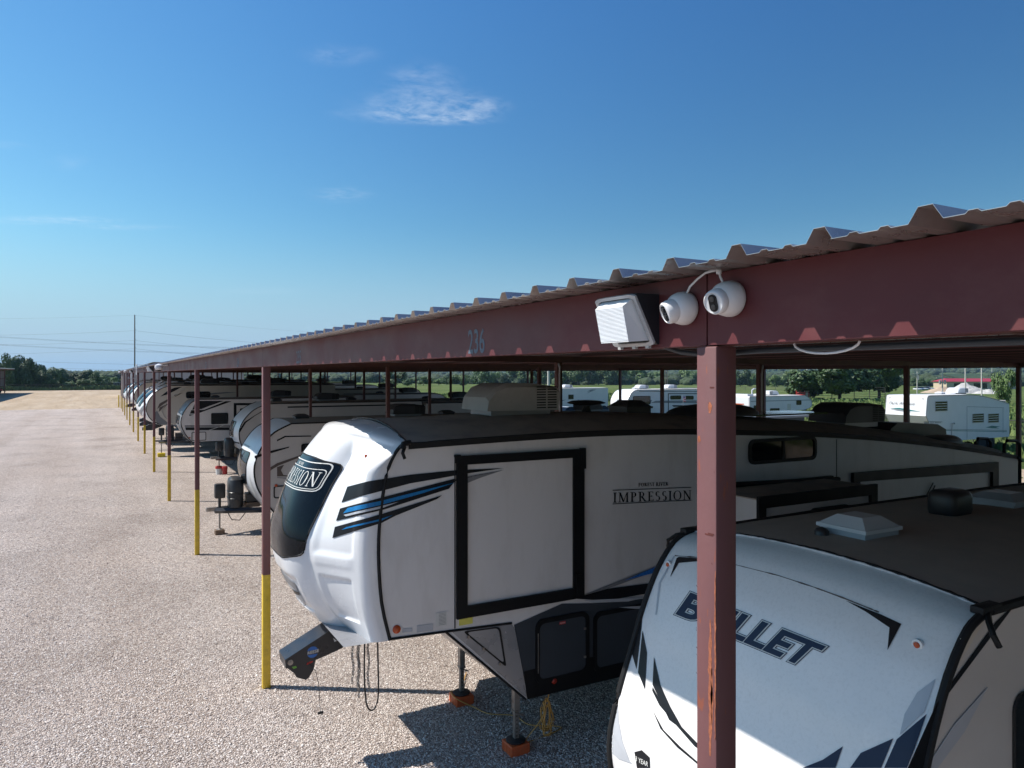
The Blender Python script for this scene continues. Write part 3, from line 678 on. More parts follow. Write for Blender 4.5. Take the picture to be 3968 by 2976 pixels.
def ac_unit(parent, x, y, z, m='ac', L=1.05, w=.72, h=.34, flip=False):
    key = (m, L, w, h)
    if key not in _ac:
        g = G(); pr = [(-L / 2, .05), (-L / 2 + .02, h * .55), (-L / 2 + .12, h * .85), (-L / 2 + .28, h), (L * .12, h), (L / 2 - .06, h * .90), (L / 2, h * .80), (L / 2 - .02, .04)]
        n = len(pr); v = []; us = (-1, -.86, 0, .86, 1)
        for a, b in pr:
            for u in us: v.append((a * (1 if abs(u) < 1 else .985), u * w / 2, b - (.05 if abs(u) == 1 and b > .1 else 0)))
        f = [(i * 5 + j, i * 5 + j + 1, (i + 1) * 5 + j + 1, (i + 1) * 5 + j) for i in range(n - 1) for j in range(4)] + [tuple(i * 5 for i in range(n)), tuple(i * 5 + 4 for i in range(n))[::-1]]
        g.add(v, f); sh = mesh('air_conditioner', g.v, g.f, m, 30)
        g = G()
        for col in range(2):
            for r in range(9):
                x0 = L * .17 + col * L * .15; zz = .07 + r * h * .085
                for s in (-1, 1): g.box((x0, s * w / 2 - .006, zz), (x0 + L * .125, s * w / 2 + .006, zz + .014))
        sl = mesh('vent_slots', g.v, g.f, 'slot')
        g = G(); g.box((-L / 2 + .1, -w / 2 + .08, -.04), (L / 2 - .1, w / 2 - .08, .07)); bs = mesh('base_gasket', g.v, g.f, 'corr')
        _ac[key] = (sh, sl, bs)
    sh, sl, bs = _ac[key]; o = put('air_conditioner', sh, parent, (x, y, z), (0, 0, PI if flip else 0)); put('vent_slots', sl, o); put('base_gasket', bs, o); return o
def vent(parent, x, y, z, m='whitep', s=.38, h=.13):
    g = G(); g.box((-s / 2, -s / 2, -.03), (s / 2, s / 2, .05)); o = g.obj('roof_vent', 'midgrey' if m == 'whitep' else m, parent, loc=(x, y, z))
    g = G(); q = s / 2 + .02; g.prism([(-q, -q), (q, -q), (q, q), (-q, q)], lambda a, b: (a, b, .05), lambda a, b: (a, b, .078)); 
    g.prism([(-q, -q), (q, -q), (q, q), (-q, q)], lambda a, b: (a * .94, b * .94, .078), lambda a, b: (a * .5, b * .5, h)); g.obj('lid', m, o); return o
_wheel = None
def wheel(parent, x, y, r=.36):
    global _wheel
    if _wheel is None:
        T = Matrix.Rotation(PI / 2, 4, 'X'); g = G(); g.lathe([(.2, -.10), (.33, -.11), (.36, -.08), (.36, .08), (.33, .11), (.2, .10)], 20, T); a = mesh('wheel', g.v, g.f, 'tyre', 40)
        g = G(); g.lathe([(.0, .06), (.08, .09), (.10, .06), (.19, .085), (.205, .10), (.205, -.09), (.19, -.09)], 16, T); b = mesh('rim', g.v, g.f, 'rim', 40); _wheel = (a, b)
    o = put('wheel', _wheel[0], parent, (x, y, r)); o.scale = (r / .36,) * 3; put('rim', _wheel[1], o); return o
def side_poly(parent, name, poly, m, y, off=.004, thick=.003, both=False):
    g = G(); s = -1 if y < 0 else 1; g.prism(poly if s > 0 else poly[::-1], lambda a, b: (a, y + s * off, b), lambda a, b: (a, y + s * (off + thick), b)); return g.obj(name, m, parent)
def win(parent, x0, z0, x1, z1, y, r=.06, m='window', fm='frame', bars=0):
    s = -1 if y < 0 else 1; o = round_rect(x0, z0, x1, z1, r); i_ = round_rect(x0 + .03, z0 + .03, x1 - .03, z1 - .03, max(.01, r - .02))
    v, f = ring(o, i_, lambda a, b: (a, y + s * .003, b), lambda a, b: (a, y + s * .022, b)); g = G(); g.add(v, f); fo = g.obj('window', fm, parent)
    g = G(); g.prism(i_, lambda a, b: (a, y + s * .004, b), lambda a, b: (a, y + s * .010, b)); g.obj('pane', m, fo)
    if bars:
        g = G()
        for k in range(1, bars + 1): zz = z0 + (z1 - z0) * k / (bars + 1); g.box((x0 + .02, y + s * .012 - .004, zz - .012), (x1 - .02, y + s * .012 + .012, zz + .012))
        g.obj('slats', 'whitep', fo)
    return fo
def rv(name, label, cat, x, y, w, front, L, zb, side, cap, roof, group=None, bulge=.12, crown=.06, rear_z=None, capx=.45, fifth=False, rz=0, ac=(3.2,), acm='acdark', wheels=(), step=None, z=0, trimm='trim', vents=(1.8, 5.2)):
    t = thing(name, label, cat, (x, y, z), rz, group)
    fp = smooth_prof(front, 4); top = fp[-1]; zt = top[1]; rz_ = rear_z or zt
    k = len(fp)
    capp = [(a, b, bulge * math.sin(PI * min(1, .15 + .85 * i / k)) if i < k - 1 else .02, crown * max(0, (i / (k - 1) - .6) / .4)) for i, (a, b) in enumerate(fp)]
    g = G(); shell(g, capp, w); g.obj('front_cap', cap, t, 50)
    nr = 8; rp_ = [(top[0] + (L - top[0]) * i / nr, zt + (rz_ - zt) * max(0, (i / nr - .5) * 2) ** 1.5, 0 if i else .02, crown) for i in range(nr + 1)]
    g = G(); shell(g, rp_, w); g.obj('roof', roof, t, 50)
    g = G(); shell(g, [(L, rz_, 0, crown), (L + .04, rz_ - .1, 0, 0), (L + .04, zb + .1, 0, 0), (L, zb, 0, 0)], w); g.obj('rear_wall', side, t, 50)
    if fifth:   # gooseneck: fp[0] is the low front; floor steps down
        sx, sz = step; under = [(fp[0][0], fp[0][1]), (sx, sz), (sx + .75, zb), (L, zb)]
    else: under = [(fp[0][0], fp[0][1]), (L, zb)]
    g = G(); shell(g, [(a, b, 0, 0) for a, b in under][::-1], w, 2); g.obj('underbody', 'blackp', t)
    outline = [(a, b) for a, b in fp] + [(a, b) for a, b, _, _ in rp_[1:]] + [(L + .04, rz_ - .1), (L + .04, zb + .1)] + [(a, b) for a, b in under[::-1]][:-1]
    for s in (-1, 1):
        g = G(); g.add([(a, s * w / 2, b) for a, b in outline], [tuple(range(len(outline)))[::(1 if s < 0 else -1)]]); g.obj('side_wall', side, t)
    ins = [(a + capx * .0, b) for a, b in fp]
    for s in (-1, 1):
        g = G(); g.tube([(a, s * (w / 2 + .004), b) for a, b in fp] , .022, 6); g.tube([(a, s * (w / 2 + .004), b) for a, b, _, _ in rp_], .022, 6); g.obj('edge_trim', trimm, t)
    for a in ac:
        ac_unit(t, a, 0, zt + crown + .01, acm)
    for a in vents: vent(t, a, .1, zt + crown - .005, 'acdark' if acm == 'acdark' else 'whitep')
    for a in wheels:
        for s in (-1, 1): wheel(t, a, s * (w / 2 - .12))
    return t, fp
def tongue(t, xa, zb=.55, tank=True, foot='blackp', tl=1.15, jackh=None, z0=0):
    """A-frame, coupler, jack, gas bottle cover ; tip at x = xa - tl"""
    g = G()
    for s in (-1, 1): g.tube([(xa + .5, s * .75, zb - .05), (xa - tl + .2, s * .05, zb - .05)], .075, 4)
    fr = g.obj('tongue', 'box', t)
    g = G(); g.rbox((xa - tl - .02, -.06, zb - .07), (xa - tl + .25, .06, zb + .04), .02); g.obj('coupler', 'steel', fr)
    g = G(); g.tube([(xa - tl + .32, 0, .14), (xa - tl + .32, 0, zb + .1)], .024, 8); j = g.obj('jack', 'steel', t, 40)
    g = G(); g.rbox((xa - tl + .19, -.11, zb + .27), (xa - tl + .46, .11, zb + .66), .04); g.tube([(xa - tl + .32, 0, zb), (xa - tl + .32, 0, zb + .35)], .038, 8); g.obj('jack_head', 'blackp', j, 40)
    g = G(); g.lathe([(.09, .12), (.09, .14), (.03, .16)], 12, Matrix.Translation((xa - tl + .32, 0, 0))); g.obj('foot_plate', 'steel', j)
    if tank:
        g = G(); pr = []
        cx = xa - tl + .72; zz = zb + .02
        o = round_rect(-.19, -.34, .19, .34, .17, 5)
        lv = [(0, .92), (.25, 1.0), (.62, 1.0), (.74, .9), (.80, .6)]
        gb_ = G(); gb_.rbox((cx + .26, -.22, zb + .12), (cx + .62, .22, zb + .36), .03); gb_.obj('battery_box', 'blackp', t); gb_ = G(); gb_.box((cx + .24, -.26, zb + .0), (cx + .60, .26, zb + .12)); gb_.obj('battery_tray', 'wood' if tl == 1.35 else 'box', t)
        n = len(o); v = []
        for h_, s_ in lv: v += [(cx + a * s_, b * s_, zz + h_) for a, b in o]
        g.add(v, [(i * n + j_, i * n + (j_ + 1) % n, (i + 1) * n + (j_ + 1) % n, (i + 1) * n + j_) for i in range(len(lv) - 1) for j_ in range(n)] + [tuple((len(lv) - 1) * n + j_ for j_ in range(n))]); tk = g.obj('propane_cover', 'blackp', t, 35)
        g = G()
        for h_ in (.2, .36): g.tube([(cx + a * 1.02, b * 1.02, zz + h_ + .05 * (a < 0)) for a, b in o], .010, 4)
        g.obj('cover_ridge', 'blackp', tk)
    g = G(); g.tube([(xa - tl + .5, -.15, zb - .1), (xa - tl + .6, -.2, zb - .3), (xa - tl + .8, -.22, zb - .33), (xa - tl + .95, -.25, zb - .12)], .012, 6); g.obj('cable', 'cable', fr)
    return fr

# ================================================================== fifth wheel with the white cap (nearest but one)
YN, YF = 7.17, 9.61; YC = (YN + YF) / 2; HW = (YF - YN) / 2
imp = thing('fifth_wheel_trailer', 'large fifth wheel with glossy white nose cap and blue and black stripes under number 235', 'camper', (2, YC, 0)); IO = (2, YC, 0)
def interp(tab, z):
    if z <= tab[0][0]: return tab[0][1]
    for (a, x0), (b, x1) in zip(tab, tab[1:]):
        if z <= b: t = (z - a) / (b - a); t_ = t; return x0 + (x1 - x0) * t_
    return tab[-1][1]
def cr_tab(tab, n=6):
    o = smooth_prof([(a, b) for a, b in tab], n); return o
nose = cr_tab([(1.60, .10), (1.87, -.12), (2.15, -.245), (2.45, -.30), (2.70, -.27), (3.10, -.12), (3.40, .055), (3.60, .17), (3.70, .275), (3.748, .42), (3.77, .74)])
trim_ = cr_tab([(1.60, .59), (2.0, .50), (2.5, .468), (2.9, .49), (3.27, .55), (3.45, .62), (3.56, .70), (3.60, .78)])
ctop = cr_tab([(1.60, 1.60), (2.45, 2.45), (3.1, 3.07), (3.40, 3.35), (3.6, 3.50), (3.72, 3.575), (3.77, 3.60)])   # centre height -> side height
def cap_point(zc, u):
    """zc: level on the centre line; u: 0 centre .. 1 side trim"""
    xn = interp(nose, zc); zs = interp(ctop, zc); xt = interp(trim_, zs)
    # plan stations: centre, ridge, cheek corner, trim
    zr = zc + (zs - zc) * .25; zk = zc + (zs - zc) * .8
    topf = max(0, min(1, (zc - 3.35) / .42))
    xr = xn + .215 + .09 * max(0, min(1, (zc - 2.4) / .9)); xc = xt - .19; 
    xr = xr + (xt - .0 - xr) * topf ** 2 * .3; xc = xc + (xt - xc) * topf * .3
    P = [Vector((xn, 0, zc)), Vector((xr, .61, zr)), Vector((xc, HW - .055, zk)), Vector((xt, HW, zs))]
    # plan line: rounded front, straight cheek, rounded corner; crowned toward the roof
    if u < .46:
        t = u / .46; p = P[0].lerp(P[1], t); p.x = xn + (xr - xn) * t ** 3.8
    elif u < .84:
        t = (u - .46) / .38; p = P[1].lerp(P[2], t)
    else:
        t = (u - .84) / .16; p = P[2].lerp(P[3], t); b = math.sin(PI * t); p.y += .03 * b; p.x -= .02 * b
    w = min(1, abs(p.y) / HW); cr = 1 - w ** 2.2
    p.z = zs + (zc - zs) * cr
    f_ = max(0, min(1, (zc - 3.36) / .34)); f_ = f_ * f_ * (3 - 2 * f_)
    p.x = p.x * (1 - f_) + f_ * (xt + (xn - xt) * (1 - w ** (1.3 + .9 * max(0, min(1, (zc - 3.66) / .1)))))
    return p
def cap_shape():
    g = G(IO); nz, nu = 150, 80; us = [i / nu for i in range(nu + 1)]; v = []
    cum = [0]
    for a, b in zip(nose, nose[1:]): cum.append(cum[-1] + math.hypot(b[0] - a[0], b[1] - a[1]))
    zs = []; q = 0
    for i in range(nz + 1):
        t = cum[-1] * i / nz
        while q < len(cum) - 2 and cum[q + 1] < t: q += 1
        f0 = (t - cum[q]) / max(1e-9, cum[q + 1] - cum[q]); zs.append(nose[q][0] + (nose[q + 1][0] - nose[q][0]) * min(1, f0))
    def st(a, b, t): t = min(1, max(0, (t - a) / (b - a))); return t * t * (3 - 2 * t)
    for z in zs:
        row = []
        for u in us:
            p = cap_point(z, u)
            # moulded relief on the cheeks
            if .46 < u < .92:
                c_ = (u - .46) / .38
                e = st(.06, .16, c_) * (1 - st(.80, .92, c_))
                rel = 0
                rel -= .030 * e * st(2.43, 2.49, p.z) * (1 - st(2.62, 3.25, p.z))         # hollow above the ledge
                rel += .012 * e * st(2.30, 2.36, p.z) * (1 - st(2.42, 2.46, p.z))
                rel -= .030 * st(1.76, 1.785, p.z) * (1 - st(2.20, 2.225, p.z)) * st(.14, .18, c_) * (1 - st(.80, .84, c_))    # lower box
                p = p + Vector((-rel, 0, 0)) * .9 + Vector((0, -rel * .35, 0))
            if u < .36 and 1.66 < p.z < 2.2:   # recess low on the nose
                rel = -.03 * st(1.74, 1.78, p.z) * (1 - st(2.1, 2.18, p.z)) * (1 - st(.30, .35, u)); p = p + Vector((-rel, 0, 0))
            row.append(p)
        full = [Vector((p.x, YC + p.y, p.z)) for p in row[::-1]] + [Vector((p.x, YC - p.y, p.z)) for p in row[1:]]
        v += full
    n = 2 * nu + 1; f = [(i * n + j, i * n + j + 1, (i + 1) * n + j + 1, (i + 1) * n + j) for i in range(nz) for j in range(n - 1)]
    g.add(v, f); return g
gcap = cap_shape(); cap_o = gcap.obj('nose_cap', 'gel', imp, 40); bcap = bvh_of(gcap)
# side walls
def dz(z): return z
gut = [(.78, 3.585), (1.406, 3.60), (2.267, 3.616), (3.157, 3.62), (4.2, 3.60), (5.0, 3.565), (5.9, 3.52), (6.86, 3.464), (8.418, 3.334), (10.217, 3.13), (12.24, 2.85)]
front_edge = [(x, z) for z, x in trim_]
LOW0 = (1.20, 1.585); LOW1 = (2.18, .66)
outline = front_edge + gut + [(12.30, 2.75), (12.30, .62), LOW1, LOW0]
gs_ = G(IO); gs_.add([(a, YN, b) for a, b in outline], [tuple(range(len(outline)))]); gs_.obj('side_wall', 'side', imp); bside = bvh_of(gs_)
g = G(IO); g.add([(a, YF, b) for a, b in outline], [tuple(range(len(outline)))[::-1]]); g.obj('side_wall', 'side', imp)
# roof membrane
def imp_roof():
    g = G(IO); ny = 12; v = []
    rows = [(.76, 3.60)] + gut[1:] + []
    fine = smooth_prof([(a, b) for a, b in rows], 4)
    for i, (a, b) in enumerate(fine):
        for j in range(ny + 1):
            u = -1 + 2 * j / ny; c_ = 1 - abs(u) ** 2.2; v.append((a, YC + u * HW, b + .175 * c_ ))
    n = ny + 1; g.add(v, [(i * n + j, i * n + j + 1, (i + 1) * n + j + 1, (i + 1) * n + j) for i in range(len(fine) - 1) for j in range(ny)]); return g
groof = imp_roof(); groof.obj('roof', 'roof', imp, 60)
g = G(IO); g.add([(12.24, YN, 2.85), (12.30, YN, 2.75), (12.30, YN, .62), (12.30, YF, .62), (12.30, YF, 2.75), (12.24, YF, 2.85)], [(0, 1, 4, 5), (1, 2, 3, 4)]); g.obj('rear_wall', 'side', imp)
g = G(IO); g.add([(a, y, b) for a, b in [(.12, 1.605), LOW0, LOW1, (12.3, .62)] for y in (YN + .02, YF - .02)], [(0, 1, 3, 2), (2, 3, 5, 4), (4, 5, 7, 6)]); g.obj('underbody', 'silver', imp)
# trims
g = G(IO)
for Y in (YN, YF): g.tube([(a, Y, b) for a, b in front_edge[::2] + [front_edge[-1]]], .019, 8); 
g.obj('cap_trim', 'trim', imp, 50)
g = G(IO)
for Y, s in ((YN, -1), (YF, 1)):
    gg = smooth_prof(gut, 3)
    for i in range(len(gg) - 1):
        a, b = gg[i], gg[i + 1]; g.add([(a[0], Y + s * .03, a[1] - .055), (b[0], Y + s * .03, b[1] - .055), (b[0], Y + s * .03, b[1] + .005), (a[0], Y + s * .03, a[1] + .005), (a[0], Y - s * .02, a[1] + .012), (b[0], Y - s * .02, b[1] + .012), (a[0], Y, a[1] - .055), (b[0], Y, b[1] - .055)], [(0, 1, 2, 3), (3, 2, 5, 4), (6, 7, 1, 0)])
    g.tube([(.74, Y + s * .03, 3.56), (.70, Y + s * .07, 3.50), (.72, Y + s * .08, 3.44)], .018, 6); g.tube([(.80, Y + s * .03, 3.60), (.72, Y + s * .04, 3.59), (.70, Y + s * .04, 3.54)], .03, 6)
    g.tube([(12.24, Y + s * .03, 2.83), (12.30, Y + s * .06, 2.75)], .02, 6)
g.obj('roof_gutter', 'trim', imp, 40)
# sealant and roof seam at the cap
g = G(IO); R = random.Random(2); pts = []
for j in range(41):
    u = -1 + j / 20; c_ = 1 - abs(u) ** 2.2; pts.append((.77 + R.uniform(-.008, .008), YC + u * HW * .98, 3.604 + .178 * c_))
g.tube(pts, [.012 * R.uniform(.5, 1.3) for _ in pts], 5); g.obj('seam_sealant', 'blackp', imp)
# bottom edge trims of the raised deck
g = G(IO); g.tube([(.58, YN - .002, 1.612), LOW0[:1] + (YN - .002,) + LOW0[1:], (2.0, YN - .002, 1.545)], .014, 6)
g.tube([(LOW0[0], YN - .002, LOW0[1]), (LOW1[0], YN - .002, LOW1[1])], .014, 6); g.obj('lower_trim', 'trim', imp)

def flat(poly, name, m, Y=YN, off=.004, th=.004, parent=None):
    g = G(IO); g.prism(poly[::-1], lambda a, b: (a, Y - off, b), lambda a, b: (a, Y - off - th, b)); return g.obj(name, m, parent or imp)
def m_(pts, Y=YN): # measured outline on the wall plane
    r = [at_y(x, y, Y) for x, y in pts]; return [(p.x, p.z) for p in r]
def c1(pts, ox, oy, s): return [(ox + x / s, oy + y / s) for x, y in pts]
S3 = 2.212; S4 = 1.58; SL = 2212 / 850
# charcoal lower half
flat([(2.03, 1.52), (2.66, 1.66), (3.1, 1.60), (3.6, 1.55), (6.0, 1.5), (12.28, 1.45), (12.28, .64), (2.20, .69)], 'lower_panel', 'side_dark', off=.003, th=.004)
flat([(2.19, .69), (2.15, .98), (2.4, .99), (5, .92), (12.28, .9), (12.28, .64), (2.2, .66)], 'skirt_band', 'frame', off=.008, th=.004)
flat(round_poly([(1.27, 1.575), (1.98, 1.545), (2.03, 1.50), (2.19, .69), (2.17, .70)], .03, 2), 'kick_panel', 'silver', off=.003, th=.006)
po = round_poly([(1.40, 1.555), (1.85, 1.535), (1.93, 1.07)], .05); pi_ = round_poly([(1.44, 1.54), (1.83, 1.522), (1.90, 1.12)], .05)
g = G(IO); v, f = ring(po, pi_, lambda a, b: (a, YN - .009, b), lambda a, b: (a, YN - .016, b)); g.add(v, f); bd = g.obj('baggage_door', 'trim', imp)
g = G(IO); g.prism(pi_[::-1], lambda a, b: (a, YN - .008, b), lambda a, b: (a, YN - .013, b)); g.obj('door_panel', 'silver', bd)
g = G(IO)
for a, b in ((1.46, 1.49), (1.64, 1.33), (1.84, 1.13)): g.box((a - .012, YN - .03, b - .015), (a + .012, YN - .014, b + .015))
g.obj('latch', 'steel', bd)
def comp_door(x0, z0, x1, z1, nm):
    o = round_rect(x0, z0, x1, z1, .10, 5); i_ = round_rect(x0 + .05, z0 + .05, x1 - .05, z1 - .05, .07, 5)
    g = G(IO); v, f = ring(o, i_, lambda a, b: (a, YN - .008, b), lambda a, b: (a, YN - .024, b)); g.add(v, f); d = g.obj(nm, 'frame', imp)
    g = G(IO); g.prism(i_[::-1], lambda a, b: (a, YN - .008, b), lambda a, b: (a, YN - .016, b)); g.obj('door_panel', 'side_dark', d)
    g = G(IO)
    for z in (z0 + .2, z1 - .2): g.box((x1 - .075, YN - .03, z - .012), (x1 - .05, YN - .016, z + .012))
    g.obj('latch', 'steel', d); return d
d1 = comp_door(2.30, .80, 3.03, 1.53, 'compartment_door'); comp_door(3.09, .78, 4.6, 1.49, 'compartment_door')
g = G(IO); g.box((2.325, YN - .03, .93), (2.332, YN - .022, 1.38)); g.obj('hinge', 'steel', d1)
g = G(IO); g.box((2.62, YN - .019, 1.43), (2.70, YN - .016, 1.46)); st_ = g.obj('propane_sticker', 'stickr', d1)
g = G(IO); text_on(g, 'PROPANE', lambda u, v: (2.625 + u, YN - .0195, 1.437 + v), w=.07, h=.016); g.obj('lettering', 'stickw', st_)
# light sweeps over the compartments
flat([(2.93, 1.715), (4.2, 1.95), (4.2, 1.885), (3.4, 1.76)], 'sweep_graphic', 'grey', off=.008)
flat([(2.80, 1.70), (3.3, 1.745), (4.3, 1.71), (4.4, 1.60), (3.3, 1.605)], 'sweep_graphic', 'black', off=.009)
flat([(3.55, 1.81), (4.1, 1.93), (4.1, 1.85)], 'sweep_graphic', 'blue', off=.013)
flat([(2.95, 1.66), (3.5, 1.60), (3.9, 1.56), (3.6, 1.55), (3.1, 1.61)], 'sweep_graphic', 'midgrey', off=.0135)
flat([(3.45, 1.505), (4.3, 1.42), (4.3, 1.35), (3.7, 1.45)], 'sweep_graphic', 'midgrey', off=.026, th=.003)
# big slide-out room, closed, with its black frame
fo = [(1.325, 1.70), (2.95, 1.70), (2.95, 3.43), (1.325, 3.43)]; fi = [(1.445, 1.825), (2.80, 1.825), (2.80, 3.335), (1.445, 3.335)]
g = G(IO); v, f = ring(fo, fi, lambda a, b: (a, YN - .002, b), lambda a, b: (a, YN - .040, b)); g.add(v, f); so = g.obj('slide_out', 'frame', imp)
g = G(IO); g.box((1.443, YN - .012, 1.823), (2.802, YN - .002, 3.337)); g.obj('slide_panel', 'side', so)
g = G(IO); g.box((1.30, YN - .05, 3.42), (1.36, YN - .002, 3.445)); g.box((1.30, YN - .055, 3.36), (1.33, YN - .038, 3.44)); g.box((2.83, YN - .055, 1.72), (2.94, YN - .04, 1.98)); g.box((2.90, YN - .05, 3.2), (2.965, YN - .002, 3.44)); g.obj('corner_bracket', 'frame', so)
g = G(IO); g.tube([(1.31, YN - .006, 1.60), (1.31, YN - .006, 2.4), (1.31, YN - .006, 3.43)], .006, 6); g.obj('seam', 'trim', so)
g = G(IO)
for z0_, z1_, X_ in ((1.59, 3.55, 4.95), (1.7, 3.35, 7.42)): g.box((X_, YN - .0045, z0_), (X_ + .012, YN - .0005, z1_))
g.obj('wall_seam', 'trim', imp)
# window
def iwin(x0, z0, x1, z1, Y=YN, slope=0.0):
    o = round_rect(x0, z0, x1, z1, .10, 5); i_ = round_rect(x0 + .045, z0 + .045, x1 - .045, z1 - .045, .06, 5)
    sh = lambda a: (a - x0) * slope
    g = G(IO); v, f = ring(o, i_, lambda a, b: (a, Y - .002, b + sh(a)), lambda a, b: (a, Y - .03, b + sh(a))); g.add(v, f); w_ = g.obj('window', 'frame', imp)
    g = G(IO); g.prism(i_[::-1], lambda a, b: (a, Y - .004, b + sh(a)), lambda a, b: (a, Y - .012, b + sh(a))); g.obj('pane', 'glass', w_)
    xm = x0 + (x1 - x0) * .48; g = G(IO); g.box((xm, Y - .024, z0 + .05), (xm + .045, Y - .012, z1 - .05 + sh(xm))); g.obj('window_bar', 'frame', w_)
iwin(5.63, 3.08, 6.97, 3.42)
# name on the wall
polys, tw = serif('IMPRESSION', 1.0, .13)
g = G(IO); s_ = 1.235 / tw
for p in polys: g.prism([(a, b) for a, b in p][::-1], lambda a, b: (3.385 + a * s_, YN - .004, 2.762 - .0 + b * .118 - a * s_ * .052 + .0), lambda a, b: (3.385 + a * s_, YN - .006, 2.762 + b * .118 - a * s_ * .052))
for z_ in (2.905, 2.742): g.prism([(0, 0), (1.24, 0), (1.24, .009), (0, .009)][::-1], lambda a, b: (3.38 + a, YN - .004, z_ + b - a * .045), lambda a, b: (3.38 + a, YN - .006, z_ + b - a * .045))
polys, tw2 = serif('FOREST RIVER', 1.25, .10); s2 = .47 / tw2
for p in polys: g.prism(p[::-1], lambda a, b: (3.77 + a * s2, YN - .004, 2.925 + b * .045 - a * s2 * .045), lambda a, b: (3.77 + a * s2, YN - .006, 2.925 + b * .045 - a * s2 * .045))
g.obj('name_lettering', 'black', imp)
# data stickers, marker lamps
def stick(x0, z0, x1, z1, m, sl=-.045):
    g = G(IO); f_ = lambda a, b: z0 + (b - z0) + (a - x0) * sl
    g.prism([(x0, z0), (x1, z0), (x1, z1), (x0, z1)][::-1], lambda a, b: (a, YN - .004, f_(a, b)), lambda a, b: (a, YN - .0055, f_(a, b))); return g.obj('data_sticker', m, imp)
stick(1.09, 1.655, 1.22, 1.80, 'stickw'); stick(1.36, 1.62, 1.52, 1.69, 'sticky', 0); stick(.88, 1.63, 1.06, 1.70, 'midgrey'); stick(.72, 1.655, .83, 1.69, 'midgrey')
g = G(IO)
for k in range(9): g.box((1.125, YN - .0065, 1.665 + k * .0145), (1.205, YN - .0056, 1.669 + k * .0145))
g.obj('sticker_print', 'grey', imp)
for (x, z, m, r) in ((.66, 1.70, 'amber', .036), (2.55, .80, 'redlens', .03)):
    g = G(IO); T = Matrix.Translation((x, YN - (.002 if z > 1 else .012), z)) @ Matrix.Rotation(PI / 2, 4, 'X'); g.lathe([(r * 1.2, 0), (r * 1.2, .008), (r, .012), (r * .7, .022), (r * .1, .024)], 20, T); g.obj('marker_lamp', m, imp, 40)
# windscreen of the cap: laid on the moulded surface, slightly proud
def on_cap(y, z, off):
    h = bcap.ray_cast(Vector((-2, y, z)), Vector((1, 0, 0))); n = h[1]; n = -n if n.x > 0 else n
    return h[0] + n * off
def cap_patch(poly, off, name, m, step=.06, parent=None, smooth=60):
    v, f = dense(poly, step); g = G(IO); g.add([on_cap(YC + a, z, off) for a, z in v], [q[::-1] for q in f]); return g.obj(name, m, parent or cap_o, smooth)
ws = round_poly([(.60, 3.33), (.3, 3.39), (-.3, 3.39), (-.60, 3.33), (-.605, 2.9), (-.575, 2.41), (-.3, 2.345), (.3, 2.345), (.575, 2.41), (.605, 2.9)], .055, 3)
wso = cap_patch(ws, .008, 'windscreen', 'glass')
def rim(poly, off, r, name, m, parent): 
    g = G(IO); pts = []
    for i in range(len(poly)):
        a = Vector(poly[i]); b = Vector(poly[(i + 1) % len(poly)]); 
        for t in (0, .5): q = a.lerp(b, t); pts.append(on_cap(YC + q.x, q.y, off))
    pts.append(pts[0]); g.tube(pts, r, 6, cap=False); return g.obj(name, m, parent, 60)
rim(ws, .004, .010, 'windscreen_seal', 'trim', wso)
def cap_strip(pts, w, off, name, m):
    for i in range(len(pts) - 1):
        pass
gt = G(IO); polys, tw = serif('IMPRESSION', .8, .16); sc_ = .93 / tw
for p in polys:
    v, f = dense(p, .5); gt.add([on_cap(YC + .435 - a * sc_, 3.10 + b * .145, .013) for a, b in v], f)
polys, tw = serif('FOREST RIVER', 1.2, .1); sc2 = .22 / tw
for p in polys: gt.add([on_cap(YC + .11 - a * sc2, 3.285 + b * .028, .013) for a, b in p], [(0, 1, 2, 3)])
def cap_frame(x0, z0, x1, z1, r, w, gt):
    o = round_rect(x0, z0, x1, z1, r, 3); fine = []
    for i in range(len(o)):
        a = Vector(o[i]); b = Vector(o[(i + 1) % len(o)]); n = max(1, int((b - a).length / .06)); fine += [tuple(a.lerp(b, k / n)) for k in range(n)]
    cx, cz = (x0 + x1) / 2, (z0 + z1) / 2; fx = 1 - 2 * w / (x1 - x0); fz = 1 - 2 * w / (z1 - z0); inn = [(cx + (a - cx) * fx, cz + (b - cz) * fz) for a, b in fine]
    n = len(fine); gt.add([on_cap(YC + a, b, .013) for a, b in fine + inn], [(i, (i + 1) % n, n + (i + 1) % n, n + i) for i in range(n)])
cap_frame(-.55, 3.05, .55, 3.34, .05, .009, gt); cap_frame(-.53, 3.072, .53, 3.275, .04, .006, gt)
gt.obj('windscreen_lettering', 'stickw', wso)
# stripes wrapping from the cap on to the wall (outlines surveyed on the surface)
bs2 = [bcap, bside, BVHTree.FromPolygons([Vector((a, YN - .0125, b)) for a, b in fi], [(0, 1, 2, 3)])]
def wrap(pts, m, name='stripe', off=.006, par=None):
    g = G(IO); decal_view(c1(pts, 1000, 1550, S3), bs2, off, 7, g); g.obj(name, m, par or imp, 60)
wrap([(768, 744), (950, 696), (1300, 640), (1690, 602), (2110, 583), (1800, 628), (1300, 715), (1070, 775), (880, 826), (718, 880)], 'black')
wrap([(706, 930), (840, 890), (1050, 835), (1080, 850), (1690, 690), (2100, 598), (1780, 668), (1690, 680), (1100, 862), (760, 930), (735, 975), (1080, 905), (1690, 735), (1080, 930), (671, 1037)][:0] or [(706, 930), (1080, 830), (1690, 672), (1690, 690), (1080, 848), (775, 925), (735, 970), (720, 1005), (1080, 915), (1635, 760), (1080, 938), (671, 1037)], 'black')
wrap([(1640, 690), (2106, 597), (1790, 668), (1640, 706)], 'black')
wrap([(775, 925), (1070, 858), (1400, 775), (1690, 705), (1400, 800), (1070, 893), (735, 972)], 'blueglow', 'blue_stripe', .011)
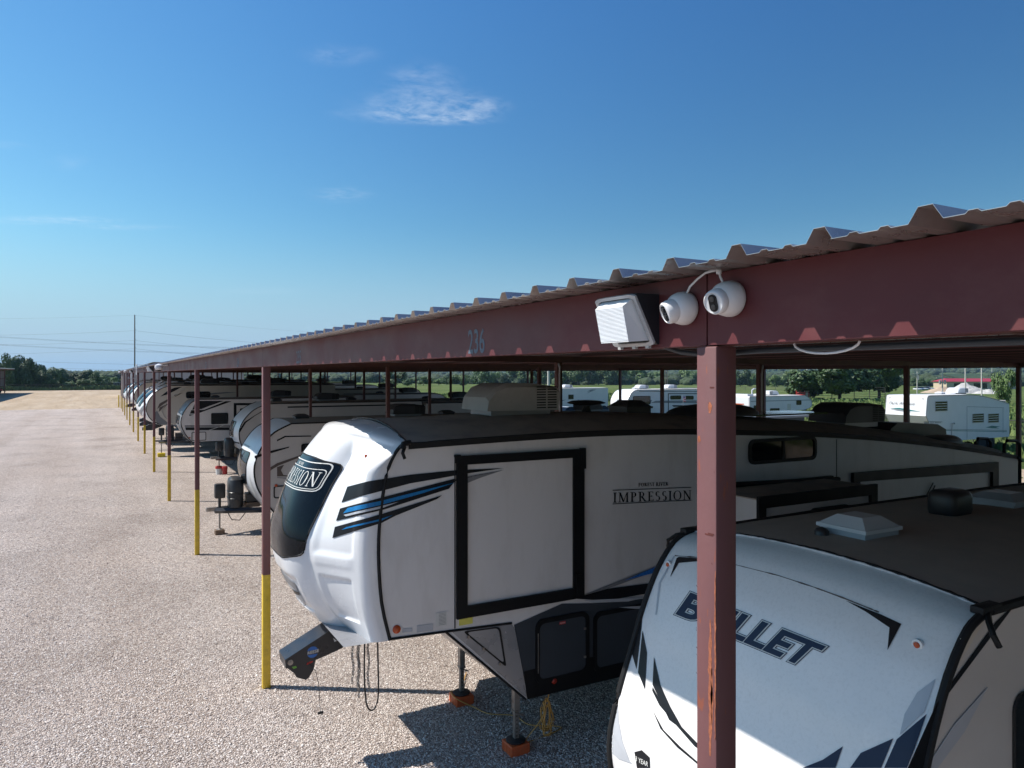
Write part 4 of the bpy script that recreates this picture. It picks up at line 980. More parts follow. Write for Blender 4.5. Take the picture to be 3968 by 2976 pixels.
wrap([(1780, 655), (2105, 598), (1900, 668), (1780, 716)], 'grey')
wrap([(661, 1088), (1060, 976), (1575, 816), (1530, 850), (1060, 1012), (760, 1090), (720, 1112), (705, 1140), (1060, 1030), (1180, 990), (1060, 1052), (640, 1184)], 'black')
wrap([(760, 1090), (1060, 1014), (1150, 985), (1060, 1030), (720, 1114)], 'blueglow', 'blue_stripe', .011)
wrap([(740, 985), (1060, 905), (1200, 872), (1060, 925), (760, 998)], 'midgrey', 'silver_stripe', .012)
# low grey swirl on the nose and amber marker
cap_patch(round_poly([(.42, 2.08), (-.36, 2.08), (-.34, 1.84), (-.1, 1.72), (.38, 1.76)], .05), .004, 'nose_graphic', 'midgrey')
cap_patch([(.40, 2.07), (-.35, 2.07), (-.35, 1.97), (-.1, 2.0), (.2, 1.95), (.40, 1.98)], .008, 'nose_graphic', 'grey')
cap_patch([(-.05, 1.93), (-.35, 1.97), (-.34, 1.93), (-.05, 1.88)], .010, 'nose_graphic', 'black')
for y in (-.93, .93):
    p = on_cap(YC + y, 3.45, .004); g = G(IO); g.rbox((p.x - .012, p.y - .012, p.z - .018), (p.x + .012, p.y + .012, p.z + .012), .005); g.obj('marker_lamp', 'amber', cap_o)
# roof furniture
ac_unit(imp, 2.66 - 2, 8.4 - YC, 3.80, 'ac', 1.06, .74, .385)
ac_unit(imp, 9.3 - 2, 8.4 - YC, 3.44, 'acdark', 1.06, .74, .37)
vent(imp, 4.6 - 2, 8.4 - YC, 3.77, 'acdark', .42, .16)
g = G((0, 0, 0)); g.lathe([(.08, 0), (.05, .06), (.04, .12)], 10); o = g.obj('tv_antenna', 'acdark', imp, loc=(3.85 - 2, 8.4 - YC, 3.77))
g = G(); g.lathe([(.05, .10), (.24, .125), (.27, .14), (.20, .165), (.05, .175)], 16); g.obj('antenna_disc', 'acdark', o, 40)
def dome(parent, x, y, z, a, b, h, m):
    g = G(); n = 16; k = 6; v = []
    for i in range(k + 1):
        t = i / k; r = math.cos(t * PI / 2) ** .7; v += [(x + a * r * math.cos(2 * PI * j / n), y + b * r * math.sin(2 * PI * j / n), z + h * math.sin(t * PI / 2) - .03) for j in range(n)]
    g.add(v, [(i * n + j, i * n + (j + 1) % n, (i + 1) * n + (j + 1) % n, (i + 1) * n + j) for i in range(k) for j in range(n)]); return g.obj('skylight_dome', m, parent, 60)
dome(imp, 6.0 - 2, 8.2 - YC, 3.72, .85, .45, .17, 'acdark'); dome(imp, 10.75 - 2, 7.65 - YC, 3.10, .62, .22, .18, 'acdark')
g = G(IO); g.prism([(9.85, 3.36), (10.05, 3.46), (11.2, 3.40), (11.45, 3.30), (11.5, 3.0), (9.85, 3.1)], lambda a, b: (a, 7.95, b), lambda a, b: (a, 8.75, b)); g.obj('roof_box', 'blackp', imp)
g = G(IO); g.box((6.6, 8.0, 3.66), (8.3, 8.75, 3.685)); g.obj('solar_panel', 'glass', imp)
# extended slide-out near the rear
g = G(IO); g.box((4.87, 6.30, 1.1), (7.03, 7.165, 2.795)); s2o = g.obj('slide_out', 'side', imp)
g = G(IO); g.box((4.86, 6.29, 2.795), (7.05, 7.165, 2.81)); g.obj('slide_roof', 'roof', s2o)
v, f = ring([(4.85, 1.08), (7.06, 1.08), (7.06, 2.84), (4.85, 2.84)], [(4.97, 1.2), (6.93, 1.2), (6.93, 2.70), (4.97, 2.70)], lambda a, b: (a, 6.30, b), lambda a, b: (a, 6.255, b)); g = G(IO); g.add(v, f); g.obj('slide_frame', 'frame', s2o)
g = G(IO); g.tube([(4.9, 7.11, 2.86), (7.4, 7.11, 2.775)], .035, 8); g.box((4.9, 7.12, 2.80), (7.3, 7.168, 2.83)); g.obj('slide_awning', 'frame', s2o)
o_ = round_rect(5.75, 1.7, 6.55, 2.62, .12, 5); g = G(IO); g.prism(o_[::-1], lambda a, b: (a, 6.299, b), lambda a, b: (a, 6.275, b)); g.obj('window', 'window', s2o)
v, f = ring([(7.75, .9), (11.6, .9), (11.6, 2.78), (7.75, 2.84)], [(7.9, 1.0), (11.42, 1.0), (11.42, 2.62), (7.9, 2.70)], lambda a, b: (a, YN - .002, b), lambda a, b: (a, YN - .05, b)); g = G(IO); g.add(v, f); s3 = g.obj('slide_out', 'frame', imp)
# awning arms and rear rails
g = G(IO); g.tube([(9.75, YN - .02, 2.55), (9.45, YN - .03, 2.25), (9.55, YN - .03, 2.2), (9.8, YN - .02, 2.5)], .01, 5); g.obj('lead', 'cable', imp)
g = G(IO)
for yy in (7.25, 7.75):
    g.tube([(12.0, yy, 2.8), (12.02, yy, 3.05), (12.10, yy, 3.12), (12.42, yy, 3.10), (12.52, yy, 3.03), (12.52, yy, 2.2)], .028, 8)
for z_ in (2.45, 2.1, 1.75, 1.4, 1.05): g.tube([(12.45, 7.25, z_), (12.45, 7.75, z_)], .018, 6)
g.obj('rear_ladder', 'frame', imp, 50)
for a in (8.6, 9.5): 
    for s in (-1, 1): wheel(imp, a - 2, s * (HW - .14), .38)
# pin box (hitch)
pb = thing('pin_box_placeholder', '', '', (0, 0, 0)); bpy.data.objects.remove(pb)
def pinbox():
    g = G(IO); w = .16
    pb_ = [(q.x, q.z) for q in [at_y(1050 + x / 3.686, 2350 + y / 3.686, YC - w) for x, y in ((200, 765), (215, 890), (640, 765), (930, 640), (1300, 440), (1330, 200), (895, 310))]]
    g.prism(pb_, lambda a, b: (a, YC - w, b), lambda a, b: (a, YC + w, b)); o = g.obj('pin_box', 'box', imp)
    g = G(IO); g.prism([(q.x, q.z) for q in [at_y(1050 + x / 3.686, 2350 + y / 3.686, YC - .11) for x, y in ((215, 870), (640, 760), (610, 900), (540, 1020), (500, 1050), (365, 1015), (340, 960))]], lambda a, b: (a, YC - .11, b), lambda a, b: (a, YC + .11, b)); g.obj('pin_head', 'box', o)
    yy = YC - w - .001
    T = Matrix.Translation(at_y(1125, 2567, yy)) @ Matrix.Rotation(PI / 2, 4, 'X'); g = G(IO); g.lathe([(.030, 0), (.030, .008), (.012, .010), (.010, .016)], 18, T); g.obj('pivot_bolt', 'steel', o, 40)
    LC = at_y(1211, 2527, yy); T = Matrix.Translation(LC) @ Matrix.Rotation(PI / 2, 4, 'X'); g = G(IO); g.lathe([(.062, 0), (.062, .0015)], 24, T); lg = g.obj('logo_disc', 'logo_blue', o)
    g = G(IO); g.box((LC.x - .066, yy - .003, LC.z - .025), (LC.x + .085, yy - .0016, LC.z + .020)); g.obj('logo_band', 'box', lg)
    g = G(IO); text_on(g, 'REESE', lambda u, v: (LC.x - .055 + u, yy - .0045, LC.z - .018 + v + u * .08), w=.125, h=.034, bold=.02); g.obj('logo_lettering', 'stickw', lg)
    g = G(IO); g.prism([(q.x, q.z) for q in [at_y(1050 + x / 3.686, 2350 + y / 3.686, yy) for x, y in ((905, 505), (1022, 460), (1000, 395), (888, 445))]], lambda a, b: (a, yy, b), lambda a, b: (a, yy - .002, b)); g.obj('warning_label', 'stickw', o)
    g = G(IO); g.prism([(q.x, q.z) for q in [at_y(1050 + x / 3.686, 2350 + y / 3.686, yy) for x, y in ((888, 445), (1000, 395), (994, 380), (884, 432))]], lambda a, b: (a, yy, b), lambda a, b: (a, yy - .0025, b)); g.obj('warning_label', 'stickr', o)
    g = G(IO); g.prism([(q.x, q.z) for q in [at_y(1050 + x / 3.686, 2350 + y / 3.686, yy) for x, y in ((555, 780), (632, 757), (600, 815), (520, 850))]], lambda a, b: (a, YC - .115, b), lambda a, b: (a, YC - .13, b)); g.obj('release_tag', 'stickr', o)
    g = G(IO); g.prism([(q.x, q.z) for q in [at_y(1050 + x / 3.686, 2350 + y / 3.686, yy) for x, y in ((295, 865), (355, 848), (385, 895), (335, 915))]], lambda a, b: (a, YC - .112, b), lambda a, b: (a, YC - .115, b)); g.obj('green_label', 'stickg', o)
    g = G(IO); g.tube([(.28, yy, 1.38), (.33, yy - .03, 1.33), (.42, yy - .05, 1.32), (.52, yy - .04, 1.36), (.60, yy, 1.46), (.62, yy + .05, 1.6)], .012, 6); g.obj('brake_cable', 'cable', o, 60)
    g = G(IO); g.tube([(.02, yy + .02, 1.12), (.10, yy - .02, 1.02), (.14, yy - .02, .8), (.15, yy - .02, .55)], .003, 4); g.rbox((.12, yy - .03, .53), (.185, yy - .005, .555), .006); g.obj('breakaway_lead', 'cable', o)
    # safety chains
    g = G(IO); R = random.Random(4)
    for (x, y, z0, z1) in ((.44, 7.95, 1.45, .87), (.50, 7.95, 1.45, .72), (.52, 7.98, 1.42, .78), (.60, 7.9, 1.5, .80)):
        n = int((z0 - z1) / .033)
        for i in range(n):
            z = z0 - i * .033; a = (i % 2) * PI / 2 + .4; px = x + .008 * math.sin(i * .7)
            loop = [(px + .012 * math.cos(t) * math.cos(a), y + .012 * math.cos(t) * math.sin(a), z + .022 * math.sin(t)) for t in [2 * PI * k / 8 for k in range(9)]]
            g.tube(loop, .0055, 4, cap=False)
    g.obj('safety_chain', 'steel', o)
    g = G(IO); x0, x1 = .40, .535; pts = [(x0, 7.4, 1.62), (x0 - .005, 7.4, 1.3), (x0, 7.4, 1.05)] + [((x0 + x1) / 2 - (x1 - x0) / 2 * math.cos(t) + .01, 7.4, .98 - .16 * math.sin(t)) for t in [PI * k / 10 for k in range(11)]] + [(x1 + .012, 7.4, 1.1), (x1, 7.4, 1.62)]
    g.tube(pts, .009, 8); g.obj('hanging_cable', 'cable', imp, 60)
pinbox()
# landing legs
for (x, y, lab) in ((2.15, 8.80, ''), (2.16, 7.36, '')):
    g = G(IO); g.box((x - .035, y - .035, .45), (x + .035, y + .035, .95)); g.box((x - .026, y - .026, .14), (x + .026, y + .026, .5)); leg = g.obj('landing_leg', 'steel', imp)
    g = G(IO); g.lathe([(.11, .125), (.115, .14), (.10, .15), (.03, .158)], 20, Matrix.Translation((x, y, 0))); g.obj('foot_plate', 'blackp', leg, 40)
    g = G(IO); g.tube([(x - .05, y - .05, .47), (x + .07, y - .06, .42)], .01, 6); g.box((x - .042, y - .042, .46), (x + .042, y + .042, .48)); g.obj('leg_pin', 'steel', leg)
    g = G(IO)
    for k in range(6): g.box((x - .006, y - .0275, .18 + k * .045), (x + .006, y - .0262, .192 + k * .045))
    g.obj('pin_holes', 'slot', leg)
def jack_block(x, y, s, label, m='orange', h=.12, cat='jack block'):
    t = thing('leveling_block', label, cat, (x, y, 0)); g = G(); g.rbox((-s, -s, .0), (s, s, h), .012, 2); b_ = g.obj('block', m, t)
    g = G(); 
    for i in range(-1, 2):
        for sgn in (-1, 1): g.box((i * s * .6 - .008, sgn * s - .003, .015), (i * s * .6 + .008, sgn * s + .003, h - .02)); g.box((sgn * s - .003, i * s * .6 - .008, .015), (sgn * s + .003, i * s * .6 + .008, h - .02))
    g.obj('block_ribs', m, t); return t
jack_block(2.15, 8.80, .125, 'orange plastic block under the far landing leg, in the sun'); jack_block(2.16, 7.36, .12, 'orange plastic block under the near landing leg, in the shade')
g = G(); cord = [(2.6, 9.6, .02), (2.35, 9.2, .03), (2.2, 8.95, .05), (2.04, 8.88, .14), (2.02, 8.70, .12), (2.2, 8.55, .03), (2.3, 8.3, .02), (2.55, 8.1, .02), (2.6, 7.8, .02), (2.9, 7.55, .02), (2.35, 7.45, .02), (2.45, 7.35, .25), (2.5, 7.28, .4)]
sm = []
for i in range(len(cord) - 1):
    p0, p1, p2, p3 = (Vector(cord[max(0, min(len(cord) - 1, j))]) for j in (i - 1, i, i + 1, i + 2))
    for j in range(6): t = j / 6; sm.append(.5 * ((2 * p1) + (p2 - p0) * t + (2 * p0 - 5 * p1 + 4 * p2 - p3) * t * t + (3 * p1 - p0 - 3 * p2 + p3) * t ** 3))
g.tube(sm, .007, 5); R = random.Random(8)
for k in range(7):
    cx, cz = 2.50 + R.uniform(-.02, .02), .42 + R.uniform(-.03, .03); a_, b_ = R.uniform(.045, .075), R.uniform(.14, .20)
    g.tube([(cx + a_ * math.cos(t) + .02 * math.sin(3 * t + k), 7.22 + .02 * math.cos(t + k), cz - .06 + b_ * math.sin(t) - .03 * math.cos(2 * t)) for t in [2 * PI * q / 16 for q in range(17)]], .007, 5, cap=False)
g.tube([(2.50, 7.22, .55), (2.52, 7.22, .66)], .007, 5)
tag(g.obj('extension_cord', mat('orange_yellow_cord', (.55, .30, .07), .5), smooth=60), 'orange yellow cord round the far orange block, hanging in a coil below the camper', 'cord')

# ================================================================== travel trailer at the right front
BN, BF = 2.40, 4.84; BC = (BN + BF) / 2; BH = (BF - BN) / 2
bul = thing('travel_trailer', 'white nosed travel trailer with tan roof and dark blue lettering behind the near post', 'camper', (2.4, BC, 0)); BO = (2.4, BC, 0)
bprof = smooth_prof([(2.05, .45), (1.78, .75), (1.64, 1.1), (1.62, 1.36), (1.68, 1.62), (1.76, 1.85), (1.86, 2.1), (1.95, 2.34), (2.10, 2.64), (2.26, 2.84), (2.38, 2.91), (2.52, 2.945)], 5)
def bul_cap():
    g = G(BO); ny = 30; v = []; k = len(bprof)
    for i, (x, z) in enumerate(bprof):
        t = i / (k - 1); crown = .10 * max(0, (t - .62) / .38) ** 1.2; bu = .05 * (1 - max(0, (t - .6) / .4) * .6)
        for j in range(ny + 1):
            u = -1 + 2 * j / ny; c_ = 1 - abs(u) ** 2.2; e = max(0, (abs(u) - .93) / .07); v.append((x - bu * c_ + .012 * e ** 2, BC + u * BH, z + crown * c_))
    n = ny + 1; g.add(v, [(i * n + j, (i + 1) * n + j, (i + 1) * n + j + 1, i * n + j + 1) for i in range(k - 1) for j in range(ny)]); return g
gb = bul_cap(); bcap_o = gb.obj('front_cap', 'bul', bul, 50); bb = bvh_of(gb)
BL = 9.0; bz = 2.945
bout = [(a, b) for a, b in bprof] + [(4, 2.965), (7, 2.97), (BL, 2.95), (BL + .05, 2.8), (BL + .05, .5)]
for Y, s in ((BN, 1), (BF, -1)):
    g = G(BO); g.add([(a, Y, b) for a, b in bout], [tuple(range(len(bout)))[::s]]); g.obj('side_wall', 'taupe', bul)
g = G(BO); v = []; rows = [(2.52, 2.945), (3.2, 2.96), (5, 2.97), (7, 2.97), (BL, 2.95)]; ny = 14
for a, b in rows:
    for j in range(ny + 1): u = -1 + 2 * j / ny; c_ = 1 - abs(u) ** 2.2; v.append((a - (.02 * c_ if a < 2.6 else 0), BC + u * BH, b + .10 * c_))
g.add(v, [(i * (ny + 1) + j, i * (ny + 1) + j + 1, (i + 1) * (ny + 1) + j + 1, (i + 1) * (ny + 1) + j) for i in range(len(rows) - 1) for j in range(ny)]); g.obj('roof', 'bulroof', bul, 60)
g = G(BO); g.box((2.1, BN + .02, .4), (BL, BF - .02, .46)); g.box((BL, BN, .5), (BL + .04, BF, 2.9)); g.obj('underbody', 'blackp', bul)
g = G(BO)
for Y, s in ((BN, -1), (BF, 1)):
    pp = [(a + .004, Y + s * .004, b) for a, b in bprof[::2] + [bprof[-1]]]; g.tube(pp, .026, 8); g.tube([(2.5, Y + s * .01, 2.94), (4, Y + s * .01, 2.96), (7, Y + s * .01, 2.965), (BL, Y + s * .01, 2.945)], .028, 8)
    g.tube([(2.46, Y + s * .02, 2.93), (2.38, Y + s * .07, 2.91), (2.33, Y + s * .12, 2.86), (2.35, Y + s * .14, 2.80)], .018, 6)
    g.rbox((2.40, Y - .03, 2.93), (2.60, Y + .05, 2.975), .01)
g.obj('edge_trim', 'trim', bul, 50)
# sealant beads
R = random.Random(12); g = G(BO); gw = G(BO); pts = []; pw = []
for j in range(61):
    u = -.98 + 1.96 * j / 60; c_ = 1 - abs(u) ** 2.2; x = 2.52 - .02 * c_; z = 2.948 + .10 * c_; pts.append((x + R.uniform(-.004, .004), BC + u * BH, z)); pw.append((x - .016 + R.uniform(-.004, .003), BC + u * BH, z - .004))
g.tube(pts, [.009 * R.uniform(.5, 1.4) for _ in pts], 5); g.obj('roof_seam', 'trim', bul)
gw.tube(pw, [.006 * R.uniform(.2, 1.5) for _ in pw], 5); gw.obj('seam_sealant', 'whitep', bul)
def on_b(y, z, off=.004):
    h = bb.ray_cast(Vector((-1, y, z)), Vector((1, 0, 0))); n = h[1]; n = -n if n.x > 0 else n; return h[0] + n * off
SB = 2212 / 1668
def bdec(pts, m, name='front_graphic', off=.004, step=18):
    g = G(BO); decal_view(c1(pts, 2300, 1900, SB), [bb], off, step, g); return g.obj(name, m, bcap_o, 60)
bdec([(1295, 567), (1480, 640), (1583, 688), (1512, 822), (1522, 707), (1400, 625)], 'black')
bdec([(395, 447), (428, 350), (440, 343), (536, 350), (536, 366), (440, 374)], 'black')
bdec([(253, 720), (276, 835), (266, 1025), (230, 935)], 'black'); bdec([(300, 480), (262, 560), (246, 720), (222, 920), (188, 800), (230, 640)], 'black')
bdec([(312, 856), (345, 1000), (395, 1110), (466, 1236), (390, 1180), (305, 1000)], 'black')
bdec([(305, 1010), (350, 1090), (430, 1190), (536, 1300), (610, 1360), (600, 1368), (520, 1315), (420, 1200), (340, 1105), (303, 1030)], 'black')
bdec([(305, 1130), (360, 1230), (450, 1320), (536, 1395), (600, 1427), (560, 1427), (430, 1320), (345, 1225)], 'black')
bdec([(1283, 1316), (1245, 1427), (1075, 1427), (1180, 1385)], 'navy'); bdec([(1542, 1275), (1480, 1427), (1320, 1427), (1375, 1350)], 'navy')
bdec([(1712, 1150), (1650, 1330), (1612, 1427), (1495, 1427), (1560, 1280)], 'navy')
bdec([(1760, 968), (1700, 1140), (1575, 1258), (1600, 1150), (1665, 1040)], 'midgrey')
bdec([(85, 1215), (120, 1290), (150, 1340), (200, 1405), (130, 1380), (85, 1340)], 'midgrey')
bdec([(100, 1040), (125, 1040), (130, 1180), (150, 1290), (190, 1400), (120, 1300), (88, 1200)], 'midgrey', off=.003)
bdec([(318, 640), (326, 640), (345, 480), (420, 340), (412, 338), (336, 478)], 'midgrey', 'mould_line', .003)
# seam across the cap
g = G(BO); ln = c1([(420, 336), (536, 345), (640, 362), (740, 385), (950, 438), (1130, 497), (1280, 552), (1400, 600), (1480, 632)], 2300, 1900, SB); pts = []
for i in range(len(ln) - 1):
    for k in range(6):
        q = Vector(ln[i]).lerp(Vector(ln[i + 1]), k / 6); d = ray(q.x, q.y).normalized(); h = bb.ray_cast(ORG, d)
        if h[0]: pts.append(h[0])
g.tube(pts, [.005 * R.uniform(.4, 1.5) for _ in pts], 5); g.obj('cap_seam', 'brown', bcap_o)
# BULLET lettering: outline, white line, navy fill, bilinear on the measured corners
def bullet_letters():
    cs = c1([(430, 640), (1117, 925), (1243, 812), (513, 522)], 2300, 1900, SB)   # lower left, lower right, upper right, upper left
    vv, _ = sans('BULLET', .0, .30); x0 = min(a for a, b in vv); x1 = max(a for a, b in vv)
    for bold, off, m, nm in ((.078, .004, 'navy', 'lettering_outline'), (.060, .006, 'stickw', 'lettering_line'), (.032, .008, 'navy', 'lettering')):
        v, f = sans('BULLET', bold, 0, 4); g = G(BO); P = []
        for a, b in v:
            s = (a - x0) / (x1 - x0) * 1.0; t = b * .92 + .04
            lo = Vector(cs[0]).lerp(Vector(cs[1]), s); hi = Vector(cs[3]).lerp(Vector(cs[2]), s); q = lo.lerp(hi, t)
            d = ray(q.x, q.y).normalized(); h = bb.ray_cast(ORG, d); n = h[1]; n = -n if n.dot(d) > 0 else n; P.append(h[0] + n * off)
        g.add(P, f); g.obj(nm, m, bcap_o)
bullet_letters()
# shield badge low on the nose
g = G(BO); decal_view(c1([(212, 1345), (250, 1335), (290, 1372), (292, 1427), (225, 1427)], 2300, 1900, SB), [bb], .004, 12, g); bd_ = g.obj('badge', 'black', bcap_o)
def bt(text, cs, m, off=.007, **k):
    v, f = sans(text, k.get('bold', .01), 0, 3); x0 = min(a for a, b in v); x1 = max(a for a, b in v); cs = c1(cs, 2300, 1900, SB); g = G(BO); P = []
    for a, b in v:
        s = (a - x0) / (x1 - x0); lo = Vector(cs[0]).lerp(Vector(cs[1]), s); hi = Vector(cs[3]).lerp(Vector(cs[2]), s); q = lo.lerp(hi, b); d = ray(q.x, q.y).normalized(); h = bb.ray_cast(ORG, d); n = h[1]; n = -n if n.dot(d) > 0 else n; P.append(h[0] + n * off)
    g.add(P, f); return g.obj('lettering', m, bd_)
bt('3 YEAR', [(218, 1390), (283, 1420), (285, 1396), (220, 1364)], 'stickw')
# marker lamps, roof vents
for (y, z) in ((BN + .20, 2.74), (BF - .10, 2.72)):
    p = on_b(y, z, 0); T = Matrix.Translation(p) @ Matrix.Rotation(-PI / 2, 4, 'Y'); g = G(BO); g.lathe([(.035, -.01), (.032, .006), (.022, .01), (.02, .004)], 18, T); o = g.obj('marker_lamp', 'bul', bul, 40)
    g = G(BO); g.lathe([(.017, 0), (.017, .012), (.008, .018)], 14, T); g.obj('lamp_lens', 'amber', o, 40)
def b_at(px, py, z): return at_z(px * DS, py * DS, z)
p = b_at(1855, 1150, 3.06); vent(bul, p.x - 2.4, p.y - BC, 3.05, 'whitep', .40, .15)
p = b_at(2160, 1090, 3.06); vent(bul, p.x - 2.4 + .05, p.y - BC, 3.05, 'midgrey', .42, .13)
p = b_at(1775, 1155, 3.05); g = G(); g.lathe([(.055, -.02), (.055, .03), (.04, .05), (.01, .06)], 14); g.obj('pipe_vent', 'blackp', bul, 40, (p.x - 2.4, p.y - BC, 3.05))
p = b_at(2052, 1112, 3.05); g = G(); g.rbox((-.17, -.13, -.02), (.17, .13, .23), .07, 3); g.obj('fridge_vent', 'blackp', bul, 50, (p.x - 2.4, p.y - BC, 3.05))
# the taupe wall's swooshes and window
def bflat(poly, m, name='side_graphic', off=.004):
    g = G(BO); g.prism(poly[::-1], lambda a, b: (a, BN - off, b), lambda a, b: (a, BN - off - .003, b)); return g.obj(name, m, bul)
mb = lambda pts: [(q.x, q.z) for q in [at_y(*c_, BN) for c_ in c1(pts, 2300, 1900, SB)]]
bflat(mb([(2145, 600), (2148, 603), (1760, 1120), (1690, 1427), (1610, 1427), (1755, 1100), (2060, 680)]), 'black')
bflat(mb([(2020, 1010), (1900, 1240), (1760, 1427), (1700, 1427), (1850, 1200)]), 'midgrey'); bflat(mb([(2010, 655), (1950, 760), (1830, 960), (1850, 880), (1880, 760)]), 'beige')
wp = mb([(2212, 1030), (2165, 1080), (2150, 1427)]); wx = wp[2][0]
o_ = round_rect(wx, wp[2][1] - .3, wx + .9, wp[0][1], .10, 5); g = G(BO); g.prism(o_[::-1], lambda a, b: (a, BN - .002, b), lambda a, b: (a, BN - .022, b)); g.obj('window', 'window', bul)
tongue(bul, 1.75 - 2.4 + .3, .55, True, tl=1.2)
for a in (5.8, 6.7): wheel(bul, a - 2.4, -BH + .12); wheel(bul, a - 2.4, BH - .12)

# ================================================================== the other campers under the canopy
DARKAC = 'acdark'
# (i) taupe trailer with swooshes
fr1 = [(.55, .62), (.30, .95), (.08, 1.35), (0, 1.75), (.05, 2.1), (.24, 2.48), (.52, 2.78), (.95, 2.99)]
t1, fp = rv('travel_trailer', 'taupe trailer with dark swooshes, nearest camper beyond the white nosed fifth wheel', 'camper', 1.46, 21.2, 2.44, fr1, 7.6, .62, 'taupe', 'silver2', 'bulroof', group='campers nosed up to the aisle', bulge=.16, ac=(4.6,), vents=(1.5, 6), wheels=(4.3, 5.1))
Yl = -1.22
def sw(t, poly, m, y=Yl, name='side_graphic'): return side_poly(t, name, poly, m, y)
K = 3.318
def tm(pts, Y, X0):   # outline measured in a 3.318x crop at (760,1400)
    return [(q.x - X0, q.z) for q in [at_y(760 + x / K, 1400 + y / K, Y) for x, y in pts]]
for pts, m in (([(750, 1215), (920, 1160), (1200, 1095), (1190, 1112), (920, 1195), (752, 1250)], 'black'), ([(1040, 1010), (1140, 958), (1480, 955), (1480, 968), (1150, 975), (1040, 1030)], 'black'),
               ([(870, 1470), (845, 1420), (860, 1370), (910, 1320), (870, 1390), (872, 1440)], 'black'), ([(885, 1450), (925, 1380), (1040, 1310), (1370, 1195), (1320, 1240), (1060, 1340), (960, 1400), (930, 1470)], 'brown'),
               ([(1040, 1360), (1130, 1330), (1090, 1400), (1120, 1460), (1250, 1480), (1040, 1480)], 'brown'), ([(1040, 1490), (1230, 1500), (1230, 1515), (1040, 1500)], 'grey')):
    sw(t1, tm(pts, 19.98, 1.46), m)
q = tm([(1350, 1060), (1480, 1180)], 19.98, 1.46); win(t1, q[0][0], q[1][1], q[0][0] + .9, q[0][1], Yl)
q = tm([(1045, 1600), (1200, 1700)], 19.98, 1.46); win(t1, q[0][0] - .1, q[1][1] - .1, q[0][0] + .65, q[0][1], Yl, m='taupe')
def front_panel(t, cap_name, poly, m, name, off=.01, rimm=None):
    co = [c for c in t.children if c.name.startswith('front_cap')][0]; me = co.data
    b = BVHTree.FromPolygons([v.co.copy() for v in me.vertices], [tuple(p.vertices) for p in me.polygons])
    def on(a, z, o_):
        h = b.ray_cast(Vector((-3, a, z)), Vector((1, 0, 0)));
        if h[0] is None: return Vector((0, a, z))
        n = h[1]; n = -n if n.x > 0 else n; return h[0] + n * o_
    v, f = dense(poly, .12); g = G(); g.add([on(a, z, off) for a, z in v], f); o = g.obj(name, m, co, 60)
    if rimm:
        g = G(); pts = []
        for i in range(len(poly)):
            a = Vector(poly[i]); c_ = Vector(poly[(i + 1) % len(poly)])
            for s in (0, .5): q_ = a.lerp(c_, s); pts.append(on(q_.x, q_.y, off))
        pts.append(pts[0]); g.tube(pts, .015, 5, cap=False); g.obj('panel_rim', rimm, o)
    return o
front_panel(t1, '', round_poly([(.75, 2.22), (-.75, 2.22), (-.72, 1.7), (-.5, 1.36), (.5, 1.36), (.72, 1.7)], .12), 'glass', 'front_window', .01, 'trim')
front_panel(t1, '', [(-.95, 1.7), (-.8, 1.35), (-.55, 1.05), (-.7, 1.0), (-.95, 1.2)], 'stickw', 'front_graphic'); front_panel(t1, '', [(.3, 1.2), (.0, .95), (-.3, 1.2), (0, 1.12)], 'stickw', 'front_graphic')
g_ = front_panel(t1, '', [(.55, 2.36), (-.35, 2.36), (-.35, 2.32), (.55, 2.32)], 'grey', 'front_graphic')
tongue(t1, .35, .70, True, tl=1.35)
jack_block(1.46 + .35 - 1.35 + .32, 21.2, .12, 'grey timber block under the tongue jack of the taupe trailer', 'wood', .13, 'jack block')
for s in (-.9, .55):
    pass
g = G(); g.tube([(.42, -.9, .15), (.55, -.9, .62)], .025, 6); g.tube([(.42, -.9, .15), (.25, -.9, .62)], .025, 6); g.obj('stabiliser_jack', 'steel', t1)
jack_block(1.88, 20.3, .14, 'yellow plastic block under the front stabiliser of the taupe trailer', 'yplastic', .13)
g = G(); g.lathe([(.04, 0), (.04, .02), (.02, .03)], 12, Matrix.Rotation(PI / 2, 4, 'X')); g.obj('marker_lamp', 'amber', t1, 40, (.55, Yl, 1.38))

# (ii)
fr2 = [(.60, .75), (.30, 1.0), (.08, 1.35), (0, 1.75), (.06, 2.1), (.26, 2.45), (.6, 2.78), (1.1, 3.03)]
t2, fp = rv('travel_trailer', 'grey travel trailer with a silver nose and a small framed front window', 'camper', 3.04, 34.0, 2.44, fr2, 8.2, .7, 'taupe', 'silver2', 'bulroof', group='campers nosed up to the aisle', bulge=.14, ac=(4.0,), wheels=(4.6, 5.4))
front_panel(t2, '', round_poly([(.70, 2.25), (-.45, 2.25), (-.5, 1.62), (.66, 1.62)], .06), 'glass', 'front_window', .02, 'frame')
front_panel(t2, '', [(1.1, 1.42), (-1.1, 1.42), (-1.1, 1.36), (1.1, 1.36)], 'black', 'front_graphic'); front_panel(t2, '', [(1.1, 1.36), (-1.1, 1.36), (-1.05, 1.12), (1.05, 1.12)], 'midgrey', 'front_graphic')
sw(t2, tm([(545, 900), (620, 780), (760, 690), (915, 600), (915, 612), (760, 700), (640, 790), (565, 910)], 32.78, 3.04), 'black'); sw(t2, [(2, 2.9), (7.8, 2.9), (7.8, 2.84), (2, 2.84)], 'black')
tongue(t2, .4, .72, True, tl=1.35)
bk = thing('paint_bucket', 'white bucket with a red lid under the tongue jack of the silver nosed trailer', 'bucket', (3.04 + .4 - 1.35 + .30, 33.9, 0)); g = G(); g.lathe([(.12, 0), (.135, .26)], 16); g.obj('bucket_body', 'stickw', bk, 40); g = G(); g.lathe([(.145, .25), (.145, .34), (.10, .36)], 16); g.obj('lid', 'redp', bk, 40)
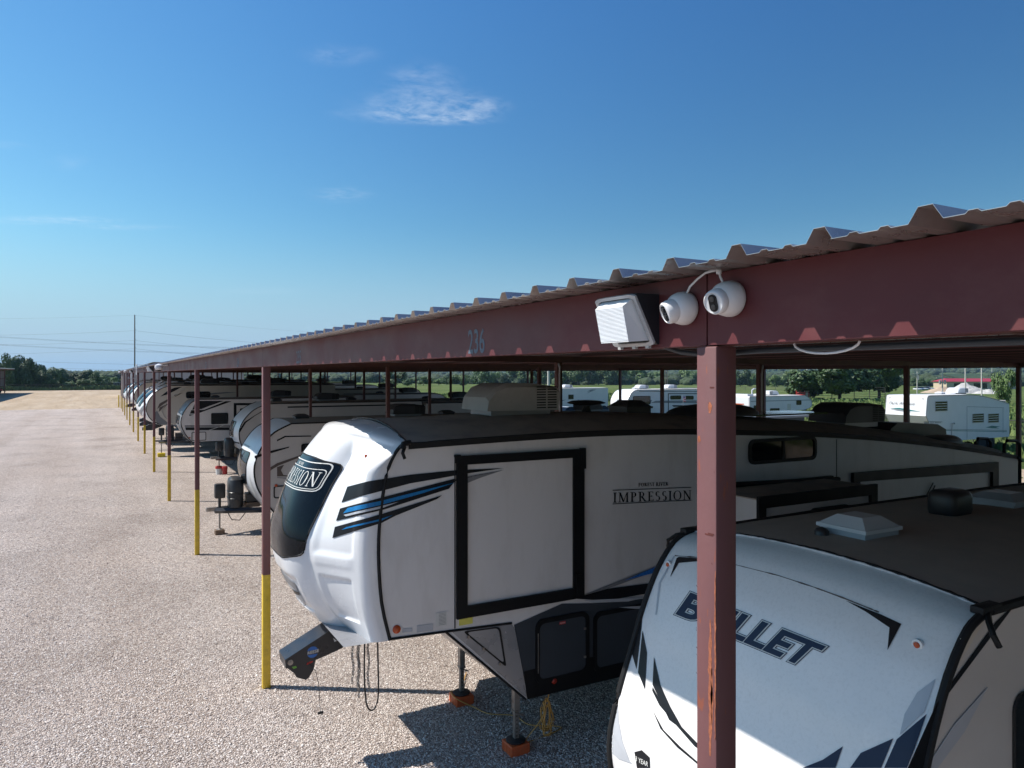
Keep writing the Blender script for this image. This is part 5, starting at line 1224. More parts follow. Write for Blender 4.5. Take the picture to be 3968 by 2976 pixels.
bk = thing('paint_bucket', 'red bucket beside the white one at the silver nosed trailer', 'bucket', (3.04 + .4 - 1.35 + .52, 33.75, 0)); g = G(); g.lathe([(.10, 0), (.11, .26)], 16); g.obj('bucket_body', 'redp', bk, 40); g = G(); g.lathe([(.12, .25), (.12, .33), (.09, .35)], 16); g.obj('lid', 'redp', bk, 40)
jack_block(3.6, 33.0, .13, 'yellow stand under the front corner of the silver nosed trailer', 'yplastic', .22)
# (iii)
fr3 = [(.52, .82), (.25, 1.15), (.03, 1.6), (0, 1.93), (.10, 2.3), (.30, 2.62), (.52, 2.86), (.85, 2.99)]
t3, fp = rv('travel_trailer', 'pale travel trailer with a black wedge graphic and twin black stripes along its side', 'camper', 1.52, 42.5, 2.44, fr3, 9.0, .80, 'side', 'grey', 'bulroof', group='campers nosed up to the aisle', bulge=.12, ac=(5.2,), wheels=(5, 5.8))
K2 = 3.318
def tm2(pts, Y, X0): return [(q.x - X0, q.z) for q in [at_y(440 + x / K2, 1380 + y / K2, Y) for x, y in pts]]
for pts, m in (([(1075, 575), (1420, 575), (1230, 640), (1130, 680), (1010, 690), (1040, 620)], 'black'), ([(1440, 580), (1520, 580), (1150, 712), (1140, 700)], 'black'), ([(1000, 695), (1210, 690), (1080, 740), (980, 738)], 'black'), ([(970, 752), (1030, 752), (975, 768)], 'black'),
               ([(915, 892), (1860, 892), (1860, 905), (915, 905)], 'black'), ([(920, 915), (1860, 915), (1860, 952), (930, 952)], 'black'), ([(1545, 603), (2200, 603), (2200, 632), (1580, 632), (1580, 800), (1545, 800)], 'frame'), ([(1220, 952), (1420, 885), (1435, 885), (1240, 952)], 'side')):
    o = sw(t3, tm2(pts, 41.28, 1.52), m); 
    if m == 'side': o.location.y -= .004
q = tm2([(1253, 733), (1473, 870)], 41.28, 1.52); win(t3, q[0][0], q[1][1], q[1][0], q[0][1], Yl)
q = tm2([(1625, 672), (1860, 770)], 41.28, 1.52); win(t3, q[0][0], q[1][1], q[1][0], q[0][1], Yl)
q = tm2([(1003, 978), (1190, 1083)], 41.28, 1.52); win(t3, q[0][0], q[1][1], q[1][0], q[0][1], Yl, m='side', fm='trim')
q = tm2([(965, 1043), (990, 1055)], 41.28, 1.52); g = G(); g.box((q[0][0], Yl - .02, q[1][1]), (q[1][0], Yl, q[0][1])); g.obj('marker_lamp', 'amber', t3)
front_panel(t3, '', round_poly([(.9, 2.15), (-.95, 2.15), (-.9, 1.75), (.9, 1.75)], .1), 'glass', 'front_window', .012, 'trim'); front_panel(t3, '', [(-.6, 2.4), (-1.0, 2.4), (-1.0, 2.3), (-.6, 2.3)], 'stickw', 'front_graphic')
tongue(t3, .55, .85, True, tl=1.7)
jack_block(1.52 + .55 - 1.7 + .32, 42.5, .18, 'yellow plastic block under the tongue jack of the black striped trailer', 'yplastic', .2)
# fifth wheels further along
def fifth(y, x, label, side, cap, capg, roof='bulroof', zt=3.66, L=10.5, ac=(3.4, 7.2), bulge=.35, gl='glass', lean=1.0, group='campers nosed up to the aisle'):
    f5 = [(.75 * lean, 1.45), (.28, 1.75), (.05, 2.1), (0, 2.45), (.12, 2.85), (.42, 3.25), (.8, 3.52), (1.25, zt)]
    t, fp = rv('fifth_wheel_trailer', label, 'camper', x, y, 2.44, f5, L, .75, side, cap, roof, group=group, bulge=bulge, ac=ac, fifth=True, step=(2.2, 1.45), vents=(2.2, 5.4), wheels=(6.6, 7.5))
    front_panel(t, '', round_poly([(.95, 3.42), (-.95, 3.42), (-.9, 2.9), (-.6, 2.5), (.6, 2.5), (.9, 2.9)], .12), gl, 'windscreen', .012, 'trim')
    g = G(); g.prism([(.9, 1.55), (.2, 1.45), (-.15, 1.28), (-.15, 1.12), (.35, 1.12), (.9, 1.35)], lambda a, b: (a, -.16, b), lambda a, b: (a, .16, b)); g.obj('pin_box', 'box', t)
    g = G()
    for s in (-.8, .8): g.box((2.5, s - .04, .1), (2.58, s + .04, .8))
    g.obj('landing_leg', 'steel', t)
    return t
t4 = fifth(46.75, .12, 'beige fifth wheel with tall curved brown and white nose graphics', 'beige', 'gel', None, zt=3.66)
for pts, m in (([(785, 405), (880, 395), (800, 440), (700, 490), (600, 520), (690, 450)], 'black'), ([(780, 500), (895, 470), (790, 525)], 'brown'), ([(590, 610), (720, 540), (720, 565), (640, 620), (560, 680)], 'brown'), ([(590, 660), (720, 600), (640, 670), (580, 720)], 'brown'),
               ([(1245, 475), (1450, 462), (1590, 468), (1450, 478), (1250, 497)], 'grey'), ([(1100, 545), (1280, 522), (910, 570)], 'grey'), ([(560, 700), (600, 780), (720, 870), (730, 880), (560, 880), (520, 740)], 'grey')):
    sw(t4, tm2(pts, 45.5, .12), m)
q = tm2([(930, 457), (1245, 540)], 45.53, .12); win(t4, q[0][0], q[1][1], q[1][0], q[0][1], Yl, r=.12)
front_panel(t4, '', [(1.15, 2.5), (.2, 2.2), (-.6, 2.3), (-1.15, 2.7), (-1.15, 2.4), (-.6, 2.05), (.3, 1.95), (1.15, 2.2)], 'grey', 'front_graphic'); front_panel(t4, '', [(.6, 2.0), (-.6, 2.1), (-.6, 2.0), (.6, 1.9)], 'stickw', 'front_graphic')
g = G(); g.tube([(2.2, Yl - .02, 3.6), (1.2, Yl - .04, 2.9), (.75, Yl - .04, 2.3), (.9, Yl - .04, 1.9), (1.3, Yl - .04, 1.55)], .02, 5); g.obj('cover_strap', 'beige', t4)
t5 = fifth(51.0, .15, 'white fifth wheel with a large dark blue windscreen, third camper before the tall grey one', 'white', 'gel', None, zt=3.72)
t6 = fifth(55.3, .30, 'tall light grey motorhome like fifth wheel with pale nose between darker campers', 'midgrey', 'midgrey', None, zt=3.85, bulge=.22, gl='midgrey'); sw(t6, [(.6, 2.6), (2.5, 2.4), (6, 2.5), (6, 2.3), (2.0, 2.2), (.6, 2.3)], 'stickw')
t7 = fifth(72.3, .35, 'beige fifth wheel far along the row with a black pin box', 'beige', 'white', None, zt=3.6)
t8 = fifth(80.8, .10, 'grey and white fifth wheel with blue tinted nose, farthest of the row', 'midgrey', 'silver2', None, zt=3.7); sw(t8, [(.4, 2.2), (3, 2.6), (3, 1.9), (.5, 1.7)], 'black')
# cars' worth of campers backed in from the other side, dim behind
def back(y, x, L, zt, side, label, ac=(2.5,)):
    fr = [(.35, .7), (.1, 1.2), (0, 1.8), (.12, 2.4), (.45, zt - .15), (.9, zt)]
    t, fp = rv('travel_trailer', label, 'camper', x, y, 2.4, fr, L, .65, side, side, 'roof', group='campers parked from the far side of the carport', rz=PI, ac=ac, vents=(4.5,), wheels=(3.6,)); return t
back(25.4, 18.2, 7.0, 2.72, 'beige', 'low beige trailer seen dimly behind, nose to the field')
back(33.95, 18.3, 6.8, 2.92, 'taupe', 'taupe trailer parked from the field side, second of the dim ones')
back(38.2, 18.2, 7.4, 2.9, 'midgrey', 'pale trailer with round nose parked from the field side')
back(46.7, 18.4, 6.5, 3.0, 'taupe', 'dim taupe trailer parked from the field side beside a pale one')
back(51.0, 18.4, 7.0, 3.25, 'beige', 'beige trailer parked from the field side, far back')
back(59.5, 18.2, 7.0, 3.4, 'white', 'white trailer parked from the field side, far back'); back(68.0, 18.2, 7.0, 3.5, 'taupe', 'taupe trailer farthest back on the field side')
t = fifth(63.9, 1.0, 'low cream fifth wheel seen only as a roof beyond the grey one', 'beige', 'beige', None, zt=3.4)
# far row lights: dome camera, flood housings and radio panels along the far beam
def far_dome(y, label):
    t = thing('security_camera', label, 'camera', (-.05, y, 4.55)); g = G(); g.tube([(0, 0, .06), (-.22, 0, .04)], .03, 6); g.lathe([(.02, .10), (.12, .05), (.13, -.02), (.10, -.10), (.02, -.13)], 14, Matrix.Translation((-.28, 0, 0))); g.obj('camera_dome', 'whitep', t, 50)
    g = G(); g.lathe([(.09, -.09), (.07, -.14), (.01, -.16)], 12, Matrix.Translation((-.28, 0, 0))); g.obj('dome_glass', 'glass', t, 50)
far_dome(27.4, 'small white dome camera on the beam by the fourth post'); far_dome(70.4, 'small white dome camera far along the beam'); far_dome(96, 'tiny white camera at the far end of the beam')
def panel_radio(y, z, label):
    t = thing('radio_antenna', label, 'antenna', (-.06, y, z)); g = G(); g.rbox((-.36, -.05, -.30), (-.30, .22, .30), .03); g.obj('antenna_panel', 'whitep', t); g = G(); g.tube([(0, 0, 0), (-.5, 0, .0)], .025, 6); g.tube([(-.5, 0, -.05), (-.5, 0, .08)], .04, 6); g.obj('bracket', 'corr', t)
panel_radio(44.4, 4.55, 'white panel antenna on a bracket at the sixth post'); panel_radio(52.9, 4.05, 'white panel antenna mounted lower on the seventh post')
t = flood(35.5, .5, 'black flood light housing far along the beam'); t.scale = (1.8, 1, 1.2); t = flood(61.4, .5, 'distant flood light with a bright lens near the seventh and eighth posts'); t.scale = (1.6, 1, 1)
# lone bollard past the end of the row
q = at_z(460, 1578.5); b_ = thing('bollard', 'lone yellow steel bollard standing left of the far end of the post row', 'bollard', (q.x, q.y, 0)); g = G(); g.lathe([(.075, 0), (.075, 1.55), (.05, 1.6), (.01, 1.62)], 12); g.obj('bollard_pipe', 'yellow', b_, 40)

# ================================================================== outdoors, right: field campers
t, fp = rv('fifth_wheel_trailer', 'old white fifth wheel with louvred windows and green waves in the field', 'camper', 36.65, 25.15, 2.35, [(.30, 1.62), (.02, 2.02), (.0, 2.1), (.06, 2.55), (.12, 3.0), (.18, 3.10), (.35, 3.14)], 8.1, .62, 'pale', 'white', 'whiteroof', fifth=True, step=(.4, 1.5), bulge=.06, crown=.03, rear_z=2.55, ac=(4.9,), acm='whitep', wheels=(5.4, 6.3), trimm='corr', capx=.2, vents=(3.4,))
K3 = 2212 / 668
def tm3(pts, Y, X0): return [(q.x - X0, q.z) for q in [at_y(3300 + x / K3, 1380 + y / K3, Y) for x, y in pts]]
YP = 25.15 - 1.175
for a, b in (((1070, 580), (1228, 703)), ((1548, 740), (1695, 850)), ((1750, 740), (1888, 850))):
    q = tm3([a, b], YP, 36.65); win(t, q[0][0], q[1][1], q[1][0], q[0][1], -1.175, r=.03, fm='corr', bars=3)
for pts, m in (([(1175, 935), (1990, 950), (1990, 956), (1175, 941)], 'grey'), ([(1175, 950), (1990, 965), (1990, 972), (1175, 958)], 'teal'), ([(1720, 915), (1800, 892), (1910, 905), (1850, 915), (1900, 928), (1800, 925)], 'teal'), ([(1478, 645), (1950, 660), (1950, 664), (1482, 650), (1482, 1060), (1478, 1060)], 'grey'), ([(925, 835), (1165, 842), (1165, 846), (925, 839)], 'black'), ([(925, 848), (990, 848), (990, 864), (930, 864)], 'grey'), ([(1940, 660), (1944, 660), (1944, 985), (1940, 985)], 'grey'), ([(1030, 918), (1165, 925), (1165, 990), (1060, 985)], 'beige')):
    sw(t, tm3(pts, YP, 36.65), m, -1.175)
g = G(); q = tm3([(1010, 868), (1130, 840)], YP, 36.65); text_on(g, 'Park Avenue', lambda u, v: (q[0][0] + u, -1.182, q[0][1] + v), w=.95, h=.12); g.obj('name_lettering', 'grey', t)
fc = [c for c in t.children if c.name.startswith('front_cap')][0]
g = G(); text_on(g, 'Park Avenue', lambda u, v: (-.012 + .02 * v, .95 - u, 2.62 + v * .9), w=1.5, h=.2, shear=.3); g.obj('name_lettering', 'grey', fc)
front_panel(t, '', [(.95, 2.40), (.3, 2.44), (-.9, 2.28), (-.3, 2.28), (.2, 2.34)], 'teal', 'front_graphic'); front_panel(t, '', [(.9, 2.34), (.2, 2.36), (-.4, 2.22), (.3, 2.26)], 'grey', 'front_graphic')
for y_ in (.95, -.95): g = G(); g.box((.09, y_ - .05, 2.94), (.14, y_ + .05, 2.99)); g.obj('marker_lamp', 'brown', t)
g = G(); g.tube([(2.3, -1.2, .9), (2.3, -1.24, 1.6), (2.5, -1.24, 1.62), (2.6, -1.2, 1.55)], .02, 5); g.tube([(7.9, -1.1, 2.6), (7.9, -1.1, 2.75), (8.1, .9, 2.75), (8.1, .9, 2.6)], .02, 5); g.tube([(7.2, -1.0, 2.7), (7.95, -1.0, 2.68)], .02, 5); g.obj('grab_rail', 'corr', t)
dome(t, 4.2, 0, 3.16, .4, .3, .12, 'whitep')
for s in (-.8, .8): g = G(); g.box((2.2, s - .04, 0), (2.28, s + .04, .8)); g.obj('landing_leg', 'steel', t)

YB = 50.6
t, fp = rv('travel_trailer', 'long white travel trailer with broad grey side band and two rooftop units in the field', 'camper', 36.4, YB, 2.4, [(.6, .8), (.2, 1.1), (.0, 1.6), (.02, 2.1), (.3, 2.6), (.65, 2.88), (1.05, 2.98)], 9.6, .65, 'pale', 'white', 'whiteroof', ac=(2.4, 5.6), acm='whitep', wheels=(5.6, 6.4), bulge=.22, crown=.05)
K4 = 2.765
def tm4(pts, Y, X0): return [(q.x - X0, q.z) for q in [at_y(2100 + x / K4, 1420 + y / K4, Y) for x, y in pts]]
YP = YB - 1.2
for pts, m in (([(945, 360), (980, 358), (1180, 360), (1165, 392), (945, 395)], 'grey'), ([(1165, 390), (1220, 368), (1660, 362), (1660, 394)], 'grey'), ([(1350, 288), (1700, 288), (1700, 296), (1358, 296), (1358, 475), (1350, 475)], 'frame'), ([(1040, 262), (1700, 264), (1700, 270), (1040, 268)], 'frame'), ([(1392, 415), (1540, 415), (1530, 432), (1410, 432)], 'black')):
    sw(t, tm4(pts, YP, 36.4), m, -1.2)
for a, b in (((975, 318), (1162, 405)), ((1375, 312), (1490, 352)), ((1510, 315), (1624, 354))):
    q = tm4([a, b], YP, 36.4); win(t, q[0][0], q[1][1], q[1][0], q[0][1], -1.2, r=.1)
front_panel(t, '', [(.2, 2.15), (-1.0, 2.15), (-.9, 2.05), (-.5, 1.9), (0, 2.05)], 'grey', 'front_graphic'); g = G(); g.box((6.6, -.5, 3.03), (8.6, .5, 3.06)); g.obj('solar_panel', 'glass', t); tongue(t, .4, .6, False)
YA = 67.0
t, fp = rv('travel_trailer', 'white box trailer with thin black swirl graphics and one rooftop unit in the field', 'camper', 37.2, YA, 2.4, [(.1, .7), (.0, 1.2), (.0, 2.2), (.05, 2.66), (.15, 2.76), (.3, 2.80)], 9.2, .65, 'pale', 'pale', 'whiteroof', ac=(4.6,), acm='whitep', wheels=(5.6, 6.4), bulge=.03, crown=.03, trimm='pale')
YP = YA - 1.2
for pts in ([(478, 290), (520, 262), (592, 245), (530, 268)], [(480, 272), (540, 255), (580, 240), (520, 250)], [(190, 370), (260, 352), (220, 372)], [(300, 390), (320, 372), (400, 356), (405, 366), (380, 385), (330, 400), (300, 400)], [(190, 415), (210, 400), (230, 402)]):
    sw(t, tm4(pts, YP, 37.2), 'grey', -1.2)
sw(t, tm4([(318, 385), (340, 372), (385, 364), (385, 370), (362, 384), (330, 392)], YP, 37.2), 'pale', -1.2).location.y -= .004
q = tm4([(283, 302), (338, 350)], YP, 37.2); win(t, q[0][0], q[1][1], q[1][0], q[0][1], -1.2, r=.02)
YD = 40.2
t, fp = rv('fifth_wheel_trailer', 'small old white camper with rounded overhang, between the long trailer and the louvred one', 'camper', 46.2, YD, 2.4, [(.9, 1.55), (.15, 1.75), (0, 2.05), (.15, 2.35), (.5, 2.55), (.8, 2.66)], 6.7, .6, 'pale', 'pale', 'whiteroof', fifth=True, step=(1.8, 1.55), rz=PI, ac=(3.2,), acm='whitep', bulge=.05, crown=.03, trimm='corr', wheels=(4.2,), vents=(4.8,))
sw(t, [(.1, 2.28), (6.6, 2.28), (6.6, 2.33), (.1, 2.33)], 'grey', 1.2); win(t, 1.2, 1.95, 1.75, 2.3, 1.2); win(t, 3.6, 1.2, 4.6, 1.75, 1.2); win(t, 5.7, 1.2, 6.3, 2.0, 1.2); sw(t, [(2.35, .9), (2.75, .9), (2.75, 2.05), (2.35, 2.05)], 'beige', 1.2, 'door')
g = G(); g.tube([(5.4, .2, 2.7), (5.4, .2, 3.1), (5.2, .2, 3.2), (4.9, .2, 3.2), (4.9, .2, 2.7)], .05, 6); g.box((5.9, -.8, 2.68), (6.5, .8, 2.82)); g.obj('roof_rack', 'whitep', t)
g = G(); g.box((6.745, -1.15, .9), (6.76, 1.15, 2.6)); rw = g.obj('rear_panel', 'white', t); g = G(); g.box((6.761, .2, 1.5), (6.77, .9, 1.75)); g.obj('rear_window', 'window', rw); g = G(); g.box((6.761, -.8, 2.05), (6.768, .7, 2.12)); g.obj('rear_stripe', 'amber', rw)
# utility trailer with deck in front of it
ut = thing('flatbed_trailer', 'dark flat deck trailer edge in front of the small old camper', 'trailer', (27, 27.4, 0)); g = G(); g.box((-3.0, -1.0, 2.05), (3.6, 1.0, 2.16)); g.obj('deck', 'grey', ut); g = G(); g.box((-2.6, -.9, .4), (3.2, .9, 2.04)); g.obj('body', 'side_dark', ut)
for a in (-.5, .5): wheel(ut, a, -.9)

# cars
def car(name, label, x, y, rz, paint, L=4.6, w=1.8, h=1.45, suv=False):
    t = thing(name, label, 'car', (x, y, terr(x, y) + .02), rz, 'cars parked by the field campers')
    hood = .78 if not suv else .98
    body = [(-L / 2, .35), (-L / 2 + .02, hood - .12), (-L / 2 + .25, hood), (-L * .20, hood + .08), (L * .30, hood + .10), (L / 2 - .1, hood + .06), (L / 2, hood - .15), (L / 2, .35)]
    g = G(); rows = []; us = (-1, -.92, 0, .92, 1)
    n = len(body); v = []
    for a, b in body:
        for u in us: v.append((a * (1 if abs(u) < .95 else .985), u * w / 2, b - (.05 if abs(u) == 1 and b > .5 else 0)))
    g.add(v, [(i * 5 + j, i * 5 + j + 1, (i + 1) * 5 + j + 1, (i + 1) * 5 + j) for i in range(n - 1) for j in range(4)] + [tuple(i * 5 for i in range(n)), tuple(i * 5 + 4 for i in range(n))[::-1]]); g.obj('body', paint, t, 40)
    r0, r1 = (-L * .20, L * .36) if not suv else (-L * .18, L * .46); z0 = hood + .07
    cab = [(r0, z0), (r0 + .75, h - .04), (r0 + 1.1, h), (r1 - 1.0 if not suv else r1 - .3, h - .02), (r1, z0)]
    g = G(); nn = len(cab); v = [(a, s * (w / 2 - .06 - .22 * (b - z0) / (h - z0)), b) for a, b in cab for s in (-1, 1)]
    g.add(v, [(2 * i, 2 * i + 1, 2 * i + 3, 2 * i + 2) for i in range(nn - 1)] + [tuple(2 * i for i in range(nn)), tuple(2 * i + 1 for i in range(nn))[::-1]]); gh = g.obj('greenhouse', 'glass', t, 20)
    g = G(); g.add([(a, s * (w / 2 - .275), b + .012) for a, b in cab[1:-1] for s in (-1, 1)], [(0, 1, 3, 2), (2, 3, 5, 4)]); g.obj('roof', paint, t, 50)
    for a in (-L * .31, L * .30):
        for s in (-1, 1): wheel(t, a, s * (w / 2 - .1), .33)
    g = G(); 
    for s in (-1, 1): g.rbox((-L / 2 - .01, s * .62 - .16, hood - .22), (-L / 2 + .08, s * .62 + .16, hood - .08), .02)
    g.obj('headlight', 'lens', t); return t
car('parked_car', 'white sedan nose in front of the box trailer', 34.7, 56.6, .2, 'carw'); car('parked_car', 'silver blue sedan beside the white one, before the box trailer', 38.8, 57.4, .25, 'carb'); car('parked_car', 'red car just showing above the camper roof', 35.9, 51.9, .1, 'carr', h=1.3)
t = car('parked_car', 'dark sport utility vehicle with a small flag, before the long white trailer', 38.6, 44.6, .3, 'card', h=1.8, suv=True)
fl_ = thing('flag', 'small red and white striped flag on a thin staff above the dark vehicle', 'flag', (37.6, 44.0, 0)); g = G(); g.tube([(0, 0, 1.2), (0, 0, 2.7)], .012, 5); g.obj('staff', 'corr', fl_)
for k in range(6):
    g = G(); g.prism([(.02, 2.2 + k * .07), (.28, 2.12 + k * .07), (.28, 2.19 + k * .07), (.02, 2.27 + k * .07)], lambda a, b: (a, 0, b), lambda a, b: (a, .006, b)); g.obj('flag_stripe', 'flagr' if k % 2 == 0 else 'flagw', fl_)
g = G(); g.prism([(.02, 2.43), (.14, 2.40), (.14, 2.60), (.02, 2.62)], lambda a, b: (a, -.003, b), lambda a, b: (a, -.001, b)); g.obj('flag_canton', 'flagb', fl_)

# ------------------------------------------------------------------ fences
def chain_fence(name, label, x0, y0, x1, y1, h=1.6, step=3.0, zf=None):
    t = thing(name, label, 'fence', (x0, y0, 0)); L_ = math.hypot(x1 - x0, y1 - y0); n = int(L_ / step); d = Vector((x1 - x0, y1 - y0, 0)) / L_
    pg = G(); pg.tube([(0, 0, -.2), (0, 0, h + .05)], .035, 6); pm = mesh('fence_post', pg.v, pg.f, 'fence'); gw = G(); 
    for i in range(n + 1):
        p = d * (L_ * i / n); put('fence_post', pm, t, (p.x, p.y, terr(x0 + p.x, y0 + p.y)))
    zz = lambda s: terr(x0 + d.x * s, y0 + d.y * s)
    g = G(); k = 12; g.tube([(d.x * L_ * i / k, d.y * L_ * i / k, zz(L_ * i / k) + h) for i in range(k + 1)], .028, 5); g.obj('top_rail', 'fence', t)
    g = G(); w = .004; s = 0; 
    while s < L_:
        for sg in (1, -1):
            a = d * s; b = d * (s + sg * h * .9); 
            if 0 <= s + sg * h * .9 <= L_: z = zz(s); g.add([(a.x, a.y, z + .02), (a.x + d.x * .012, a.y + d.y * .012, z + .02), (b.x + d.x * .012, b.y + d.y * .012, z + h), (b.x, b.y, z + h)], [(0, 1, 2, 3)])
        s += .16
    o = g.obj('wire_mesh', 'fence', t); o['kind'] = 'stuff'
chain_fence('chain_link_fence', 'dark chain link fence along the pasture behind the field campers', 46.5, 6, 46.5, 105)
chain_fence('chain_link_fence', 'low chain link fence at the far left edge of the dirt yard', -75, 230.5, 26, 230.5, 1.7, 5.0)
# pipe cattle fence in the pasture
def pipe_fence(label, pts, h=1.5, rails=5, m='fence'):
    P = [on_terrain(x, y)[0] for x, y in pts]; t = thing('pipe_fence', label, 'fence', P[0]); rg = G(P[0])
    pg = G(); pg.tube([(0, 0, -.2), (0, 0, h)], .07, 5); pm = mesh('fence_post', pg.v, pg.f, m)
    for a, b in zip(P, P[1:]):
        n = max(2, int((b - a).length / 4))
        for i in range(n + 1): q = a.lerp(b, i / n); put('fence_post', pm, t, q - P[0])
        for r in range(rails): dz_ = Vector((0, 0, .35 + r * (h - .4) / (rails - 1))); rg.tube([a + dz_, b + dz_], .035, 4)
    rg.obj('rails', m, t)
pipe_fence('rail fence crossing the pasture before the distant tree line', [(2850, 1512), (3128, 1516)], 1.7); pipe_fence('dark pipe corral panels stretching behind the oak trees', [(3135, 1548), (3310, 1550), (3430, 1553)], 2.6, 6)
p, d = on_terrain(3110, 1548); t = thing('cattle_chute', 'red steel cattle chute standing in the pasture left of the oaks', 'cattle chute', p, .3)
for (x0, y0, x1, y1, m) in ((-1.0, -.9, -.75, .9, 'redp'), (.75, -.9, 1.0, .9, 'redp')):
    g = G(); 
    for k in range(4): g.box((x0, y0, .2 + k * .35), (x1, y1, .35 + k * .35))
    g.box((x0, y0, 0), (x1, y0 + .15, 1.75)); g.box((x0, y1 - .15, 0), (x1, y1, 1.75)); g.obj('side_gate', m, t)
g = G(); g.box((-1.0, -.9, 1.5), (1.0, -.75, 1.7)); 
for k in range(6): g.box((-.5 + k * .2, -.85, .6), (-.42 + k * .2, -.8, 1.4))
g.obj('head_gate', 'beige', t)

# ------------------------------------------------------------------ trees
def crown_mesh(name, seed, n, m, leaf=.55, spread=1.0):
    R = random.Random(seed); lobes = []
    for i in range(11):
        a = R.random() * 6.28; r = R.uniform(.05, .58) * spread; lobes.append((Vector((r * math.cos(a), r * math.sin(a), R.uniform(.32, .86))), R.uniform(.20, .36)))
    V = []; F = []; k = 0
    for i in range(n):
        c_, r = lobes[R.randrange(len(lobes))]
        while True:
            q = Vector((R.uniform(-1, 1), R.uniform(-1, 1), R.uniform(-1, 1)))
            if .1 < q.length <= 1: break
        q = q.normalized() * (R.random() ** .35); p = c_ + Vector((q.x * r, q.y * r, q.z * r * .85))
        if noise.noise(p * 5 + Vector((seed, 0, 0))) < -.22: continue
        nrm = (q.normalized() + Vector((R.uniform(-.7, .7), R.uniform(-.7, .7), R.uniform(-.5, .9)))).normalized()
        a = nrm.orthogonal().normalized(); b = nrm.cross(a); s = leaf * R.uniform(.02, .05)
        a = a * s; b = b * s * R.uniform(.6, 1); bend = nrm * s * .3
        V += [p + a, p + b - bend, p - a, p - b - bend]; F.append((k, k + 1, k + 2, k + 3)); k += 4
    return mesh(name, V, F, m)
def trunk_mesh(seed, m='bark'):
    R = random.Random(seed); g = G(); g.tube([(0, 0, -.05), (.01, 0, .15), (.0, .01, .35), (.02, 0, .6)], [.035, .026, .022, .010], 8)
    for i in range(7):
        a = R.random() * 6.28; z = R.uniform(.22, .45); r = R.uniform(.25, .45); g.tube([(0, 0, z), (r * .5 * math.cos(a), r * .5 * math.sin(a), z + .13), (r * math.cos(a), r * math.sin(a), z + .3)], [.016, .010, .004], 5)
    return mesh('trunk', g.v, g.f, m)
CR = [crown_mesh('crown', s, 5200, 'leaf', 1.0) for s in (11, 12, 13, 14)] + [crown_mesh('crown', s, 5200, 'leaf2', 1.0) for s in (21, 22, 23)]
CRN = crown_mesh('crown', 31, 24000, 'leaf', .85, 1.1); CRN2 = crown_mesh('crown', 34, 24000, 'leaf', .85, 1.2); CRS = crown_mesh('crown', 37, 5200, 'leaf2', .8)
TR = [trunk_mesh(s) for s in (1, 2, 3)]
def tree(x, y, z, h, wd, cr, label, group=None, rz=None):
    t = thing('tree', label, 'tree', (x, y, z), rnd.random() * 6.28 if rz is None else rz, group); t.scale = (wd * .62, wd * .62, h)
    put('trunk', rnd.choice(TR), t); put('crown', cr, t); return t
def tree_px(px, base, top, width, cr, label, group=None):
    p, d = on_terrain(px, base); h = (base - top) / 2866 * d * 1.06; w = width / 2866 * d; return tree(p.x, p.y, p.z - .05 * h, h * 1.05, w, cr, label, group)
LG = 'trees along the far left edge of the yard'
words = ['tallest', 'broad', 'dark', 'rounded', 'leaning', 'dense', 'ragged', 'spreading', 'bushy', 'low', 'shadowy', 'loose', 'thick', 'small']
cols = [(5, 1515, 1380, 60), (25, 1512, 1393, 75), (62, 1512, 1394, 80), (95, 1512, 1402, 70), (128, 1510, 1420, 70), (160, 1510, 1428, 70), (185, 1509, 1428, 65), (215, 1506, 1440, 60), (240, 1506, 1434, 60), (272, 1505, 1446, 50), (300, 1505, 1447, 55), (328, 1504, 1440, 55), (352, 1504, 1445, 50), (378, 1502, 1458, 45)]
for i, (x, b, t_, w) in enumerate(cols):
    tree_px(x, b, t_, w * 1.75, CR[i % 4], '%s dark green tree, number %s counting from the left, beyond the dirt yard' % (words[i], ['one', 'two', 'three', 'four', 'five', 'six', 'seven', 'eight', 'nine', 'ten', 'eleven', 'twelve', 'thirteen', 'fourteen'][i]), LG)
for i, (x, b, t_, w) in enumerate([(400, 1497, 1460, 50), (430, 1494, 1463, 45), (455, 1492, 1466, 40), (310, 1506, 1475, 45), (345, 1506, 1472, 50), (260, 1508, 1478, 50), (215, 1508, 1480, 40), (150, 1510, 1472, 50), (50, 1511, 1475, 60), (95, 1511, 1478, 55), (420, 1501, 1477, 45)]):
    tree_px(x, b, t_, w * 1.3, CR[4 + i % 3], 'pale green bush below the dark trees, %s' % ['right of the dip', 'right of the pale gap', 'next to the dark container', 'under the rounded pair', 'under the last tall crowns', 'in the middle gap', 'left of the middle gap', 'under the shadowy tree', 'near the shed', 'right of the shed', 'nearest the container'][i], 'pale bushes along the yard edge')
# strip of weeds along the fence
def weeds(name, x0, x1, y0, y1, n, s, label, m='weed'):
    R = random.Random(9); V = []; F = []; k = 0
    for i in range(n):
        x = R.uniform(x0, x1); y = R.uniform(y0, y1); z = terr(x, y); hh = s * R.uniform(.4, 1.3) * (1 + noise.noise(Vector((x * .1, y * .1, 5))))
        for q in range(2):
            a = R.random() * 3.14; c_, sn = math.cos(a) * hh * .6, math.sin(a) * hh * .6; V += [(x - c_, y - sn, z), (x + c_, y + sn, z), (x + c_ * .6, y + sn * .6, z + hh), (x - c_ * .6, y - sn * .6, z + hh * .8)]; F.append((k, k + 1, k + 2, k + 3)); k += 4
    o = put(name, mesh(name, V, F, m)); structure(o, 'stuff'); tag(o, label, 'weeds')
weeds('tall_weeds', -85, 10, 231.5, 240, 4200, .8, 'pale green weeds growing along the far fence')
weeds('pasture_weeds', 31, 46, 12, 92, 5000, .28, 'rough grass tufts around the field campers and their fence')
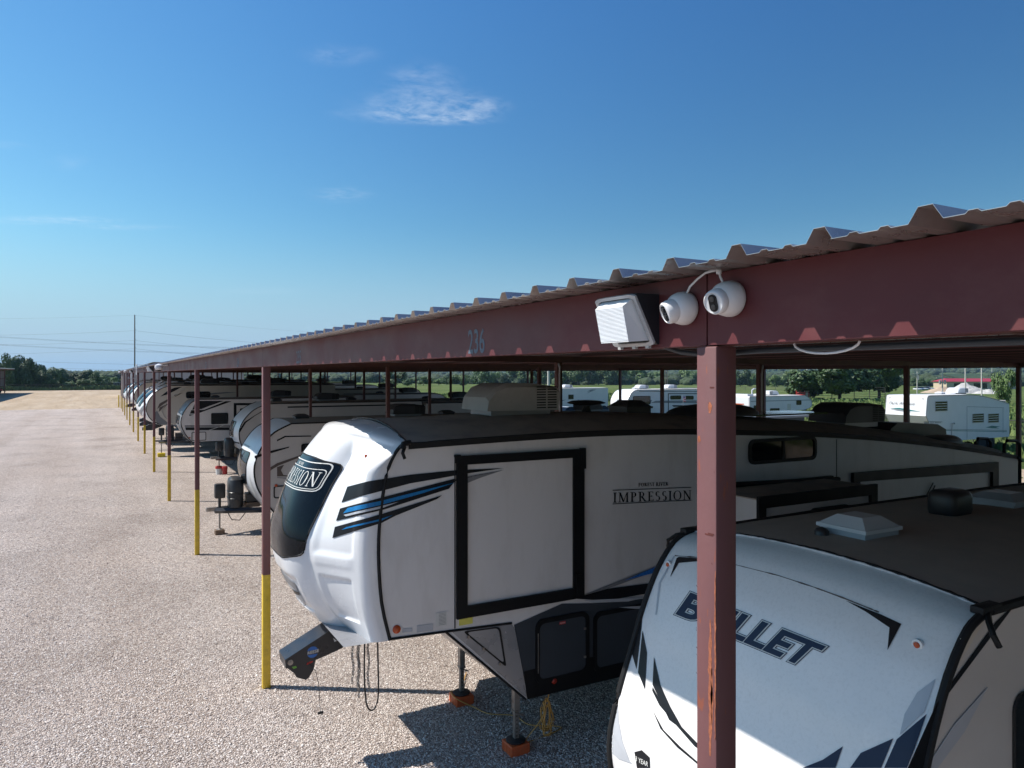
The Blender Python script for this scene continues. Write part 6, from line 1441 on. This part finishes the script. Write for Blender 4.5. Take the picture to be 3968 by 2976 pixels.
weeds('field_weeds', 48, 130, 10, 150, 9000, .35, 'tall rough grass in the pasture behind the fence')
g = G(); g.add([(-140, 243, -.02), (40, 243, -.02), (40, 251, -.02), (-140, 251, -.02)], [(0, 1, 2, 3)]); structure(g.obj('path', mat('pale_dry_track', (.30, .30, .17), .95, var=.2, vscale=.3)))
# shed at the left edge
sh_ = at_z(22, 1523); sx, sy = sh_.x, sh_.y
shed = thing('open_shed', 'long open metal shed with maroon frame and grey wall, at the left edge', 'shed', (sx, sy, 0))
for b in range(0, 9):
    for a in (-.2, -9): g = G(); g.box((a - .09, -b * 9 - .09, 0), (a + .09, -b * 9 + .09, 5.4)); g.obj('post', 'post', shed)
g = G(); g.box((-18, -76, 5.45), (1.6, 1.2, 5.6)); g.obj('roof', 'galv', shed); g = G(); g.box((-18, 1.05, 5.2), (1.5, 1.15, 5.45)); g.obj('fascia', 'post', shed)
g = G()
for k in range(40): g.box((-12 + k * .295, .1, 1.5), (-12 + k * .295 + .2, .16, 4.95))
g.box((-12, .16, 1.5), (-.3, .2, 4.95)); g.obj('wall_panel', 'corr', shed)
for z_ in (1.45, 3.2, 4.95): g = G(); g.box((-12, 0, z_), (-.1, .09, z_ + .11)); g.obj('girt', 'post', shed)
# machine under it, container, end building
mc = thing('utility_cart', 'small dark cart standing under the shed', 'cart', (sx - 1.6, sy - .6, 0)); g = G(); g.rbox((-1, -.5, .45), (1, .5, .95), .06); g.obj('cart_body', 'redp', mc)
g = G(); g.tube([(1, 0, .6), (1.7, 0, .35)], .05, 6); g.box((-.8, -.4, .95), (.3, .4, 1.25)); g.obj('cart_load', 'blackp', mc)
for a in (-.6, .6): wheel(mc, a, -.5, .3)
q, d = on_terrain(456, 1504); ct = thing('dumpster', 'dark container beyond the yard fence, left of the canopy end', 'container', (q.x, q.y, q.z)); g = G()
g.rbox((-1.2, -1.2, .1), (4.5, 1.2, 1.75), .05); g.obj('container_body', 'side_dark', ct); g = G(); g.box((-1.2, -1.25, 1.75), (4.6, 1.25, 1.82)); 
for k in range(8): g.box((-1.0 + k * .75, -1.26, .2), (-.9 + k * .75, -1.2, 1.7))
g.obj('rim_and_ribs', 'grey', ct)
for i, (a, b) in enumerate(((194, 1500), (284, 1499), (340, 1498))):
    q, d = on_terrain(a, b + 6); hb = thing('hay_bale', 'pale wrapped bale in the weeds beyond the yard, %s of three' % ['left', 'middle', 'right'][i], 'bale', (q.x, q.y, q.z)); g = G(); g.lathe([(.1, 0), (.6, .02), (.65, .1), (.65, 1.7), (.6, 1.78), (.1, 1.8)], 16, Matrix.Translation((-.9, 0, .8)) @ Matrix.Rotation(PI / 2, 4, 'Y')); g.obj('bale_roll', 'beige', hb, 40)
eb = thing('storage_building', 'grey corrugated storage building past the far end of the canopy', 'building', (11.5, 150, 0))
g = G(); g.prism([(-10.3, 0), (10.3, 0), (10.3, 4.7), (-4.5, 6.3), (-5.5, 6.3), (-10.3, 4.75)], lambda a, b: (a, 0, b), lambda a, b: (a, 22, b)); g.obj('wall', 'corr', eb)
g = G()
for k in range(44): g.box((-10.2 + k * .46, -.05, 0), (-10.2 + k * .46 + .1, -.002, 4.6))
g.obj('wall_ribs', 'corr', eb); g = G(); g.prism([(-10.8, 4.72), (-5.5, 6.42), (-4.5, 6.42), (10.8, 4.78), (10.8, 4.9), (-4.5, 6.54), (-5.5, 6.54), (-10.8, 4.84)], lambda a, b: (a, -.6, b), lambda a, b: (a, 22.6, b)); g.obj('roof', 'galv', eb)
g = G()
for a in (-9.5, -7.0, -4.5, -2.0): g.box((a - .06, -.12, 0), (a + .06, -.05, 4.6))
g.box((-10.2, -.13, 2.3), (10.2, -.06, 2.4)); g.obj('frame', 'post', eb)

# right-hand trees, oaks, hedge lines
RG = 'trees of the distant tree line beyond the pasture'
R = random.Random(21)
spec = [(1530, 1500, 1440, 70), (1640, 1494, 1462, 70), (1700, 1493, 1466, 60), (1745, 1494, 1460, 60), (1790, 1495, 1455, 60), (1870, 1493, 1436, 85), (1905, 1492, 1447, 60), (1950, 1491, 1440, 70), (1990, 1490, 1428, 75), (2030, 1490, 1425, 80), (2070, 1491, 1420, 80), (2110, 1491, 1424, 70), (2200, 1492, 1426, 80), (2240, 1493, 1416, 90), (2280, 1492, 1410, 85), (2320, 1492, 1415, 85), (2360, 1492, 1412, 90), (2400, 1491, 1418, 70), (2435, 1489, 1448, 45), (2475, 1488, 1430, 80), (2510, 1488, 1436, 60), (2545, 1487, 1446, 55), (2590, 1488, 1452, 50), (2625, 1489, 1450, 50), (2665, 1489, 1432, 70), (2700, 1490, 1440, 60), (2830, 1498, 1446, 60), (2868, 1498, 1438, 65), (2905, 1498, 1452, 50), (2975, 1498, 1462, 50), (3010, 1499, 1458, 50), (3045, 1499, 1455, 55), (3075, 1499, 1440, 60), (3108, 1499, 1446, 60), (3150, 1499, 1450, 60), (3560, 1500, 1466, 50), (3600, 1497, 1470, 45), (3625, 1496, 1462, 40), (3660, 1494, 1468, 45), (3700, 1492, 1472, 40), (3735, 1490, 1470, 40), (3540, 1490, 1462, 60), (1580, 1496, 1466, 50), (3190, 1500, 1450, 60), (3480, 1500, 1450, 60)]
LM = [(1509, 'the inner post left of the rooftop unit'), (1613, 'the second thin inner post'), (1753, 'the post just left of the rooftop unit'), (1900, 'the left end of the rooftop unit'), (2060, 'the louvres of the rooftop unit'), (2152, 'the thick inner post'), (2245, 'the box trailer'), (2397, 'the post before the long trailer'), (2480, 'the left rooftop unit of the long trailer'), (2561, 'the post crossing the long trailer'), (2640, 'the dark sport utility vehicle'), (2800, 'the near post'), (2940, 'the double inner post'), (3080, 'the red cattle chute'), (3256, 'the forked oak'), (3405, 'the right oak'), (3522, 'the post before the louvred camper'), (3640, 'the tan spoil bank'), (3741, 'the stone pile')]
used_lab = {}
posw = ['far left, seen between the canopy posts', 'left part', 'middle part', 'right of the near post', 'far right beside the stone pile']
def tree_label(x, top, w, c_):
    lx, nm_ = min(LM, key=lambda q: abs(q[0] - x)); side = 'just left of' if x < lx - 12 else 'just right of' if x > lx + 12 else 'right behind'
    lab = '%s %s distant tree %s %s' % ('tall' if top < 1430 else 'middling' if top < 1450 else 'low', 'dark' if c_ < 4 else 'lighter green', side, nm_)
    if lab in used_lab: lab = lab.replace('distant tree', 'distant %s tree' % ('wide' if w > 65 else 'narrow'))
    used_lab[lab] = 1; return lab
for i, (x, b, t_, w) in enumerate(spec):
    zone = 0 if x < 1800 else 1 if x < 2150 else 2 if x < 2750 else 3 if x < 3300 else 4
    tree_px(x, b, t_, w * 1.4, CR[(i * 3 + (i // 5)) % 7], tree_label(x, t_, w, (i * 3 + (i // 5)) % 7), RG + ', ' + posw[zone])
tree_px(3256, 1551, 1392, 400, CRN, 'big dark oak with a forked trunk standing in the pasture, left of the pair'); tree_px(3405, 1548, 1396, 360, CRN2, 'big dark oak right of the forked one, above the louvred camper')
tree_px(3875, 1602, 1436, 125, CRS, 'small round young tree by the right edge, in front of the red roofed building')
# far woods on the hills
def woods():
    R = random.Random(44); bm = bmesh.new(); bmesh.ops.create_icosphere(bm, subdivisions=1, radius=1); bv = [v.co.copy() for v in bm.verts]; bf = [tuple(v.index for v in f.verts) for f in bm.faces]; bm.free()
    V = []; F = []; k = 0
    for i in range(9000):
        az = math.radians(R.uniform(-9, 68)); r = 480 * (4300 / 480) ** (R.random() ** .75); x = r * math.sin(az) - 2; y = r * math.cos(az)
        if noise.noise(Vector((x / 260, y / 260, 9))) < -.12 and r > 600: continue
        s = R.uniform(4, 8.5) * (.75 + r / 5000); z = terr(x, y); o = Vector((R.random() * 50, 0, 0))
        for v in bv: w = 1 + .5 * noise.noise(v * 1.4 + o); V.append((x + v.x * s * w, y + v.y * s * w, z + s * .32 + v.z * s * .62 * w))
        F += [(a + k, b + k, c_ + k) for a, b, c_ in bf]; k += 12
    m = mat('far_woods', (.035, .055, .022), .9, var=.45, vscale=.12, bump=2.0, bscale=.5)
    o = put('far_woods', mesh('far_woods', V, F, m, 80)); structure(o, 'stuff'); tag(o, 'wooded hills fading to blue along the horizon', 'woods')
woods()
# stone pile, spoil, red roofed building, far houses
def pile(label, px, base, w, h, m, seed):
    p, d = on_terrain(px, base); n = 40; V = []; g = G(); a_ = w / 2
    for i in range(n + 1):
        for j in range(n + 1):
            x = -1 + 2 * i / n; y = -1 + 2 * j / n; rr = math.hypot(x, y); z = max(0, 1 - rr) * h * (1 + .25 * noise.noise(Vector((x * 2.2 + seed, y * 2.2, 0)))) + .12 * h * noise.noise(Vector((x * 6 + seed, y * 6, 1))) * (rr < .95)
            V.append((x * a_, y * a_ * .6, z - .1))
    g.add(V, [(i * (n + 1) + j, (i + 1) * (n + 1) + j, (i + 1) * (n + 1) + j + 1, i * (n + 1) + j + 1) for i in range(n) for j in range(n)])
    o = g.obj('stone_pile', m, None, 30, p, (0, 0, -YAW)); tag(o, label, 'stone pile'); o['kind'] = 'stuff'; return o
pile('pale grey crushed stone pile, the tallest, right of the far post', 3745, 1524, 17, 4.2, 'rubble', 1); pile('low tan spoil bank left of the grey stone pile', 3655, 1522, 17, 2.6, 'sandpile', 4); pile('low end of the crushed stone heap by the young tree', 3830, 1526, 12, 1.8, 'rubble', 7)
p, d = on_terrain(3870, 1512); rb = thing('red_roofed_building', 'tan building with a long red metal roof beyond the stone pile', 'building', p + FW * 20, -YAW + .05)
zt_ = 2.75
g = G(); g.box((-11.5, 0, 0), (22, 10, zt_ + .9)); g.obj('wall', 'tanwall', rb); g = G(); g.prism([(-12.2, zt_ + .85), (-9.5, zt_ + 2.3), (20, zt_ + 2.3), (23, zt_ + .85)], lambda a, b: (a, -.8 if b < zt_ + 1 else 4.5, b), lambda a, b: (a, 10.8 if b < zt_ + 1 else 5.5, b)); g.obj('roof', 'redroof', rb)
for a in (-8, 1.5): g = G(); g.box((a, -.05, .4), (a + 6.5, .02, zt_ + .1)); g.obj('opening', 'window', rb)
for i in range(7): pass
cols_ = ['carw', 'carb', 'carw', 'card', 'carw']
for i in range(5):
    p, d = on_terrain(3555 + i * 11, 1512 - i * .6); t = car('parked_car', '%s car in the distant lot left of the stone piles' % ['white', 'silver', 'second white', 'dark', 'third white'][i], p.x, p.y, 1.0 + .1 * i, cols_[i]); t.location.z = p.z; t['group'] = 'cars in the distant lot'
for i, (x, y, s) in enumerate([(3020, 1470, 9), (3062, 1462, 7), (3600, 1425, 30), (3180, 1482, 10), (2870, 1462, 8), (1985, 1482, 7), (2085, 1470, 8), (3475, 1424, 26), (3640, 1422, 24), (3550, 1421, 22), (2905, 1430, 18), (3050, 1432, 20)]):
    p, d = on_terrain(x, y); d = min(d, 4000); hgt = s / 2866 * d * .28 + 1.5; wd_ = s / 2866 * d * .5
    t = thing('farm_building', 'small pale far building among the trees, %s' % ['left of the oaks', 'just left of the oaks', 'on the hill above the stone pile', 'under the oak crown', 'right of the near post', 'behind the first camper roof', 'left of the box trailer', 'on the hill right of the oaks', 'on the hilltop', 'on the hill crest', 'on the slope by the near post', 'on the slope left of the oaks'][i], 'building', p, -YAW)
    g = G(); g.box((-wd_, 0, -1), (wd_, wd_ * .8, hgt)); g.obj('wall', 'beige', t); g = G(); g.prism([(-wd_ * 1.05, hgt), (-wd_ * .8, hgt * 1.5), (wd_ * .8, hgt * 1.5), (wd_ * 1.05, hgt)], lambda a, b: (a, -.3 if b <= hgt else wd_ * .35, b), lambda a, b: (a, wd_ * .85 if b <= hgt else wd_ * .45, b)); g.obj('roof', 'whiteroof', t)
# poles
def pole(px, base_py, top_py, d, r, label, m='pole', arms=(), world=None):
    dr = ray(px, base_py); p = ORG + dr * d; z0 = terr(p.x, p.y); zt = H + (1450 - top_py) / 2866 * d
    t = thing('utility_pole', label, 'pole', (p.x, p.y, z0), -YAW); g = G(); g.tube([(0, 0, -.3), (0, 0, zt - z0)], [r, r * .7], 8); g.obj('pole_shaft', m, t, 50)
    for (dz_, w) in arms: g = G(); g.box((-w / 2, -.06, zt - z0 - dz_), (w / 2, .06, zt - z0 - dz_ + .12)); g.obj('crossarm', m, t)
    return t, p, zt
PT, PP, PZ = pole(522, 1480, 1220, 250, .24, 'tall single wooden power pole rising behind the far end of the canopy', 'pole')
for k, (zz, s) in enumerate(((H + (1450 - 1281) / 2866 * 250, 1), (H + (1450 - 1319) / 2866 * 250, 1), (H + (1450 - 1351) / 2866 * 250, 1))):
    g = G(); g.tube([(0, 0, zz + .3), (.55, -.2, zz + .5)], .06, 5); g.tube([(.4, -.2, zz - .6), (.1, 0, zz - .8)], .05, 5); g.obj('insulator', 'grey', PT)
pole(2126, 1500, 1425 - 60, 190, .38, 'pale thick round pole seen between canopy posts, left of the box trailer', 'palepole'); pole(2579, 1490, 1380, 300, .16, 'thin wooden pole left of the near post', 'pole'); pole(2586, 1490, 1382, 302, .16, 'second thin wooden pole left of the near post', 'pole')
pole(3128, 1500, 1390, 230, .22, 'pole beside the left edge of the oak crown', 'palepole'); pole(3741, 1505, 1380, 140, .15, 'pale pole before the red roofed building', 'palepole'); pole(3804, 1530, 1380, 120, .13, 'second pale pole before the stone pile', 'palepole')
tp, pp_, zz_ = pole(3652, 1525, 1415, 150, .14, 'power pole with two crossarms and a pair of transformers above the stone pile', 'palepole', arms=((1.0, 3.2), (2.6, 2.4)))
for s in (-.5, .5): g = G(); g.lathe([(.2, 0), (.22, .1), (.22, .8), (.1, .9)], 10); g.obj('transformer', 'corr', tp, 40, (s, 0, zz_ - tp.location.z - 3.9))
tp2, _, zz2 = pole(3554, 1505, 1440, 200, .15, 'short pole with one transformer beside the distant car lot', 'palepole', arms=((.6, 2.2),)); g = G(); g.lathe([(.25, 0), (.25, 1.2)], 8); g.obj('transformer', 'corr', tp2, 40, (.3, 0, zz2 - tp2.location.z - 2.2))
pole(3844, 1500, 1425, 260, .14, 'small far pole with pale crossarms behind the young tree', 'palepole', arms=((1.5, 5.0), (3.5, 6.0)))
# wires
def wire(a, b, sag, r, label, nm='power_line'):
    g = G(); n = 24; a = Vector(a); b = Vector(b); g.tube([a.lerp(b, i / n) - Vector((0, 0, sag * 4 * (i / n) * (1 - i / n))) for i in range(n + 1)], r, 4); tag(g.obj(nm, 'wire'), label, 'power line', 'power lines crossing the left sky')
def P(px, py, d): return ORG + ray(px, py) * d
D = 250; nm_ = ['topmost', 'second', 'third', 'fourth']
for k, (yl, yp, yr) in enumerate(((1215, 1221, 1262), (1284, 1281, 1316), (1323, 1319, 1352), (1362, 1351, 1384))):
    wire(P(522, yp, D), P(-700, yl + 6, D * .96), 1.2, .028 if k else .018, 'wire running left from the tall power pole, %s of four' % nm_[k]); wire(P(522, yp, D), P(1500, yr + 40, D * 1.1), 1.0, .028 if k else .018, 'wire running right from the tall power pole, %s of four' % nm_[k])
for k, (x0, y0, x1, y1, s) in enumerate(((-500, 1268, 1500, 1353, 2.8), (-500, 1271, 1500, 1356, 2.8), (-500, 1300, 1500, 1372, 3.0), (-500, 1303, 1500, 1375, 3.0), (-300, 1388, 1500, 1432, .6), (-300, 1413, 1500, 1450, .6))):
    wire(P(x0, y0, 330), P(x1, y1, 420), s, .04, 'long sagging line passing behind the power pole, %s' % ['upper pair, top strand', 'upper pair, lower strand', 'middle pair, top strand', 'middle pair, lower strand', 'single low strand', 'lowest strand above the trees'][k])

# ------------------------------------------------------------------ air: even haze round everything
def haze():
    R_ = 9300
    x0, x1, y0, y1, z0, z1 = -R_, R_, -R_, R_, -6.0, 110.0
    g = G(); g.box((x0, y0, z0), (x1, y1, z1)); m = bpy.data.materials.new('haze_air'); m.use_nodes = True; N = m.node_tree.nodes; L = m.node_tree.links
    N.remove(N['Principled BSDF']); pv = N.new('ShaderNodeVolumePrincipled'); pv.inputs['Color'].default_value = (.48, .74, 1, 1); pv.inputs['Density'].default_value = HAZE; pv.inputs['Anisotropy'].default_value = .1
    L.new(pv.outputs[0], N['Material Output'].inputs['Volume']); o = put('haze', mesh('haze', g.v, g.f, m)); structure(o, 'stuff'); tag(o, 'faint blue summer haze over the distant hills', 'haze')
HAZE = 0.000085
haze()

# pieces that are separate bodies become objects of their own
SPL = ('front_graphic', 'roof_gutter', 'corner_bracket', 'rear_ladder', 'edge_trim', 'cap_trim', 'latch', 'clips', 'stabiliser_jack', 'landing_leg', 'grab_rail', 'solar_panel', 'lower_trim', 'frame', 'dome_glass', 'tv_antenna', 'wall_panel', 'headlight', 'foot_plate', 'leg_pin', 'cart_load', 'insulator', 'head_gate', 'roof_rack', 'slide_awning', 'tongue', 'jack_head')
for o in list(bpy.data.objects):
    if o.type == 'MESH' and o.parent and o.name.split('.')[0] in SPL and not o.children and o.data.users == 1: split(o)
for o in bpy.data.objects:
    if o.name.split('.')[0] in ('rust_streaks', 'scratches', 'vent_slots', 'lens_ribs', 'pin_holes', 'block_ribs', 'safety_chain', 'sticker_print', 'name_lettering', 'wall_ribs', 'rim_and_ribs', 'rails'): o['kind'] = 'stuff'
